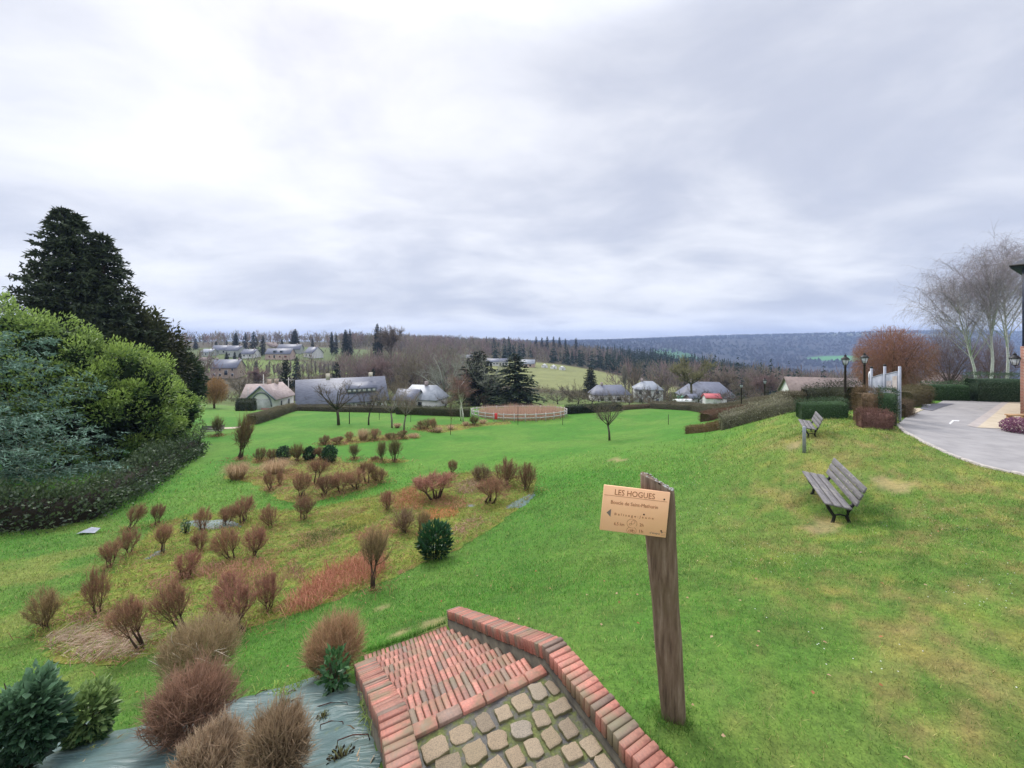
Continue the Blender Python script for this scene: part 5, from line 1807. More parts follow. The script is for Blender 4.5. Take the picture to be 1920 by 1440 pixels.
# ------------------------------------------------------------------ drive and paving on the right
M_ASPH = mat_plain("pale_asphalt", (0.235, 0.225, 0.225), (0.335, 0.32, 0.315), 1.4, 0.8, bmp=0.25, detail=8, lo=0.3, hi=0.7)
M_PAVE = mat_plain("buff_paving", (0.43, 0.36, 0.26), (0.53, 0.455, 0.345), 2.2, 0.85, bmp=0.25)
M_BAND = mat_plain("drain_concrete", (0.34, 0.30, 0.28), (0.42, 0.375, 0.35), 3, 0.85, bmp=0.2)
M_DASPH = mat_plain("dark_asphalt", (0.105, 0.105, 0.125), (0.155, 0.155, 0.185), 3, 0.8, bmp=0.25)
M_STONE = mat_plain("kerb_stone", (0.34, 0.31, 0.28), (0.52, 0.48, 0.44), 9, 0.85, bmp=0.3)
M_PAINT = mat_plain("road_paint", (0.60, 0.60, 0.60), (0.78, 0.78, 0.78), 12, 0.7, bmp=0.1)
ROAD_PX = [(2080, 945), (1925, 893), (1850, 877), (1780, 853), (1730, 829), (1697, 811), (1682, 797), (1700, 782), (1738, 767), (1760, 756), (1772, 750.5), (1835, 750.5), (1925, 751), (2080, 752)]
ROAD = wpoly(ROAD_PX)
_gx = wpoly([(1690, 780), (1702, 766), (1738, 766), (1700, 782)])
PAVED = [ROAD, _gx]
o = sheet("road", ROAD, 0.6, 0.02, M_ASPH, 0.0, 90)
tag(o, "pale asphalt drive curving up to the brick building", kind="structure")
o = sheet("pavement", wpoly([(1832, 803), (1896, 752.5), (1990, 752.5), (2080, 810), (1950, 808)]), 0.7, 0.034, M_PAVE, 0.0, 91)
tag(o, "buff paved forecourt in front of the brick building", kind="structure")
o = sheet("pavement", wpoly([(1813, 799), (1832, 803), (1896, 752.5), (1884, 752.5)]), 0.7, 0.030, M_BAND, 0.0, 92)
tag(o, "pinkish concrete band between drive and forecourt", kind="structure")
o = sheet("pavement", _gx, 0.5, 0.024, M_PAVE, 0.0, 93)
tag(o, "small buff gravel patch beside the notice board", kind="structure")
o = sheet("road", wpoly([(1726, 768), (1732, 758), (1790, 758), (1768, 764), (1748, 771)]), 0.5, 0.040, M_DASPH, 0.0, 94)
tag(o, "dark asphalt side ramp left of the drive", kind="structure")
for pts, lb in (([(1779, 795), (1782, 796.5), (1789, 790.5), (1786, 789)], "left stroke"), ([(1786, 789), (1784, 790.5), (1798, 791), (1799, 789.5)], "top stroke")):
    o = sheet("road_marking", wpoly(pts), 0.3, 0.026, M_PAINT, 0.0, 95)
    tag(o, "white painted arrow on the drive, " + lb, kind="structure")
o = sheet("road_marking", wpoly([(1722, 760), (1745, 761.5), (1745, 760), (1725, 758.7)]), 0.3, 0.046, M_PAINT, 0.0, 95)
tag(o, "white painted line on the dark ramp", kind="structure")
# kerb stones along the grass
kp = np.array(ROAD[0:7])
seg = np.linalg.norm(np.diff(kp, axis=0), axis=1); cum = np.r_[0, np.cumsum(seg)]
kerb = thing("kerb", "pale stone edging between the upper lawn and the drive", "kerb", (kp[0][0], kp[0][1], Hs(*kp[0])))
nk = int(cum[-1] / 0.62)
kst = [MB().box((0, 0, 0), (0.605, 0.13, 0.22), bev=0.012).mesh("kerb_stone", M_STONE) for _ in range(2)]
for i in range(nk):
    s = (i + 0.5) * cum[-1] / nk
    x, y = np.interp(s, cum, kp[:, 0]), np.interp(s, cum, kp[:, 1])
    x2, y2 = np.interp(s + 0.2, cum, kp[:, 0]), np.interp(s + 0.2, cum, kp[:, 1])
    o = link("kerb_stone", kst[i % 2], kerb)
    o.location = Vector((x, y, Hs(x, y) - 0.055)) - kerb.location
    o.rotation_euler = (0, 0, math.atan2(y2 - y, x2 - x) + random.gauss(0, 0.015))
    o.scale = (cum[-1] / nk / 0.62, 1, 1)

# ------------------------------------------------------------------ street lamps
M_BLACK = mat_plain("lamp_black", (0.012, 0.012, 0.013), (0.030, 0.026, 0.025), 12, 0.45, 0.3, bmp=0.1)
M_LPOST = mat_plain("lamp_post_brown", (0.022, 0.014, 0.013), (0.045, 0.030, 0.027), 12, 0.5, 0.2, bmp=0.1)
m, nt, p = nodes_of("lantern_glass")
p.inputs['Base Color'].default_value = (0.72, 0.76, 0.80, 1); p.inputs['Roughness'].default_value = 0.25
p.inputs['Transmission Weight'].default_value = 0.35
M_LGLASS = m


def lantern_parts(parent, z, s=1.0, ox=0.0, oy=0.0):
    ln = link("lantern", MB().lathe([(0.05 * s, z - 0.02 * s), (0.07 * s, z), (0.10 * s, z + 0.03 * s)], 6, (ox, oy, 0)).mesh("lantern", M_BLACK), parent)
    g = MB().lathe([(0.095 * s, z + 0.035 * s), (0.17 * s, z + 0.34 * s)], 6, (ox, oy, 0)).mesh("glass", M_LGLASS)
    link("glass", g, ln)
    fr = MB()
    for k in range(6):
        a = k / 6 * 6.283
        fr.tube([(ox + 0.10 * s * math.cos(a), oy + 0.10 * s * math.sin(a), z + 0.03 * s), (ox + 0.178 * s * math.cos(a), oy + 0.178 * s * math.sin(a), z + 0.345 * s)], 0.011 * s, 4)
    link("glazing_bar", fr.mesh("glazing_bar", M_BLACK), ln)
    link("cap", MB().lathe([(0.205 * s, z + 0.34 * s), (0.20 * s, z + 0.37 * s), (0.13 * s, z + 0.45 * s), (0.065 * s, z + 0.50 * s), (0.06 * s, z + 0.55 * s), (0.075 * s, z + 0.56 * s), (0.02 * s, z + 0.60 * s), (0.012 * s, z + 0.66 * s)], 12, (ox, oy, 0)).mesh("cap", M_BLACK), ln)


def lamp(px, top, Y, label):
    g = on(px, Y)
    o = thing("street_lamp", label, "street lamp", g, 0, "lantern lamp posts")
    Ht = (EYE - (top - HOR) / F * Y) - g.z
    zt = Ht - 0.64
    link("post", MB().lathe([(0.10, -0.1), (0.10, 0.30), (0.075, 0.36), (0.058, 0.5), (0.050, zt - 0.12), (0.07, zt - 0.10), (0.07, zt - 0.06), (0.045, zt - 0.02)], 10).mesh("post", M_LPOST), o)
    lantern_parts(o, zt)
    return Ht


def lampY(px, top, hgt, y0, y1):
    best = None
    for Y in np.arange(y0, y1, 0.25):
        g = on(px, Y)
        e = abs(HOR + (EYE - g.z - hgt) * F / Y - top)
        if best is None or e < best[0]:
            best = (e, Y)
    return best[1]


for px, top, hgt, y0, y1, lb in ((1390, 716, 3.3, 30, 60, "street lamp farthest left, lowest on the slope behind the hedge"), (1434, 708, 3.3, 28, 60, "street lamp second from left, behind the speckled hedge"), (1585, 664, 3.2, 22, 40, "left one of the two tall lamps by the notice board"), (1621, 661, 3.2, 22, 40, "right one of the two tall lamps, nearest the notice board")):
    Y = lampY(px, top, hgt, y0, y1)
    hh = lamp(px, top, Y, lb)
    print("lamp", px, Y, round(hh, 2))

# ------------------------------------------------------------------ notice board
M_WBOARD = mat_plain("weathered_white_board", (0.20, 0.22, 0.265), (0.33, 0.355, 0.41), 3, 0.6, bmp=0.1)
M_GALV = mat_plain("galvanised_post", (0.26, 0.28, 0.33), (0.36, 0.38, 0.435), 6, 0.5, 0.2, bmp=0.05)
M_POSTER = mat_plain("faded_poster", (0.50, 0.40, 0.36), (0.66, 0.62, 0.60), 5, 0.7, bmp=0)
M_POSTER2 = mat_plain("faded_map", (0.35, 0.30, 0.32), (0.60, 0.55, 0.55), 14, 0.7, bmp=0)
nb0 = on(1634, 19.5); nb1 = on(1659, 18.7); nb2 = on(1687, 17.9)
nbo = thing("notice_board", "white three-post notice board above the clipped hedges", "notice board", nb0)


def rel(p):
    return np.array(p) - np.array(nb0)


def topz(py, Y):
    return EYE - (py - HOR) / F * Y


for g, py, Y, dk in ((nb0, 690, 19.5, 1), (nb1, 686, 18.7, 1), (nb2, 687, 17.9, 0)):
    q = rel(g)
    zt = topz(py, Y) - nb0.z
    po = link("post", MB().tube([q + (0, 0, -0.2), (q[0], q[1], zt)], 0.055, 10).mesh("post", M_GALV), nbo)
    if dk:
        link("post_cap", MB().tube([(q[0], q[1], zt - 0.01), (q[0], q[1], zt + 0.07)], 0.06, 10).mesh("post_cap", M_BLACK), po)
for ga, gb, pya, pyb, Ya, Yb in ((nb0, nb1, 708, 702, 19.5, 18.7), (nb1, nb2, 702, 697, 18.7, 17.9)):
    a, b_ = rel(ga), rel(gb)
    za, zb = topz(pya, Ya) - nb0.z, topz(pyb, Yb) - nb0.z
    d = unit((b_ - a) * np.array([1, 1, 0])); nrm_ = np.array([d[1], -d[0], 0])
    a2, b2 = a + d * 0.06, b_ - d * 0.06
    bz = min(za, zb) - 1.3
    V = [(*(a2[:2] + nrm_[:2] * s), bz) for s in (-0.015, 0.015)] + [(*(b2[:2] + nrm_[:2] * s), bz) for s in (-0.015, 0.015)]
    V += [(*(a2[:2] + nrm_[:2] * s), za) for s in (-0.015, 0.015)] + [(*(b2[:2] + nrm_[:2] * s), zb) for s in (-0.015, 0.015)]
    pb = link("panel", MB().add(V, [[[0, 2, 3, 1], [4, 5, 7, 6], [0, 1, 5, 4], [2, 6, 7, 3], [0, 4, 6, 2], [1, 3, 7, 5]]]).mesh("panel", M_WBOARD), nbo)
    link("top_rail", MB().tube([(a2[0], a2[1], za + 0.01), (b2[0], b2[1], zb + 0.01)], 0.03, 6).mesh("top_rail", M_GALV), pb)
    if ga is nb1:
        for (u0, u1, v0, v1, mt) in ((0.08, 0.48, 0.25, 0.62, M_POSTER2), (0.55, 0.92, 0.12, 0.55, M_POSTER), (0.30, 0.85, 0.66, 0.95, M_POSTER)):
            pts = []
            for u, v in ((u0, v0), (u1, v0), (u1, v1), (u0, v1)):
                zz_ = (za * (1 - u) + zb * u); z = zz_ - (zz_ - bz) * v
                pts.append((*(a2[:2] * (1 - u) + b2[:2] * u + nrm_[:2] * 0.019), z))
            link("poster", MB().poly(pts).mesh("poster", mt), pb)
sg = MB()
cq = rel(nb0) + np.array([-0.16, -0.05, topz(716, 19.5) - nb0.z])
sg.tube([cq + (0.0, 0.02, 0), cq + (0.0, -0.0, 0)], 0.24, 16)
ro = thing("round_sign", "small round white road sign behind the notice board's left post", "sign", on(1630, 19.75))
q0 = np.array(on(1630, 19.75))
link("post", MB().tube([(0, 0, -0.2), (0, 0, topz(700, 19.75) - q0[2])], 0.03, 8).mesh("post", M_GALV), ro)
dz0 = topz(704, 19.75) - q0[2]
link("disc", MB().tube([(0.02, -0.05, dz0), (-0.01, -0.035, dz0)], 0.22, 18).mesh("disc", M_PAINT), ro)

# ------------------------------------------------------------------ hedges
DG0, DG1 = (0.022, 0.050, 0.022), (0.085, 0.150, 0.055)
OG0, OG1 = (0.050, 0.052, 0.022), (0.135, 0.13, 0.060)
BR0, BR1 = (0.060, 0.038, 0.028), (0.20, 0.125, 0.090)
hedge("hedge", "dark green square-cut hedge block left of the notice board", [(1498, 784), (1582, 782)], 1.5, 0.92, DG0, DG1, L=0.05, lw=0.03, n_per_m2=420)
hedge("hedge", "loose dark hedge behind the square-cut block", [on(1508, 24), on(1560, 23.5), on(1606, 22)], 1.8, 1.55, (0.020, 0.026, 0.014), (0.085, 0.085, 0.045), L=0.06, lw=0.035, round_=1.0, rough=0.12, n_per_m2=300)
hedge("hedge", "dark green rounded half of the tall clipped hedge by the drive", [on(1646, 17.6), on(1680, 17.2)], 1.5, 1.62, DG0, (0.075, 0.125, 0.052), L=0.05, lw=0.03, round_=0.6, n_per_m2=420)
hedge("hedge", "brown bare half of the tall clipped hedge by the drive", [on(1608, 17.9), on(1640, 17.65)], 1.3, 1.58, (0.116, 0.085, 0.046), (0.372, 0.240, 0.147), kind='twig', L=0.09, lw=0.006, round_=0.5, n_per_m2=420)
hedge("hedge", "low red-brown hedge strip at the grass edge beside the drive", [(1610, 800), (1668, 804)], 0.8, 0.72, (0.132, 0.074, 0.062), (0.434, 0.232, 0.186), kind='twig', L=0.08, lw=0.006, n_per_m2=700)
hedge("hedge", "olive hedge behind the notice board, left of the ramp", [on(1694, 22.5), on(1730, 24.5)], 1.0, 1.05, (0.093, 0.085, 0.046), (0.264, 0.217, 0.124), kind='twig', L=0.09, lw=0.006, n_per_m2=420)
hedge("hedge", "small loose shrub hedge under the notice board's right post", [on(1684, 19.2), on(1696, 20.2)], 0.7, 0.8, (0.093, 0.070, 0.046), (0.295, 0.217, 0.139), kind='twig', L=0.1, lw=0.006, n_per_m2=420)
hedge("hedge", "clipped dark green hedge in front of the small gable house", [on(1736, 26.2), on(1806, 25.6)], 1.4, 1.25, DG0, (0.070, 0.135, 0.050), L=0.05, lw=0.032, n_per_m2=360)
hedge("hedge", "taller clipped dark green hedge under the birches", [on(1820, 25.4), on(1912, 24.6)], 1.6, 1.72, (0.024, 0.050, 0.030), (0.10, 0.165, 0.085), L=0.055, lw=0.034, round_=0.5, n_per_m2=360)
hedge("hedge", "thin dark hedge line beyond the olive hedge", [on(1690, 33), on(1738, 33)], 1.0, 0.75, (0.018, 0.016, 0.014), (0.05, 0.04, 0.032), L=0.06, lw=0.03, n_per_m2=260)
hedge("hedge", "speckled grey-green hedge running up the crest of the lawn", [(1352, 806), (1400, 793), (1450, 781), (1492, 771)], 1.3, 1.05, (0.075, 0.072, 0.042), (0.38, 0.36, 0.24), L=0.075, lw=0.04, round_=0.7, rough=0.09, n_per_m2=420)
hedge("hedge", "low brown hedge at the foot of the crest, nearest the lower lawn", [(1292, 812), (1330, 808), (1358, 803)], 0.9, 0.55, (0.139, 0.101, 0.046), (0.357, 0.256, 0.132), kind='twig', L=0.1, lw=0.008, n_per_m2=420)
hedge("hedge", "curved dark brown hedge behind the speckled hedge", [on(1322, 36), on(1345, 38.5), on(1385, 38), on(1440, 34)], 1.1, 0.85, (0.12, 0.075, 0.05), (0.30, 0.18, 0.125), kind='twig', L=0.1, lw=0.008, n_per_m2=300)
# left boundary
hedge("hedge", "tall dark overgrown hedge below the evergreen trees on the left", [(-160, 1000), (0, 992), (130, 982), (210, 938), (290, 890), (358, 850)], 1.5, 1.1, (0.026, 0.050, 0.022), (0.105, 0.150, 0.062), L=0.15, lw=0.08, rough=0.26, round_=0.8, wild=0.55, n_per_m2=230, core=(0.022, 0.018, 0.012))
# park hedges at the bottom of the lawn
hedge("hedge", "brownish clipped hedge slanting down the left side of the lower lawn", [(472, 796), (510, 784), (548, 771)], 1.2, 1.2, (0.12, 0.11, 0.07), (0.33, 0.29, 0.19), kind='twig', L=0.12, lw=0.010, n_per_m2=330)
hedge("hedge", "long dark hedge between the lower lawn and the slate-roofed house", [(550, 770), (640, 772), (740, 774)], 1.2, 0.95, (0.05, 0.045, 0.028), (0.16, 0.14, 0.085), L=0.11, lw=0.055, n_per_m2=150)
hedge("hedge", "green-brown hedge behind the white-stemmed young birch", [(745, 776), (800, 778), (880, 781)], 1.2, 1.25, (0.035, 0.042, 0.018), (0.13, 0.12, 0.06), L=0.11, lw=0.055, n_per_m2=150)
hedge("hedge", "black-green clipped hedge right of the pond", [(1062, 776), (1120, 773), (1160, 770)], 1.3, 1.25, (0.010, 0.016, 0.008), (0.035, 0.045, 0.022), L=0.11, lw=0.06, n_per_m2=170)
hedge("hedge", "low sparse hedge between the dark and the long brown hedges", [(1165, 769), (1220, 765)], 0.9, 0.7, (0.109, 0.085, 0.054), (0.310, 0.232, 0.155), kind='twig', L=0.14, lw=0.012, n_per_m2=200)
hedge("hedge", "long brown clipped hedge along the far right of the lower lawn", [(1222, 766), (1300, 770), (1400, 772), (1490, 772)], 1.3, 1.25, (0.135, 0.120, 0.080), (0.34, 0.30, 0.205), kind='twig', L=0.13, lw=0.011, n_per_m2=260)
hedge("hedge", "big dark rounded hedge in the white house's garden", [on(445, 64), on(478, 65)], 3.0, 1.9, (0.012, 0.018, 0.008), (0.07, 0.085, 0.035), L=0.14, lw=0.08, round_=1.0, n_per_m2=110)

# ------------------------------------------------------------------ brick building at the right edge
m, nt, p = nodes_of("brick_wall")
_t = nt.nodes.new("ShaderNodeTexCoord"); _br = nt.nodes.new("ShaderNodeTexBrick")
_mp = nt.nodes.new("ShaderNodeMapping"); _mp.inputs['Rotation'].default_value = (R(90), 0, 0)
nt.links.new(_t.outputs['Object'], _mp.inputs[0]); nt.links.new(_mp.outputs[0], _br.inputs['Vector'])
_br.inputs['Scale'].default_value = 1.0; _br.inputs['Brick Width'].default_value = 0.22; _br.inputs['Row Height'].default_value = 0.075; _br.inputs['Mortar Size'].default_value = 0.009
_br.inputs['Color1'].default_value = (0.36, 0.13, 0.085, 1); _br.inputs['Color2'].default_value = (0.27, 0.105, 0.075, 1); _br.inputs['Mortar'].default_value = (0.42, 0.36, 0.30, 1)
nt.links.new(_br.outputs[0], p.inputs['Base Color']); p.inputs['Roughness'].default_value = 0.85
bump(nt, p, _br.outputs[1], -0.4, 0.01)
M_BWALL = m
M_SLATE = mat_plain("blue_black_slate", (0.018, 0.024, 0.045), (0.045, 0.055, 0.090), 5, 0.55, bmp=0.3)
M_TIMBER = mat_plain("tan_timber", (0.36, 0.22, 0.11), (0.48, 0.31, 0.17), 6, 0.7, bmp=0.2)
bb = G(1913, 783)
bx, by = bb.x, bb.y
bld = thing("brick_building", "brick ground floor and slate-hung upper storey cut by the right edge", "building", bb, R(-58))
link("wall", MB().box((4.0, 4.0, 1.60), (8.0, 8.0, 3.9)).mesh("wall", M_BWALL), bld)
sl_ = MB().box((4.06, 4.0, 5.6), (8.0, 8.06, 4.08))
up = link("upper_wall", sl_.mesh("upper_wall", M_SLATE), bld)
rf = MB().add([(-0.28, -0.3, 7.45), (8.4, -0.3, 7.45), (8.4, 8.4, 7.45), (-0.28, 8.4, 7.45), (-0.28, -0.3, 7.62), (8.4, -0.3, 7.62), (8.4, 8.4, 7.62), (-0.28, 8.4, 7.62), (4.0, 2.5, 10.6), (4.0, 5.5, 10.6)],
              [[[0, 3, 2, 1], [0, 1, 5, 4], [1, 2, 6, 5], [2, 3, 7, 6], [3, 0, 4, 7], [6, 7, 9, 9][:4]], [[4, 5, 8], [6, 7, 9]], [[5, 6, 9, 8], [7, 4, 8, 9]]][1:] if False else [[[0, 3, 2, 1], [0, 1, 5, 4], [1, 2, 6, 5], [2, 3, 7, 6], [3, 0, 4, 7], [5, 6, 9, 8], [7, 4, 8, 9]], [[4, 5, 8], [6, 7, 9]]])
link("roof", rf.mesh("roof", M_SLATE), bld)
link("gutter", MB().tube([(-0.3, -0.36, 7.56), (8.4, -0.36, 7.56)], 0.07, 6).mesh("gutter", M_BLACK), bld)
lc_ = A(1903, 672, by - 0.1)
wl = thing("wall_lantern", "black wall lantern with white glass on the brick building's corner", "lamp", lc_)
lantern_parts(wl, -0.35, 1.0)
br_ = MB(); br_.tube([(0, 0, -0.37), (0.02, 0, -0.46), (0.16, 0.05, -0.48), (bx - lc_.x + 0.02, 0.12, -0.40)], 0.016, 6)
link("bracket", br_.mesh("bracket", M_BLACK), wl)
pk = A(1898, 778, by - 0.6)
pt = thing("timber_seat", "short tan timber plank seat against the brick building", "bench", (pk.x, pk.y, Hs(pk.x, pk.y)))
link("seat_plank", MB().box((0.25, 0, pk.z - Hs(pk.x, pk.y)), (0.9, 0.3, 0.06), bev=0.008).mesh("seat_plank", M_TIMBER), pt)
for sx_ in (-0.1, 0.6):
    link("leg", MB().box((sx_, 0, (pk.z - Hs(pk.x, pk.y)) / 2 - 0.05), (0.07, 0.26, pk.z - Hs(pk.x, pk.y))).mesh("leg", M_TIMBER), pt)
hg = G(1912, 812)
hm = leafy_mesh(760, 0.52, 0.34, 0.26, 2600, 0.07, 0.035, (0.15, 0.055, 0.10), (0.42, 0.20, 0.30), power=0.35)
st = MB().tube([(0, 0, -0.1), (0, 0, 0.2)], 0.03, 5, (0.05, 0.04, 0.03)).mesh("stem", M_BARK)
place((st, hm), "heather_shrub", "mauve-pink heather mound at the right edge by the drive", "shrub", hg, 0, 1.0, None, ("stem", "leaves"))
# round steel post in front of the far bench
gpost = G(1508, 850)
po = thing("marker_post", "low round grey post standing in front of the farther bench", "post", gpost)
hp = (850 - 801) / (F / gpost.y)
link("pole", MB().lathe([(0.055, -0.1), (0.055, hp - 0.02), (0.045, hp)], 12).mesh("pole", M_GALV), po)
# litter
gl = G(160, 1002)
lt = MB(); rg = np.random.default_rng(9)
V = np.array([(-0.25, -0.05, 0.03), (0.02, -0.10, 0.10), (0.30, 0.0, 0.04), (0.28, 0.20, 0.10), (0.0, 0.18, 0.14), (-0.22, 0.14, 0.05)]) * 1.1
lt.add(V, [[[0, 1, 4, 5], [1, 2, 3, 4]]])
o = link("crumpled_sheet", lt.mesh("crumpled_sheet", M_WBOARD)); o.location = gl
tag(o, "crumpled white sheet lying on the grass by the left hedge", "litter")

# ------------------------------------------------------------------ evergreen trees on the left
SPR = [
    (116, 388, 30.0, 5.2, 1001, "tallest dark spruce with twin tips on the left"),
    (140, 398, 30.6, 4.6, 1002, "second leader spruce grown into the tallest one"),
    (193, 434, 31.5, 4.6, 1003, "spruce with a thin pointed top right of the tallest"),
]
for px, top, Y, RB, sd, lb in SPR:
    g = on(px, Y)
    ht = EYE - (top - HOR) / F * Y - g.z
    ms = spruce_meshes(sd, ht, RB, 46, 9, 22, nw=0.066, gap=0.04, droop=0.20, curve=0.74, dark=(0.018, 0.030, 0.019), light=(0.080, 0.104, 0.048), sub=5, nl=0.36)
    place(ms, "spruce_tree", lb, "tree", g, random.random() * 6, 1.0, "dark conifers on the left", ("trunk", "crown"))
for px, top, Y, RX, sd, dk, lt_, lb in ((238, 528, 33, 3.0, 1011, (0.018, 0.028, 0.014), (0.080, 0.088, 0.034), "dark olive conifer leaning out right of the spruces"),
                                       (283, 585, 35, 2.8, 1012, (0.018, 0.026, 0.014), (0.080, 0.082, 0.032), "round dark conifer lower right in the left tree group"),
                                       (328, 652, 39, 2.4, 1013, (0.018, 0.034, 0.018), (0.066, 0.096, 0.040), "last dark conifer of the left group, beside the golden willow")):
    g = on(px, Y)
    ht = EYE - (top - HOR) / F * Y - g.z
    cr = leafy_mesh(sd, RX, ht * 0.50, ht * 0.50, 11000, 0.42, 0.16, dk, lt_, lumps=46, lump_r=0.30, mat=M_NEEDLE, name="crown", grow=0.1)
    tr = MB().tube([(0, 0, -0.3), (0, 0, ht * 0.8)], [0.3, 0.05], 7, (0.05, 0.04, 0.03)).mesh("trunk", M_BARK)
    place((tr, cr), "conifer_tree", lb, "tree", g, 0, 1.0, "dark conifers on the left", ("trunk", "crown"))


def laurel(px, Y, RX, zc, RZ, n, sd, dk, lt_, lb, L=0.20, lumps=110, lr=0.20):
    g = on(px, Y)
    cr = leafy_mesh(sd, RX, RZ, zc, n, L, L * 0.42, dk, lt_, lumps=lumps, lump_r=lr, name="crown", grow=0.55, up=0.4)
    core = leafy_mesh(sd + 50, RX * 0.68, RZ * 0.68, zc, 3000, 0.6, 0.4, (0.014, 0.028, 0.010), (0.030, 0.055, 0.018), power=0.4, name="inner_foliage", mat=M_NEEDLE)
    tr = MB()
    rg = np.random.default_rng(sd)
    for k in range(7):
        a = rg.random() * 6.28
        tr.tube([(0.2 * math.cos(a), 0.2 * math.sin(a), -0.2), (0.25 * RX * math.cos(a), 0.25 * RX * math.sin(a), zc * 0.6), (0.6 * RX * math.cos(a), 0.6 * RX * math.sin(a), zc * 1.1)], [0.16, 0.10, 0.04], 6, (0.05, 0.042, 0.03))
    return place((tr.mesh("trunk", M_BARK), cr, core), "laurel_tree", lb, "tree", g, 0, 1.0, None, ("trunk", "crown", "inner_foliage"))


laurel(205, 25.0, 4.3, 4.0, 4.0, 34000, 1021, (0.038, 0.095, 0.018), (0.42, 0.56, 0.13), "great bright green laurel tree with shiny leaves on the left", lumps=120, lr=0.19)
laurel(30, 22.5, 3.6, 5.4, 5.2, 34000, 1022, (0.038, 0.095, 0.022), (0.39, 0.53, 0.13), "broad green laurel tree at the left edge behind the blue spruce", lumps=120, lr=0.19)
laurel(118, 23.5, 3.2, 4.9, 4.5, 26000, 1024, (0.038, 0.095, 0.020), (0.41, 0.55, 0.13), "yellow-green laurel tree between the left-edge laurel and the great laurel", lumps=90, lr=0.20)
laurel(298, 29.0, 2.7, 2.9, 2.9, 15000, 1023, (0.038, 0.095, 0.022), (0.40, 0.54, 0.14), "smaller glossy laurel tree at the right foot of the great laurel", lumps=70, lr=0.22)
g = on(-135, 15.5)
ms = spruce_meshes(1031, 8.8, 6.6, 24, 9, 44, dark=(0.034, 0.088, 0.055), light=(0.29, 0.45, 0.34), z0=0.10, droop=0.22, nw=0.020, gap=0.10, tips_up=0.14, curve=0.6, sub=8, nl=0.17, trunk=(0.14, 0.10, 0.08))
place(ms, "blue_spruce", "blue-grey spruce branches sweeping in from the left edge", "tree", g, 1.3, 1.0, None, ("trunk", "crown"))

# ------------------------------------------------------------------ pond with its round fence
M_RAIL = mat_plain("grey_rail_wood", (0.42, 0.39, 0.36), (0.60, 0.57, 0.54), 5, 0.85, bmp=0.2)
pf = G(972, 791.5); pl = G(882, 782); pr = G(1064, 781)
prx = (pr.x - pl.x) / 2; pcx = (pr.x + pl.x) / 2; pry = prx * 0.78; pcy = pf.y + pry
fence = thing("pond_fence", "round grey two-rail wooden fence around the reed pond", "fence", (pcx, pf.y, Hs(pcx, pf.y)))
fo_ = fence.location.copy()
npost = 30
pts = []
for k in range(npost):
    a = k / npost * 6.2832
    x, y = pcx + prx * math.cos(a), pcy + pry * math.sin(a)
    pts.append((x, y, Hs(x, y)))
pm = MB().box((0, 0, 0.5), (0.11, 0.11, 1.25)).mesh("post", M_RAIL)
for k in range(npost):
    o = link("post", pm, fence); o.location = Vector(pts[k]) - fo_
    a, b_ = Vector(pts[k]) - fo_, Vector(pts[(k + 1) % npost]) - fo_
    for zz_ in (0.95, 0.50):
        d = b_ - a
        L_ = d.length
        rm = MB().box((0, 0, 0), (L_ + 0.05, 0.045, 0.15)).mesh("rail", M_RAIL)
        o = link("rail", rm, fence)
        o.location = (a + b_) / 2 + Vector((0, 0, zz_))
        o.rotation_euler = (0, -math.asin(d.z / L_), math.atan2(d.y, d.x))
rg = np.random.default_rng(31)
n = 5200
r = np.sqrt(rg.random(n)); a = rg.random(n) * 6.283
x = pcx + r * np.cos(a) * prx * 0.90 + 0.4; y = pcy + r * np.sin(a) * pry * 0.88
P0 = np.c_[x, y, H(x, y)]
hh = rg.uniform(0.95, 1.75, n) * (0.7 + 0.6 * fbm(x * 0.5, y * 0.5, 6))
P2 = P0 + np.c_[rg.normal(0, 0.14, (n, 2)), hh]
mb = MB()
ribbons(mb, P0, (P0 + P2) / 2 + rg.normal(0, 0.03, (n, 3)), P2, 0.017, mixcol((0.38, 0.22, 0.16), (0.52, 0.33, 0.24), rg.random(n)), mixcol((0.56, 0.34, 0.26), (0.80, 0.58, 0.45), rg.random(n)), rg)
o = link("reeds", mb.mesh("reeds", M_DRY)); tag(o, "dry pinkish reeds filling the fenced pond", kind="stuff")
M_RED = mat_plain("red_enamel", (0.62, 0.035, 0.045), (0.74, 0.06, 0.07), 4, 0.5, bmp=0.05)
rp = on(930, pf.y - 0.1)
rn = thing("red_notice", "bright red safety cabinet on the pond fence", "safety sign", rp)
sx_ = F / rp.y
link("cabinet", MB().box((0, 0, (790 - 782) / sx_ + 0.2), (5.2 / sx_, 0.16, 11 / sx_), bev=0.03).mesh("cabinet", M_RED), rn)
link("post", MB().box((0, 0.1, 0.4), (0.08, 0.08, 1.3)).mesh("post", M_RAIL), rn)

# ------------------------------------------------------------------ houses
M_WHITE = mat_plain("white_render", (0.62, 0.61, 0.60), (0.78, 0.77, 0.75), 1.2, 0.85, bmp=0.1)
M_CREAM = mat_plain("cream_render", (0.52, 0.46, 0.36), (0.66, 0.59, 0.48), 1.2, 0.85, bmp=0.1)
M_STONEW = mat_plain("warm_stone", (0.33, 0.25, 0.19), (0.56, 0.45, 0.36), 2.2, 0.9, bmp=0.3)
M_PINKW = mat_plain("pinkish_wall", (0.50, 0.36, 0.30), (0.62, 0.48, 0.41), 1.5, 0.9, bmp=0.1)
M_GREYW = mat_plain("grey_green_render", (0.38, 0.40, 0.37), (0.52, 0.54, 0.51), 1.5, 0.9, bmp=0.1)
M_RSLATE = mat_plain("slate_roof", (0.10, 0.110, 0.150), (0.17, 0.180, 0.228), 1.3, 0.55, bmp=0.15, stretch=(1, 1, 6))
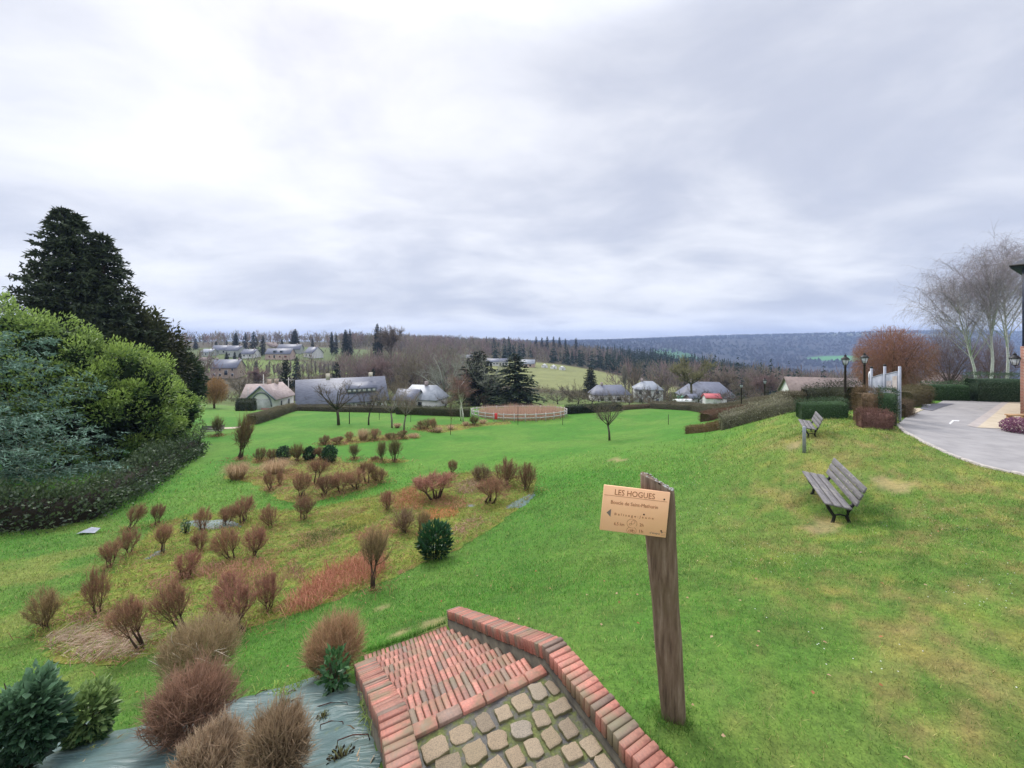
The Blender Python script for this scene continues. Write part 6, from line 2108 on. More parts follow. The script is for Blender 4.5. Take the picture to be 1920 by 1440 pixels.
M_RLIGHT = mat_plain("pale_slate_roof", (0.22, 0.24, 0.275), (0.33, 0.355, 0.39), 1.0, 0.5, bmp=0.1)
M_RTILE = mat_plain("worn_tile_roof", (0.28, 0.225, 0.21), (0.42, 0.345, 0.325), 1.6, 0.85, bmp=0.3)
M_RBROWN = mat_plain("brown_tile_roof", (0.15, 0.115, 0.105), (0.235, 0.185, 0.17), 1.6, 0.85, bmp=0.3)
M_TRIM = mat_plain("blue_grey_timber", (0.13, 0.155, 0.19), (0.20, 0.23, 0.27), 3, 0.7, bmp=0.1)
M_FRAME = mat_plain("window_frame_white", (0.68, 0.68, 0.67), (0.80, 0.80, 0.79), 3, 0.6, bmp=0)
M_SHUT = mat_plain("brown_shutter", (0.17, 0.06, 0.05), (0.24, 0.09, 0.07), 3, 0.7, bmp=0)
M_GREENP = mat_plain("green_sheet_metal", (0.05, 0.23, 0.15), (0.08, 0.30, 0.20), 1.5, 0.6, bmp=0.1)
M_REDROOF = mat_plain("red_sheet_roof", (0.42, 0.09, 0.10), (0.52, 0.13, 0.14), 2, 0.6, bmp=0.1)
m, nt, p = nodes_of("window_glass")
p.inputs['Base Color'].default_value = (0.030, 0.036, 0.045, 1); p.inputs['Roughness'].default_value = 0.12
M_PANE = m


def volume(parent, ox, oy, L, D, wh, rh, wall, roof, hip=0.0, over=0.35, rz=0.0, z0=-1.5, trim=None):
    """a gabled volume centred at ox, oy; ridge along local x"""
    w = MB(); r = MB()
    hx, hy = L / 2, D / 2
    if hip == 0:
        V = [(-hx, -hy, z0), (hx, -hy, z0), (hx, hy, z0), (-hx, hy, z0), (-hx, -hy, wh), (hx, -hy, wh), (hx, hy, wh), (-hx, hy, wh), (-hx, 0, wh + rh - 0.05), (hx, 0, wh + rh - 0.05)]
        w.add(V, [[[0, 1, 5, 4], [2, 3, 7, 6]], [[1, 2, 6, 9, 5], [3, 0, 4, 8, 7]]])
    else:
        w.box((0, 0, (wh + z0) / 2), (L, D, wh - z0))
    k = rh / hy
    ex, ey = hx + over, hy + over
    zl = wh - over * k
    rx = hx - hip + (over if hip == 0 else 0)
    th = 0.16
    V = [(-ex, -ey, zl), (ex, -ey, zl), (ex, ey, zl), (-ex, ey, zl), (-rx, 0, wh + rh), (rx, 0, wh + rh)]
    V += [(x, y, z + th) for x, y, z in V]
    F4 = [[6, 7, 11, 10], [8, 9, 10, 11], [0, 4, 5, 1], [2, 5, 4, 3], [0, 1, 7, 6], [2, 3, 9, 8]]
    if hip == 0:
        r.add(V, [F4 + [[1, 5, 11, 7], [5, 2, 8, 11], [3, 4, 10, 9], [4, 0, 6, 10]]])
    else:
        r.add(V, [F4 + [[1, 2, 8, 7], [3, 0, 6, 9]], [[1, 5, 2], [3, 4, 0], [7, 8, 11], [9, 6, 10]]])
    M4 = Matrix.Translation((ox, oy, 0)) @ Matrix.Rotation(rz, 4, 'Z')
    a = link("wall", w.mesh("wall", wall), parent); a.matrix_local = M4
    b = link("roof", r.mesh("roof", roof), parent); b.matrix_local = M4
    return a, b


WIN = {}


def opening(wallobj, x, z, hy, w, h, kind="window", side=-1, end=0, frame=None, mat=None):
    """window or door on the long (side) or short (end) face of a wall"""
    o_ = link(kind, MB().box((0, 0, 0), (w + 0.16, 0.10, h + 0.16)).mesh(kind, frame or M_FRAME), wallobj)
    pn = link("pane", MB().box((0, -0.035, 0), (w, 0.06, h)).mesh("pane", mat or M_PANE), None)
    # sub-part: pane belongs to the window
    pn.parent = o_
    if end == 0:
        o_.location = (x, side * (hy + 0.03), z)
        o_.rotation_euler = (0, 0, 0 if side < 0 else math.pi)
    else:
        o_.location = (end * (hy + 0.03), x, z)
        o_.rotation_euler = (0, 0, R(90) if end > 0 else R(-90))
    return o_


def chimney(roofobj, x, y, z, mat, s=0.7, h=1.4):
    c = link("chimney", MB().box((x, y, z), (s, s * 0.8, h)).mesh("chimney", mat), roofobj)
    return c


def house(name, label, px, base, ymin, rz, L, D, wh, rh, wall, roof, hip=0.0, wins=(), chims=(), group="village houses", cat="house", Y=None):
    g = on(px, Y) if Y else G(px, base, ymin)
    o = thing(name, label, cat, g, rz, group)
    w_, r_ = volume(o, 0, 0, L, D, wh, rh, wall, roof, hip)
    for x, z, w, h in wins:
        opening(w_, x, z, D / 2, w, h)
    for x in chims:
        chimney(r_, x, 0, wh + rh + 0.3, M_RTILE)
    print(name, px, round(g.y, 1), "m/px", round(g.y / F, 3))
    return o, w_, r_, g


HOUSE_SCALE = lambda Y: Y / F
# A white gable house below the hedge
ga = on(497, 74)
ho = thing("white_house", "white house with worn tile roof and arched blue-grey gable", "house", ga, 0.0, "village houses")
w1, r1 = volume(ho, 0.9, 0.6, 6.6, 4.9, 2.5, 2.3, M_WHITE, M_RTILE, rz=R(-88))
w2, r2 = volume(ho, -2.2, 2.0, 4.6, 4.0, 2.4, 2.2, M_WHITE, M_RTILE, rz=R(8))
for sg in (-1, 1):
    link("barge_board", MB().tube([(3.68, sg * 2.80, 2.28), (3.68, 0, 4.85)], 0.15, 5).mesh("barge_board", M_TRIM), r1)
ar = MB(); ar.tube([(3.36, 1.95 * math.cos(t), 0.9 + 2.7 * math.sin(t)) for t in np.linspace(0.05, 3.09, 14)], 0.12, 5)
link("arch_timber", ar.mesh("arch_timber", M_TRIM), w1)
link("arch_infill", MB().box((3.28, 0, 1.0), (0.06, 3.4, 2.9)).mesh("arch_infill", M_GREYW), w1)
link("brick_plinth", MB().box((3.34, 0.9, 0.1), (0.1, 1.8, 1.3)).mesh("brick_plinth", M_BWALL), w1)
opening(w1, 1.2, 1.2, 2.45, 0.5, 1.2, side=1); opening(w1, -1.4, 1.2, 2.45, 0.5, 1.2, side=1)
opening(w2, -1.6, 1.3, 2.1, 0.8, 0.9); opening(w2, 0.2, 1.3, 2.1, 0.8, 0.9)
chimney(r2, 1.6, 0, 5.0, M_STONEW, 0.6, 1.2); chimney(r1, -1.6, 0, 5.2, M_STONEW, 0.6, 1.0)
# B long slate-roofed half-timbered house
gb = on(642, 76)
hb_ = thing("slate_house", "long white half-timbered house under a broad slate roof", "house", gb, R(30), "village houses")
w_, r_ = volume(hb_, 0, 0, 15.6, 7.6, 2.1, 4.0, M_WHITE, M_RSLATE)
for x in (-5.6, -3.9, -1.6, 0.6, 2.6, 4.4, 6.2):
    opening(w_, x, 1.0, 3.8, 0.9, 1.0)
for x in (-7.4, -6.6, -4.8, -2.8, -0.6, 1.6, 3.5, 5.3, 7.2):
    link("timber", MB().box((x, -3.83, 1.0), (0.16, 0.08, 2.0)).mesh("timber", M_TRIM), w_)
dm = link("dormer", MB().box((3.2, -2.35, 3.9), (5.4, 1.2, 0.75)).mesh("dormer", M_TRIM), r_)
for k in range(6):
    link("pane", MB().box((0.95 + 0.9 * k, -2.97, 3.93), (0.5, 0.06, 0.45)).mesh("pane", M_FRAME), dm)
link("dormer_roof", MB().add([(0.3, -3.1, 4.2), (6.1, -3.1, 4.2), (6.1, -0.9, 5.35), (0.3, -0.9, 5.35), (0.3, -3.1, 4.32), (6.1, -3.1, 4.32), (6.1, -0.9, 5.47), (0.3, -0.9, 5.47)], [[[0, 3, 2, 1], [4, 5, 6, 7], [0, 1, 5, 4], [1, 2, 6, 5], [2, 3, 7, 6], [3, 0, 4, 7]]]).mesh("dormer_roof", M_RSLATE), dm)
chimney(r_, -2.6, 0, 6.6, M_CREAM, 0.7, 1.2); chimney(r_, 5.4, 0.4, 6.5, M_CREAM, 0.7, 1.2)
# the others
o, w_, r_, g = house("grey_house", "house with pale slate roof and dark front wing behind the park trees", 796, 768, 70, R(-14), 8.6, 6.4, 2.2, 2.6, M_WHITE, M_RLIGHT, 1.2, ((-2.5, 1.0, 1.0, 1.1), (0.5, 1.0, 1.0, 1.1)), (0.5,), Y=88)
volume(o, -2.4, -2.6, 5.0, 4.6, 2.2, 1.9, M_GREYW, M_RSLATE, 0, rz=R(0))
house("bungalow", "low house with hipped slate-blue roof below the meadow", 1142, 745, 100, R(6), 11.5, 7.0, 2.5, 2.6, M_WHITE, M_RSLATE, 1.6, ((-3.5, 1.2, 1.1, 1.1), (-1, 1.2, 1.1, 1.1), (2, 1.2, 1.4, 1.2), (4, 1.2, 0.9, 1.1)), (-2.5,), Y=126)
house("tall_house", "two-storey grey house with pale hipped roof among blossom trees", 1214, 747, 100, R(-12), 8.6, 7.2, 4.8, 2.2, M_GREYW, M_RLIGHT, 2.6, ((-2.6, 1.2, 0.9, 1.4), (0, 1.2, 0.9, 1.4), (2.6, 1.2, 0.9, 1.4), (-2.6, 3.8, 0.9, 1.2), (0, 3.8, 0.9, 1.2), (2.6, 3.8, 0.9, 1.2)), (-1.8,), Y=128)
house("farmhouse", "house with large hipped slate roof behind the olive tree", 1322, 757, 80, R(-10), 12.6, 8.6, 2.3, 3.4, M_WHITE, M_RSLATE, 2.8, ((-4, 1.1, 1.1, 1.2), (-1, 1.1, 1.1, 1.2), (2, 1.1, 1.1, 1.2), (4.5, 1.1, 1.1, 1.2)), (-3.4,), Y=104)
o, w_, r_, g = house("brown_roof_house", "brown-roofed house with white gable just below the crest hedges", 1538, 752, 40, R(-20), 8.6, 6.5, 2.3, 2.3, M_WHITE, M_RBROWN, 0, ((-2, 1.2, 0.9, 1.0), (1, 1.2, 0.9, 1.0)), (), Y=58)
house("cream_house", "small cream gable house seen over the right hedge", 1779, 725, 40, R(74), 6.0, 4.4, 2.0, 2.3, M_CREAM, M_RBROWN, 0, ((0, 1.2, 0.9, 1.0),), (), Y=62)
house("white_cottage", "white cottage end glimpsed left of the tall lamps", 1573, 720, 60, R(70), 5.0, 3.4, 2.4, 1.5, M_WHITE, M_RBROWN, 0, ((0, 1.2, 0.7, 0.9),), (), Y=86)
o, w_, r_, g = house("stone_house", "large old stone house with purple slate roof on the left hillside", 428, 706, 150, R(4), 13.2, 8.0, 5.2, 4.0, M_STONEW, M_RSLATE, 0.0, ((-4.5, 1.5, 0.9, 1.3), (-1.6, 1.5, 0.9, 1.3), (1.4, 2.6, 1.6, 2.4), (4.6, 1.5, 0.9, 1.3), (-4.5, 4.2, 0.8, 1.1), (-1.6, 4.2, 0.8, 1.1), (4.6, 4.2, 0.8, 1.1)), (-5.6, 5.6), Y=205)
VIL = [
    ("long_house", "long pinkish house with two roof dormers in the hill village", 526, 250, R(3), 15.5, 7.0, 3.4, 3.2, M_PINKW, M_RSLATE, ((-5, 1.6, 1, 1.2), (-2, 1.6, 1.1, 1.8), (1.5, 1.6, 1, 1.2), (5, 1.6, 1.6, 1.3))),
    ("village_house", "grey house under three pointed conifers in the hill village", 443, 262, R(-8), 9.5, 7.0, 4.2, 3.0, M_GREYW, M_RSLATE, ((-2, 1.6, 1, 1.2), (2, 1.6, 1, 1.2))),
    ("village_house", "cream gable house on the village skyline", 507, 290, R(78), 9.0, 8.0, 4.0, 3.2, M_CREAM, M_RBROWN, ((-2, 1.6, 1, 1.2), (2, 1.6, 1, 1.2))),
    ("village_house", "dark-roofed house behind the long pinkish house", 545, 285, R(5), 16, 7.0, 3.0, 3.4, M_GREYW, M_RSLATE, ((-4, 1.6, 1, 1.2), (2, 1.6, 1, 1.2))),
    ("village_house", "blue slate house at the right end of the hill village", 588, 265, R(-30), 10, 8.0, 3.2, 3.8, M_WHITE, M_RSLATE, ((-2, 1.6, 1, 1.2), (2, 1.6, 1, 1.2))),
    ("village_house", "slate house left of the grey one in the hill village", 418, 280, R(12), 11, 7.0, 3.0, 3.0, M_GREYW, M_RSLATE, ((-2, 1.6, 1, 1.2), (2, 1.6, 1, 1.2))),
    ("village_house", "low white house at the left end of the hill village", 383, 235, R(0), 9, 6.0, 2.4, 2.0, M_WHITE, M_RBROWN, ((-2, 1.2, 1, 1.0), (2, 1.2, 1, 1.0))),
    ("village_house", "low grey outbuilding behind the white one, village's left end", 393, 270, R(-6), 8, 6.0, 2.4, 2.2, M_GREYW, M_RLIGHT, ((0, 1.2, 1, 1.0),)),
    ("village_house", "slate house with white end right of the bright village lawn", 470, 255, R(-4), 9, 6.5, 2.6, 2.8, M_WHITE, M_RSLATE, ((-2, 1.4, 1, 1.1), (2, 1.4, 1, 1.1))),
    ("barn", "dark low barn roof among trees above the slate-roofed house", 661, 160, R(-5), 9.5, 5.5, 2.2, 1.4, M_RBROWN, M_RSLATE, ()),
    ("village_house", "pale house peeping from the wood edge left of the meadow", 874, 300, R(10), 9, 7, 3.4, 2.2, M_CREAM, M_RLIGHT, ((-2, 1.4, 1, 1.1), (2, 1.4, 1, 1.1))),
    ("pavilion", "open pavilion with pale roof beside the round tents", 988, 292, R(-10), 12.0, 7.0, 2.4, 2.8, M_PINKW, M_RLIGHT, ((-3, 1.1, 1.4, 1.4), (0, 1.1, 1.4, 1.4), (3, 1.1, 1.4, 1.4))),
]
for nm, lb, px, Y, rz, L, D, wh, rh, wl_, rf_, wins in VIL:
    g = on(px, Y)
    o = thing(nm, lb, "barn" if nm == "barn" else ("pavilion" if nm == "pavilion" else "house"), g, rz, "village houses")
    w_, r_ = volume(o, 0, 0, L, D, wh, rh, wl_, rf_)
    for x, z, w, h in wins:
        opening(w_, x, z, D / 2, w, h, mat=M_SHUT if nm == "long_house" and x in (-5, 1.5, 5) else None)
    if nm == "long_house":
        for x in (-2.2, 2.0):
            dmr = link("dormer", MB().box((x, -2.4, 4.9), (1.6, 1.6, 1.3)).mesh("dormer", M_TRIM), r_)
            link("pane", MB().box((x, -3.22, 4.9), (1.1, 0.06, 0.9)).mesh("pane", M_PANE), dmr)
    if nm == "village_house":
        chimney(r_, L * 0.3, 0, wh + rh + 0.3, M_RTILE)
# arched white hall beside the meadow
g = on(932, 290)
o = thing("arched_hall", "long white hall with arched bays and slate roof above the meadow", "building", g, R(3), "village houses")
w_, r_ = volume(o, 0, 0, 16.5, 6.5, 3.0, 2.2, M_WHITE, M_RSLATE)
for k in range(7):
    x = -6.9 + 2.3 * k
    if k in (2, 3):
        opening(w_, x, 1.6, 3.25, 1.3, 0.9)
    else:
        op = link("arch_opening", MB().poly([(x - 0.8, -3.29, 0.0)] + [(x + 0.8, -3.29, 0.0)] + [(x + 0.8 * math.cos(t), -3.29, 1.5 + 0.8 * math.sin(t)) for t in np.linspace(0, math.pi, 9)]).mesh("arch_opening", M_PANE), w_)
for k, (px, lb) in enumerate(((1021, "left one of three white round tents on the meadow"), (1038, "middle one of three white round tents on the meadow"), (1054, "right one of three white round tents, nearest the wood"))):
    g = on(px, 292 - 4 * k)
    o = thing("yurt", lb, "tent", g, 0, "white round tents")
    link("wall", MB().lathe([(2.3, -0.6), (2.35, 0.0), (2.35, 1.5)], 18).mesh("wall", M_FRAME), o)
    link("roof", MB().lathe([(2.5, 1.45), (0.5, 2.7), (0.35, 2.9)], 18).mesh("roof", M_FRAME), o)
    link("door", MB().box((0.3, -2.36, 0.75), (0.9, 0.12, 1.4)).mesh("door", M_GREYW), o)
# sheds
g = on(1281, 98)
o = thing("green_container", "bright green sheet-metal shed beside the large slate roof", "shed", g, R(8))
link("wall", MB().box((0, 0, 0.7), (2.2, 2.2, 2.0)).mesh("wall", M_GREENP), o)
link("roof", MB().box((0, 0, 1.76), (2.5, 2.5, 0.1)).mesh("roof", M_GREENP), o)
link("door", MB().box((0.3, -1.13, 0.6), (0.9, 0.06, 1.5)).mesh("door", M_GREYW), o)
for nm, lb, px, Y, rz, L, D, wh, rh, wl_, rf_ in (("garden_shed", "small shed with red sheet roof beyond the brown hedge", 1334, 84, R(-6), 3.0, 2.2, 1.5, 0.7, M_FRAME, M_REDROOF), ("garden_shed", "dark little shed beside the white trailer in the gardens", 1296, 88, R(20), 2.4, 2.0, 1.5, 0.7, M_RBROWN, M_RSLATE), ("trailer_shed", "low white-topped shed left of the dark shed", 1281, 86, R(4), 3.4, 1.8, 0.8, 0.3, M_RBROWN, M_FRAME)):
    g = on(px, Y)
    o = thing(nm, lb, "shed", g, rz)
    w_, r_ = volume(o, 0, 0, L, D, wh, rh, wl_, rf_, over=0.2)
    opening(w_, 0.3, 0.6, D / 2, 0.7, 1.1, "door", mat=M_GREYW)
# utility poles
for px, base_Y, top, lb, arm in ((494, 74, 702, "thin pale utility pole in front of the white house", False), (541, 84, 708, "utility pole with crossarm beside the dark cypress", True), (465, 72, 726, "short dark pole at the white house's left wing", False)):
    g = on(px, base_Y)
    h = EYE - (top - HOR) / F * base_Y - g.z
    o = thing("utility_pole", lb, "pole", g)
    link("pole", MB().tube([(0, 0, -0.3), (0, 0, h)], [0.13, 0.08], 7).mesh("pole", M_RAIL), o)
    if arm:
        link("crossarm", MB().box((0.3, 0, h - 0.5), (1.6, 0.1, 0.12)).mesh("crossarm", M_RAIL), o)

# ------------------------------------------------------------------ trees of the park and the valley


def fit(parts, name, label, px, base, top, w, w0, h0, group, ymin=0.0, Y=None, cat="tree", rz=None):
    g = on(px, Y) if Y else G(px, base, ymin)
    s = F / g.y
    ztop = EYE - (top - HOR) / s
    h = ztop - g.z
    wd = w / s / math.hypot(1, g.x / g.y)
    return place(parts, name, label, cat, g, random.random() * 6.28 if rz is None else rz, (wd / w0, wd / w0, h / h0), group, ("trunk", "crown"))


def extent(parts):
    lo, hi = np.full(3, 1e9), np.full(3, -1e9)
    for me in parts:
        co = np.empty(len(me.vertices) * 3, np.float32); me.vertices.foreach_get("co", co); co = co.reshape(-1, 3)
        lo = np.minimum(lo, np.percentile(co, 1.5, axis=0)); hi = np.maximum(hi, np.percentile(co, 99.3, axis=0))
    return float(max(hi[0] - lo[0], hi[1] - lo[1])), float(hi[2])


TP = {}
TP['park0'] = bare_tree_meshes(1101, 6.0, 2.1, 0.62, 0.17, 7, 6, 12, twig_l=0.8, tw=0.014, col=(0.085, 0.070, 0.052), tip=(0.17, 0.12, 0.085))
TP['park1'] = bare_tree_meshes(1102, 6.0, 2.2, 0.55, 0.14, 6, 6, 12, twig_l=0.8, tw=0.013, col=(0.075, 0.062, 0.050), tip=(0.15, 0.11, 0.08))
TP['park2'] = bare_tree_meshes(1103, 6.0, 2.0, 0.60, 0.15, 7, 7, 12, twig_l=0.8, tw=0.014, col=(0.20, 0.18, 0.145), tip=(0.26, 0.19, 0.13))
TP['vase'] = bare_tree_meshes(1104, 4.4, 1.7, 0.62, 0.080, 10, 7, 11, twig_l=0.6, tw=0.008, col=(0.105, 0.090, 0.072), tip=(0.20, 0.165, 0.115), up=0.62)
TP['sap'] = bare_tree_meshes(1105, 5.0, 1.6, 0.40, 0.05, 7, 4, 9, twig_l=0.6, tw=0.010, leader=True, col=(0.12, 0.09, 0.065), tip=(0.20, 0.13, 0.09))
TP['ybirch'] = bare_tree_meshes(1106, 7.0, 2.2, 0.34, 0.075, 12, 6, 12, twig_l=0.7, tw=0.009, leader=True, col=(0.22, 0.15, 0.12), tip=(0.30, 0.17, 0.14), stem_col=(0.66, 0.63, 0.58), up=0.8)
TP['lichen'] = bare_tree_meshes(1107, 9.0, 2.6, 0.60, 0.26, 9, 8, 14, twig_l=1.2, tw=0.020, col=(0.26, 0.27, 0.22), tip=(0.31, 0.32, 0.25))
TP['field0'] = bare_tree_meshes(1108, 10.0, 2.8, 0.55, 0.26, 9, 8, 16, twig_l=1.5, tw=0.032, leader=True, col=(0.115, 0.098, 0.078), tip=(0.21, 0.165, 0.125))
TP['field1'] = bare_tree_meshes(1109, 10.0, 2.4, 0.60, 0.26, 8, 8, 18, twig_l=1.5, tw=0.032, col=(0.12, 0.10, 0.075), tip=(0.22, 0.185, 0.115))
TP['field2'] = bare_tree_meshes(1110, 10.0, 3.0, 0.45, 0.22, 9, 7, 18, twig_l=1.4, tw=0.034, leader=True, col=(0.15, 0.11, 0.10), tip=(0.27, 0.18, 0.165), up=0.7)
TP['orch'] = bare_tree_meshes(1111, 4.5, 1.1, 0.85, 0.15, 8, 7, 12, twig_l=0.8, tw=0.016, col=(0.10, 0.088, 0.070), tip=(0.20, 0.165, 0.125))
TP['poplar'] = bare_tree_meshes(1112, 12.0, 2.0, 0.13, 0.22, 12, 5, 12, twig_l=1.1, tw=0.035, leader=True, col=(0.22, 0.215, 0.185), tip=(0.29, 0.26, 0.21), stem_col=(0.33, 0.33, 0.30), up=1.1)
TP['olive'] = bare_tree_meshes(1113, 10.0, 4.5, 0.75, 0.24, 9, 8, 22, twig_l=1.3, tw=0.040, col=(0.12, 0.115, 0.065), tip=(0.235, 0.225, 0.105))
EXT = {k: extent(v) for k, v in TP.items()}


def btree(kind, label, px, base, top, w, name="bare_tree", group=None, ymin=0.0, Y=None, rz=None):
    w0, h0 = EXT[kind]
    return fit(TP[kind], name, label, px, base, top, w, w0, h0, group, ymin, Y, rz=rz)


for a in (
    ('park0', "thick-trunked bare tree left of the others on the lower lawn", 635, 797, 716, 92),
    ('park1', "slimmer bare tree second from left on the lower lawn", 691, 797, 724, 58),
    ('park2', "lichened bare tree third from left on the lower lawn", 735, 802, 718, 72),
    ('park2', "bare tree with forked crown behind the far dry bed", 757, 808, 726, 66),
    ('sap', "thin staked sapling near the pond bed", 845, 815, 742, 34),
    ('vase', "lone young tree with vase-shaped crown in the middle of the lawn", 1143, 826, 735, 100),
):
    btree(*a, group="young trees planted in the park")
for px, base, top, lb in ((655, 795, 756, "dark stake post between the two left park trees"), (711, 787, 760, "thin dark stake beside the second park tree"), (770, 791, 776, "short thin stake right of the forked park tree"), (971, 797, 762, "thin stake in front of the reed pond"), (1055, 797, 772, "thin stake by the right end of the pond fence"), (1253, 796, 777, "tiny stake far right on the lower lawn")):
    g = G(px, base); h = (base - top) / (F / g.y)
    o = thing("tree_stake", lb, "stake", g, 0, "stakes on the lower lawn")
    link("pole", MB().tube([(0, 0, -0.1), (0.02, 0, h)], [0.06 if px == 655 else 0.03, 0.03], 6, (0.05, 0.045, 0.035)).mesh("pole", M_BARK), o)
gB = "young birches at the pond"
btree('ybirch', "white-stemmed young birch at the pond, straighter stem", 869, 791, 697, 52, "birch_tree", gB)
btree('ybirch', "white-stemmed young birch at the pond, left leaning stem", 864, 789, 712, 44, "birch_tree", gB, rz=2.0)
btree('lichen', "large pale lichen-covered bare tree before the left dark conifer", 908, 775, 664, 110, Y=84)
btree('lichen', "greenish lichened tree left of the dark conifers", 832, 765, 662, 105, Y=92)
btree('olive', "olive-green spreading tree in front of the large slate roof", 1296, 757, 668, 82, "broad_tree", Y=97)
btree('poplar', "pale narrow tree beside the two-storey grey house", 1172, 745, 684, 22, "poplar_tree", Y=118)
btree('field1', "yellowish bushy bare tree behind the ivy trunk near the grey house", 1190, 745, 682, 32, Y=135)
for px, base, top, w, Y, lb in ((1046, 768, 736, 46, 88, "spreading orchard tree nearest the pond fence"), (1084, 766, 728, 58, 92, "widest orchard tree behind the black-green hedge"), (1068, 760, 716, 50, 112, "dark round bare tree behind the orchard"), (1110, 764, 738, 44, 95, "orchard tree behind the lone young tree's crown"), (1180, 764, 742, 40, 90, "small orchard tree behind the sparse hedge"), (1020, 765, 742, 40, 96, "half hidden orchard tree right of the dark conifers"), (1225, 755, 722, 60, 112, "blossom-grey bushy tree before the two-storey house")):
    btree('orch', lb, px, base, top, w, "orchard_tree", "orchard trees beyond the hedge", Y=Y)
for k, (kind, px, top, w, Y, lb) in enumerate((
        ('field0', 735, 612, 52, 215, "tall bare tree rising above the wood's left skyline"),
        ('field1', 770, 668, 60, 150, "broad bare tree above the grey house"),
        ('field2', 715, 672, 56, 125, "reddish bare tree right of the slate-roofed house"),
        ('field1', 745, 700, 50, 100, "bushy bare tree behind the lichened park tree"),
        ('field1', 1245, 700, 46, 150, "bare tree right of the two-storey grey house"),
        ('field1', 1400, 704, 60, 110, "grey bare tree left of the lowest lamp"),
        ('field0', 1360, 700, 54, 125, "bare tree behind the large slate roof"),
        ('field2', 1440, 700, 64, 105, "reddish-grey bare tree between the left lamps"),
        ('field1', 1478, 712, 56, 85, "round olive shrub-like tree left of the brown-roofed house"),
        ('field1', 375, 652, 50, 160, "brown bare tree behind the left conifers"),
        ('field2', 480, 690, 60, 140, "greyish bare tree between stone house and white house"),
        ('field1', 450, 705, 60, 110, "low bushy bare tree behind the white house"),
        ('field1', 600, 690, 60, 120, "bushy bare tree behind the slate-roofed house's left end"))):
    btree(kind, lb, px, 0, top, w, "bare_tree", "bare trees across the valley", Y=Y)
for k in range(16):
    px = (505, 514, 522, 530, 545, 560, 568, 576, 584, 592, 600, 608, 616, 624, 500, 538)[k]
    btree('poplar', "pale slender bare trunk in the rows below the hill village", px, 0, 676 + (k * 7) % 9, 9 + k % 4, "poplar_tree", "rows of slender bare trees below the village", Y=170 + (k * 13) % 22)

for px, top, w, Y, lb in ((1122, 734, 40, 112, "grey bare garden tree left in front of the bungalow"), (1152, 738, 34, 116, "grey bare garden tree right in front of the bungalow"), (1205, 730, 44, 118, "bushy bare tree before the grey house's left corner"), (1345, 732, 50, 92, "bare tree left of the red-roofed shed"), (1310, 728, 46, 94, "bare tree in front of the large slate roof's middle"), (1375, 736, 44, 90, "bare tree right of the red-roofed shed"), (1260, 742, 36, 98, "small bare tree left of the green shed"), (580, 738, 50, 72, "twiggy bare tree at the slate house's left end"), (712, 728, 46, 70, "twiggy bare tree at the slate house's right end"), (835, 742, 44, 78, "twiggy bare tree right of the pale-roofed grey house"), (770, 744, 40, 78, "twiggy bare tree before the pale-roofed grey house")):
    btree('orch', lb, px, 0, top, w, "bare_tree", "bare garden trees beyond the hedges", Y=Y)
# golden and red willows
def fuzz_tree(seed, n, RX, RZ, zc, c0, c1, weep, tw, trunk_h, L):
    rg = np.random.default_rng(seed)
    tr = MB(); cr = MB()
    tr.tube([(0, 0, -0.3), (0.05, 0, trunk_h), (0, 0.1, zc)], [0.22, 0.17, 0.06], 7, (0.10, 0.07, 0.045))
    for k in range(12):
        a = rg.random() * 6.28; e = np.array([math.cos(a) * RX * 0.75, math.sin(a) * RX * 0.75, zc + RZ * rg.uniform(-0.2, 0.7)])
        tr.tube([(0, 0, trunk_h * rg.uniform(0.8, 1.1)), e * 0.5 + np.array([0, 0, trunk_h * 0.6]), e], [0.10, 0.06, 0.015], 5, (0.11, 0.075, 0.05))
    p, d = ball(n, rg, 0.42)
    lump = 0.82 + 0.35 * fbm(np.arctan2(d[:, 1], d[:, 0]) * 2.2, d[:, 2] * 2.5 + seed, 3)
    P = p * lump[:, None] * np.array([RX, RX, RZ]) + np.array([0, 0, zc])
    P[:, 2] = np.maximum(P[:, 2], 0.5)
    o_ = unit(p * 0.8 + rg.normal(0, 0.4, (n, 3)) + np.array([0, 0, 0.5 - weep]))
    l = L * rg.uniform(0.5, 1.3, n)[:, None]
    t = np.clip(rg.random(n) * 0.8 + 0.2 * p[:, 2], 0, 1)
    ribbons(cr, P - o_ * l * 0.5, P + np.array([0, 0, weep * 0.15]) * l, P + o_ * l * 0.5 - np.array([0, 0, weep * 0.5]) * l, tw, np.asarray(c0) * 0.8, mixcol(c0, c1, t), rg)
    return tr.mesh("trunk", M_BARK), cr.mesh("crown", M_TWIG)


TP['gold'] = fuzz_tree(1201, 3000, 2.6, 2.5, 3.2, (0.32, 0.19, 0.08), (0.62, 0.38, 0.16), 0.5, 0.022, 1.4, 1.1)
TP['redw'] = fuzz_tree(1202, 11000, 4.6, 3.5, 4.2, (0.33, 0.17, 0.115), (0.58, 0.31, 0.21), 0.55, 0.016, 1.6, 1.1)
TP['purp'] = fuzz_tree(1203, 6000, 4.8, 3.8, 4.8, (0.17, 0.115, 0.115), (0.30, 0.20, 0.195), 0.1, 0.016, 2.0, 1.1)
for k in ('gold', 'redw', 'purp'):
    EXT[k] = extent(TP[k])
btree('gold', "golden-orange willow beside the dark conifers on the left", 402, 0, 708, 52, "willow_tree", Y=68)
btree('redw', "dense russet weeping willow behind the notice board", 1672, 0, 618, 150, "willow_tree", Y=44)
btree('purp', "purplish bare tree mass left of the birches", 1780, 0, 618, 105, "bare_tree", Y=58)
btree('purp', "purplish bare tree behind the right birch stems", 1862, 0, 628, 90, "bare_tree", Y=66)

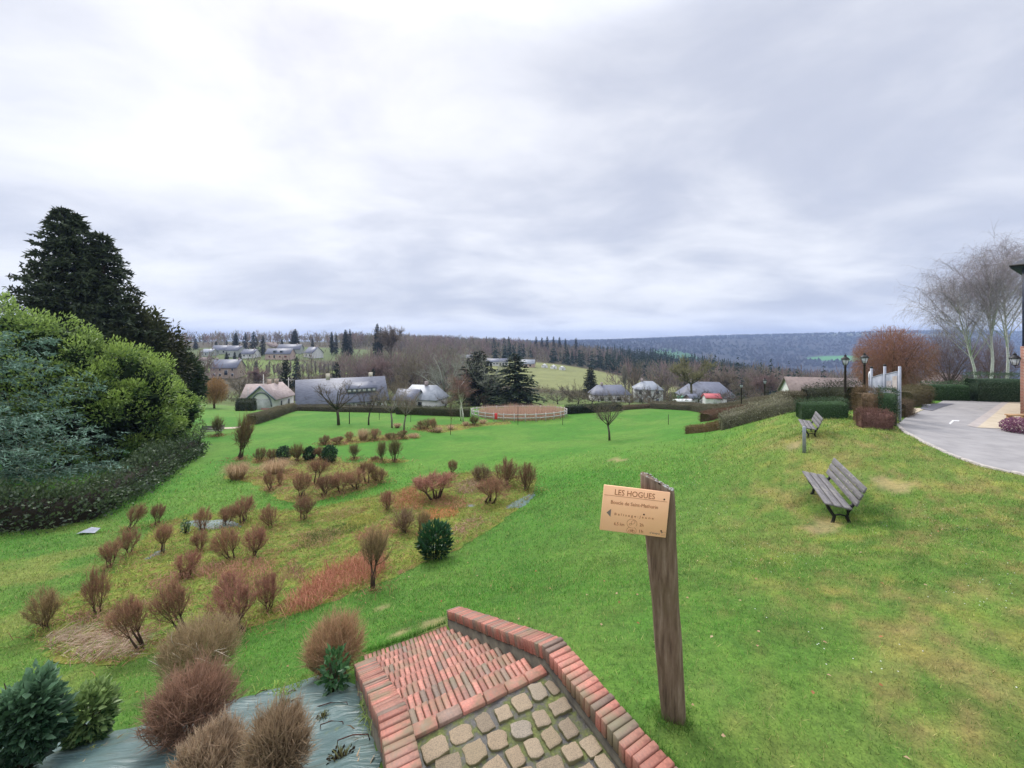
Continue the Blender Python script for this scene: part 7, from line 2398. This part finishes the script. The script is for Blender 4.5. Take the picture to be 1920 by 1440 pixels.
# birches on the right
for k, (px, top, Y, sd, lean_, lb) in enumerate(((1857, 492, 34, 1301, 0, "white-trunked birch in the middle of the right group"), (1890, 466, 36, 1302, 0, "tallest birch, right one of the group"), (1838, 530, 35, 1303, -0.5, "left birch of the group leaning over the purplish tree"))):
    g = on(px, Y)
    h = EYE - (top - HOR) / F * Y - g.z
    ms = bare_tree_meshes(sd, h, h * 0.28, 0.50, 0.125, 24, 9, 15, twig_l=2.0, tw=0.0062, jit=0.35, limb_r=0.28, f0=0.05, f1=1.45, limb_add=0.10, leader=True, col=(0.26, 0.24, 0.24), tip=(0.30, 0.26, 0.28), stem_col=(0.58, 0.565, 0.55), weep=0.50, up=0.80, wob=0.05)
    o = place(ms, "birch_tree", lb, "tree", g, k * 2.1, 1.0, "birches at the right edge", ("trunk", "crown"))
    if lean_:
        o.rotation_euler = (0, R(-13), 0)

# conifers
TP['fir0'] = spruce_meshes(1401, 13.0, 4.2, 30, 9, 22, nw=0.14, gap=0.10, droop=0.34, curve=0.62, dark=(0.012, 0.022, 0.013), light=(0.040, 0.062, 0.030))
TP['fir1'] = spruce_meshes(1402, 13.0, 4.0, 34, 9, 22, nw=0.15, gap=0.05, droop=0.10, curve=0.48, dark=(0.012, 0.019, 0.011), light=(0.036, 0.050, 0.024))
TP['cone'] = spruce_meshes(1403, 10.0, 2.8, 22, 8, 12, nw=0.22, gap=0.05, droop=0.2, curve=0.6, dark=(0.013, 0.022, 0.018), light=(0.034, 0.050, 0.034))
TP['col'] = spruce_meshes(1404, 10.0, 1.5, 24, 8, 12, nw=0.20, gap=0.02, droop=-0.5, curve=0.35, dark=(0.012, 0.020, 0.012), light=(0.034, 0.048, 0.024))
for k in ('fir0', 'fir1', 'cone', 'col'):
    EXT[k] = extent(TP[k])
gC = "dark conifers in the valley"
btree('fir1', "left one of two big dark conifers behind the pond", 897, 0, 658, 84, "conifer_tree", gC, Y=86)
btree('fir0', "right one of two big dark conifers, with layered branches, behind the reeds", 966, 0, 662, 92, "conifer_tree", gC, Y=80)
btree('fir1', "solitary round dark conifer at the foot of the meadow", 1107, 0, 689, 31, "conifer_tree", gC, Y=135)
btree('cone', "dark conifer rising over the slate-roofed house", 631, 0, 678, 30, "conifer_tree", gC, Y=112)
btree('col', "tall dark cypress beside the crossarm pole", 536, 0, 674, 24, "conifer_tree", gC, Y=92)
btree('cone', "green conical tree right of the dark cypress", 556, 0, 667, 22, "conifer_tree", gC, Y=150)
btree('cone', "bluish conifer beside the dark barn roof", 700, 0, 690, 20, "conifer_tree", gC, Y=120)
for px, top, w, Y, kind, lb in ((442, 624, 16, 300, 'fir1', "broad dark conifer at the left of the village skyline trio"), (460, 623, 14, 305, 'cone', "middle conifer of the village skyline trio"), (476, 621, 20, 270, 'cone', "greyer tall conifer of the village skyline trio"), (493, 629, 15, 265, 'cone', "pointed conifer left of the cream gable house"), (553, 617, 21, 300, 'fir1', "big egg-shaped dark conifer on the village skyline"), (529, 635, 10, 290, 'cone', "tiny conifer left of the egg-shaped one"), (367, 634, 13, 320, 'cone', "lone conifer at the far left of the village skyline"), (586, 635, 8, 310, 'cone', "tiny dark conifer right of the egg-shaped one"), (405, 640, 8, 300, 'col', "thin dark cypress on the village's left slope"), (425, 638, 9, 320, 'cone', "small conifer behind the slate village house"),
                            (622, 622, 9, 290, 'col', "narrow conifer left of the dark pair on the skyline"), (630, 624, 9, 292, 'cone', "narrow conifer next to the dark pair"), (648, 618, 16, 280, 'fir1', "left of the dark skyline pair above the wood"), (656, 616, 12, 282, 'cone', "right pointed one of the dark skyline pair"), (707, 607, 17, 262, 'fir1', "highest dark conifer on the wood's skyline"), (714, 612, 12, 266, 'cone', "conifer just right of the highest skyline one"),
                            (912, 630, 7, 480, 'cone', "single spiky conifer on the mid skyline"), (926, 632, 8, 480, 'cone', "second spiky conifer on the mid skyline"), (945, 632, 8, 480, 'cone', "third spiky conifer on the mid skyline"), (954, 630, 8, 480, 'cone', "fourth spiky conifer on the mid skyline"), (1005, 630, 9, 470, 'cone', "first of the dark conifer row above the meadow"), (1016, 632, 9, 470, 'cone', "second of the dark conifer row above the meadow"), (1026, 630, 10, 470, 'cone', "third of the dark conifer row above the meadow"), (1038, 630, 9, 470, 'cone', "fourth of the dark conifer row above the meadow"), (1049, 631, 10, 470, 'cone', "fifth of the dark conifer row above the meadow"), (1060, 634, 9, 470, 'cone', "last of the dark conifer row above the meadow"), (1080, 633, 11, 440, 'cone', "taller conifer standing alone right of the row"),
                            (480, 676, 14, 190, 'fir1', "dark round tree right of the stone house"), (440, 660, 10, 225, 'fir1', "dark shrub-like tree left above the stone house"), (450, 661, 10, 228, 'fir1', "dark shrub-like tree right above the stone house"), (425, 660, 12, 222, 'fir1', "dark tree above the stone house's chimney")):
    btree(kind, lb, px, 0, top, w, "conifer_tree", gC, Y=Y)
# garden path and distant bench on the left
o = sheet("path", wpoly([(384, 803), (440, 801), (470, 797), (470, 799), (440, 804), (384, 806)]), 0.8, 0.03, M_PAVE, 0.05, 97)
tag(o, "pale garden path left of the slanting hedge", kind="structure")
bench_at(397, 816, (0.9, 0.25), "small distant slatted bench below the garden path", 1.9)

# ------------------------------------------------------------------ woodland on the hills (too many trees to count)
def wood_ok(X, Y):
    y = Y / KY
    mead = np.maximum(field(24, 350, 66, 128, X, y, 0.10), field(70, 285, 55, 60, X, y))
    mead2 = np.maximum(field(-150, 318, 42, 26, X, y), np.maximum(field(-86, 318, 30, 26, X, y), field(-128, 305, 30, 26, X, y)))
    vil = field(-185, 390, 120, 130, X, y)
    return (np.maximum(mead, mead2) < 0.1) & (y > 185 + 40 * (X < 60)) & (y < 1250), vil


rg = np.random.default_rng(2024)
N0 = 17000
ly = np.exp(rg.uniform(math.log(140), math.log(820), N0))
lx = rg.uniform(-0.95, 1.25, N0) * ly
ok, vil = wood_ok(lx, ly)
ok &= ~((vil > 0.1) & (rg.random(N0) < 0.90))
ok &= ~((lx < -0.45 * ly) & (rg.random(N0) < 0.78))
# keep roofs, tents and skyline openings visible
for px0, px1, y0, y1 in ((900, 1075, 150, 300), (500, 560, 180, 262), (400, 460, 120, 205), (640, 690, 120, 160), (576, 604, 230, 268), (1100, 1240, 60, 130), (425, 460, 215, 265)):
    q = lx / ly * F + 960
    ok &= ~((q > px0) & (q < px1) & (ly > y0) & (ly < y1))
lx, ly = lx[ok], ly[ok]
sel = np.argsort(rg.random(len(lx)))[:5400]
lx, ly = lx[sel], ly[sel]
lz = H(lx, ly)
nT = len(lx)
print("wood trees", nT)
con = (fbm(lx * 0.012 + 5, ly * 0.010, 61) + 0.25 * sstep(lx / ly, 0.05, 0.35) * sstep(ly, 250, 330) > 0.62 + 0.16 * (lx / ly < 0.10))
qf = lx / ly * F + 960
con |= (qf > 1170) & (qf < 1530) & (ly > 300) & (ly < 470) & (fbm(lx * 0.03, ly * 0.03, 66) > 0.40)
con &= ~((qf > 1000) & (qf < 1600) & (ly < 290) & (rg.random(nT) < 0.75))
wm = MB(); cm = MB()
K = 40
dec = np.where(~con)[0]
k = np.repeat(dec, K); n = len(k)
Ht = (rg.uniform(10, 16, nT) * (0.85 + 0.3 * fbm(lx * 0.02, ly * 0.02, 9)))
Rd = Ht * rg.uniform(0.24, 0.36, nT)
p, d = ball(n, rg, 0.42)
P = np.c_[lx[k], ly[k], lz[k] + Ht[k] * 0.60] + p * np.c_[Rd[k], Rd[k], Ht[k] * 0.42]
o_ = unit(p * 0.7 + rg.normal(0, 0.35, (n, 3)) + np.array([0, 0, 0.75]))
l = (Ht[k] * 0.20 * rg.uniform(0.6, 1.4, n))[:, None]
sp = fbm(lx * 0.02, ly * 0.015, 83)
pal = np.array([(0.175, 0.148, 0.118), (0.215, 0.165, 0.155), (0.195, 0.182, 0.120), (0.25, 0.180, 0.165), (0.16, 0.138, 0.125), (0.26, 0.225, 0.17)])
tc_ = pal[np.clip((sp * 1.3 + rg.normal(0, 0.18, nT)) * 6 - 1.2, 0, 5).astype(int)] * rg.uniform(0.75, 1.25, (nT, 1))
w_ = 0.055 + 0.00042 * ly[k]
ribbons(wm, P - o_ * l * 0.5, P, P + o_ * l * 0.6, w_, tc_[k] * 0.85, tc_[k] * rg.uniform(0.8, 1.35, (n, 1)), rg)
# trunks
B0 = np.c_[lx[dec], ly[dec], lz[dec] - 0.5]; B2 = B0 + np.c_[rg.normal(0, 0.4, (len(dec), 2)), Ht[dec] * 0.85]
ribbons(wm, B0, (B0 + B2) / 2, B2, 0.16 + 0.0004 * ly[dec], tc_[dec] * 0.9, tc_[dec], rg)
# undergrowth
nu = 9000
kk = rg.integers(0, nT, nu)
U0 = np.c_[lx[kk] + rg.normal(0, 4, nu), ly[kk] + rg.normal(0, 4, nu), np.zeros(nu)]
U0[:, 2] = H(U0[:, 0], U0[:, 1])
U2 = U0 + rg.normal(0, 1, (nu, 3)) + np.array([0, 0, 2.6])
ribbons(wm, U0, (U0 + U2) / 2, U2, 0.18, (0.075, 0.065, 0.045), mixcol((0.10, 0.08, 0.055), (0.15, 0.13, 0.075), rg.random(nu)), rg)
o = link("leafless_wood", wm.mesh("leafless_wood", M_TWIG)); tag(o, "leafless brown and mauve woodland covering the valley hills", kind="stuff")
cid = np.where(con)[0]
K = 60
k = np.repeat(cid, K); n = len(k)
f = rg.random(n) ** 1.4
a = rg.random(n) * 6.283
Hc = Ht * 1.12
rr = Hc[k] * 0.23 * (1 - f) ** 0.8 + 0.15
S = np.c_[lx[k], ly[k], lz[k] + Hc[k] * (0.08 + 0.92 * f)]
d = np.stack([np.cos(a), np.sin(a), np.full(n, -0.35)], 1)
E = S + d * rr[:, None] * rg.uniform(0.7, 1.2, n)[:, None]
ribbons(cm, S, (S + E) / 2, E, 0.16 + 0.0006 * ly[k], (0.014, 0.030, 0.022), mixcol((0.022, 0.050, 0.034), (0.050, 0.092, 0.052), rg.random(n)), rg)
o = link("conifer_wood", cm.mesh("conifer_wood", M_NEEDLE)); tag(o, "dark conifer stands among the leafless woodland", kind="stuff")
# woods on the far valley side
rg = np.random.default_rng(404)
nf = 16000
fy = np.exp(rg.uniform(math.log(1000), math.log(3300), nf)); fx = rg.uniform(-0.2, 1.45, nf) * fy
fz = H(fx, fy)
wv = fbm(fx * 0.0022, fy * 0.0030, 51) + 0.15 * fbm(fx * 0.012, fy * 0.012, 52)
ok = (wv > 0.40) & (field(1480, 2400, 170, 170, fx, fy / KY) < 0.05)
fx, fy, fz = fx[ok], fy[ok], fz[ok]; nf = len(fx)
B0 = np.c_[fx, fy, fz]; B2 = B0 + np.c_[rg.normal(0, 4, (nf, 2)), rg.uniform(9, 17, nf)]
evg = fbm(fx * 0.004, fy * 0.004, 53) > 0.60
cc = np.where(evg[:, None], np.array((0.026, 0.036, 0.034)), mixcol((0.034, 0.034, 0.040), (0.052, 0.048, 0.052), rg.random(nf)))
fw = MB()
ribbons(fw, B0, (B0 + B2) / 2, B2, rg.uniform(4, 9, nf), cc * 0.9, cc * 1.05, rg, True)
o = link("far_wood", fw.mesh("far_wood", M_TWIG)); tag(o, "hazy blue woodland on the far side of the valley", kind="stuff")
# shrubby scrub round the gardens
rg = np.random.default_rng(99)
sm = MB()
ns = 760
sy = rg.uniform(78, 165, ns); sxx = rg.uniform(-0.80, 0.95, ns) * sy
q = sxx / sy * F + 960
keep = np.ones(ns, bool)
for px0, px1, y0, y1 in ((440, 545, 0, 74), (550, 735, 0, 80), (760, 832, 0, 90), (1100, 1178, 60, 127), (1186, 1242, 60, 130), (1270, 1375, 60, 106), (470, 545, 0, 90), (1480, 1600, 0, 70), (990, 1300, 60, 92), (400, 460, 100, 205)):
    keep &= ~((q > px0) & (q < px1) & (sy > y0) & (sy < y1) & (rg.random(ns) < (0.8 if px0 > 740 else 1.0)))
keep &= ~((q > 1000) & (q < 1100) & (rg.random(ns) < 0.6))
sxx, sy = sxx[keep], sy[keep]; ns = len(sxx); sz = H(sxx, sy)
K = 90
k = np.repeat(np.arange(ns), K); n = len(k)
hs = rg.uniform(1.2, 3.8, ns); rs = hs * rg.uniform(0.5, 0.9, ns)
p, d = ball(n, rg, 0.4)
P = np.c_[sxx[k], sy[k], sz[k] + hs[k] * 0.5] + p * np.c_[rs[k], rs[k], hs[k] * 0.5]
o_ = unit(p + rg.normal(0, 0.4, (n, 3)) + np.array([0, 0, 0.6])); l = (hs[k] * 0.28)[:, None]
pal = np.array([(0.15, 0.125, 0.085), (0.13, 0.14, 0.07), (0.17, 0.13, 0.115), (0.06, 0.075, 0.035), (0.19, 0.15, 0.10)])
tc_ = pal[rg.integers(0, 5, ns)]
ribbons(sm, P - o_ * l * 0.5, P, P + o_ * l * 0.5, 0.045, tc_[k] * 0.8, tc_[k] * rg.uniform(0.8, 1.3, (n, 1)), rg)
o = link("garden_scrub", sm.mesh("garden_scrub", M_TWIG)); tag(o, "tangled scrub and bare bushes around the valley gardens", kind="stuff")

# ------------------------------------------------------------------ turf: real blades where they can be seen
def blades(n, y0, y1, seed, hgt, wid, pw):
    rg = np.random.default_rng(seed)
    y = y0 + (y1 - y0) * rg.random(n) ** pw
    x = (rg.random(n) * 2 - 1) * (1.40 * y + 0.8)
    ok = np.ones(n, bool)
    a, b = to_stair(x, y)
    ok &= ~((a > -0.27) & (a < S_W + 0.27) & (b > -6) & (b < N_STEP * TREAD + 0.02))
    for bp in BEDS:
        ok &= ~(inpoly(x, y, bp) & (rg.random(n) > 0.05))
    ok &= ~(inpoly(x, y, SHEET_POLY) & (rg.random(n) > 0.015))
    ok &= rg.random(n) > bare_mask(x, y) * 0.93
    ok &= rg.random(n) > sstep(y, y1 * 0.55, y1) * 0.97
    ok &= rg.random(n) < (0.05 + 0.95 * sstep(y, y0, y0 * 1.7)) if y0 > 3 else True
    for bp in PAVED:
        ok &= ~inpoly(x, y, bp)
    x, y = x[ok], y[ok]
    z = H(x, y) + (fbm(x * 1.3, y * 1.3, 71) - 0.5) * 0.06 * sstep(y, 60, 20)
    n = len(x)
    c = ground_col(x, y)
    tuft = fbm(x * 5.0, y * 5.0, 41, 3)
    sc = np.maximum(1.0, y / 4.5) ** 0.85
    h = hgt * sc * rg.uniform(0.45, 1.25, n) * (0.55 + 0.9 * tuft)
    w = wid * sc * rg.uniform(0.7, 1.3, n)
    t = rg.random(n) * 6.28
    s = np.stack([np.cos(t), np.sin(t), np.zeros(n)], 1) * w[:, None] * 0.5
    P = np.stack([x, y, z - 0.004], 1)
    ln = rg.normal(0, 0.55, (n, 2)) * h[:, None]
    tip = P + np.c_[ln, h]
    V = np.stack([P - s, P + s, tip], 1).reshape(-1, 3)
    k = rg.uniform(0.50, 1.60, (n, 1)) * (0.62 + 0.76 * tuft)[:, None]
    dry = (rg.random(n) < 0.13)[:, None]
    c = np.where(dry, c * 0.35 + np.array((0.36, 0.28, 0.13)) * 0.65, c)
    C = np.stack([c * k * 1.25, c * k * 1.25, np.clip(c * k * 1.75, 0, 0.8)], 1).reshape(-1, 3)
    f = np.arange(n * 3).reshape(-1, 3)
    return V, f, C


def tufts(n, pts, rad, seed, hgt):
    rg = np.random.default_rng(seed)
    k = rg.integers(0, len(pts), n)
    P = np.array([(q[0], q[1]) for q in pts])[k] + rg.normal(0, rad, (n, 2))
    x, y = P[:, 0], P[:, 1]
    a, b = to_stair(x, y)
    ok = ~((a > -0.25) & (a < S_W + 0.25) & (b > -6) & (b < N_STEP * TREAD + 0.02))
    x, y = x[ok], y[ok]; n = len(x)
    z = H(x, y) - 0.01
    h = hgt * rg.uniform(0.5, 1.4, n)
    t = rg.random(n) * 6.28
    s = np.stack([np.cos(t), np.sin(t), np.zeros(n)], 1) * 0.0035
    P = np.c_[x, y, z]
    tip = P + np.c_[rg.normal(0, 0.45, (n, 2)) * h[:, None], h]
    c = ground_col(x, y) * rg.uniform(0.8, 1.4, (n, 1))
    return np.stack([P - s, P + s, tip], 1).reshape(-1, 3), np.arange(n * 3).reshape(-1, 3), np.stack([c * 0.8, c * 0.8, c * 1.5], 1).reshape(-1, 3)


M_TURF = mat_col("turf_blades", 0.6, 0.12, 3, 0.25, 0.35)
Vs, Fs, Cs = [], [], []
o_ = 0
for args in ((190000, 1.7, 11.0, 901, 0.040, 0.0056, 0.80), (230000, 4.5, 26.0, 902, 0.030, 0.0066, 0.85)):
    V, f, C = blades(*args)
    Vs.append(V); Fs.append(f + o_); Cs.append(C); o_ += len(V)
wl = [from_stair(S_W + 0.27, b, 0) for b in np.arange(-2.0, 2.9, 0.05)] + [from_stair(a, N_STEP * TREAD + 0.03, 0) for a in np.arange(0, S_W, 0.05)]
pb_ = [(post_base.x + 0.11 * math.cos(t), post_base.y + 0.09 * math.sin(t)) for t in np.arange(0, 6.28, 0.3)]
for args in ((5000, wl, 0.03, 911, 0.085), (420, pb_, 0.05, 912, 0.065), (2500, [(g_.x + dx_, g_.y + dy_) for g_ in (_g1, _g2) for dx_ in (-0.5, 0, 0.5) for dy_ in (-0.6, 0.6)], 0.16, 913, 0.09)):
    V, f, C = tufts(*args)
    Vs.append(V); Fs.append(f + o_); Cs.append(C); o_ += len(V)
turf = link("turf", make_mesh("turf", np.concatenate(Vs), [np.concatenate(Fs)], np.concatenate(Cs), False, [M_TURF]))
tag(turf, "short mown grass covering the lawns", kind="stuff")
# daisies and fallen leaves
rg = np.random.default_rng(77)
mb = MB()
n = 900
y = rg.uniform(3, 20, n); x = (0.42 + rg.random(n) * 0.9) * y
cl = fbm(x * 0.6, y * 0.6, 55); ok = cl > 0.53
for bp in PAVED:
    ok &= ~inpoly(x, y, bp)
x, y = x[ok], y[ok]; n = len(x)
P = np.c_[x, y, H(x, y) + 0.03 + 0.02 * rg.random(n)]
r = 0.0065 * np.maximum(1, y / 9)
t = np.arange(6) / 6 * 6.28
V = P[:, None, :] + np.stack([np.cos(t), np.sin(t), 0 * t], 1)[None] * r[:, None, None]
mb.add(V.reshape(-1, 3), [np.arange(n * 6).reshape(-1, 6)], (0.75, 0.75, 0.72))
o = link("daisies", mb.mesh("daisies", M_DRY)); tag(o, "tiny white daisies scattered over the upper lawn", kind="stuff")
mb = MB()
n = 170
y = rg.uniform(2.2, 11, n); x = (rg.random(n) * 2 - 1) * 1.3 * y
a, b = to_stair(x, y)
ok = ~((a > -0.3) & (a < S_W + 0.3) & (b > -6) & (b < 3.2))
x, y = x[ok], y[ok]; n = len(x)
P = np.c_[x, y, H(x, y) + 0.035]
d = rg.normal(size=(n, 3)); d[:, 2] *= 0.2
leaves(mb, P, d, 0.05 * rg.uniform(0.5, 1.2, n), 0.032, mixcol((0.36, 0.13, 0.06), (0.55, 0.42, 0.28), rg.random(n) ** 1.5), rg, 0.8)
o = link("fallen_leaves", mb.mesh("fallen_leaves", M_DRY)); tag(o, "stray brown and bleached leaves lying on the grass", kind="stuff")
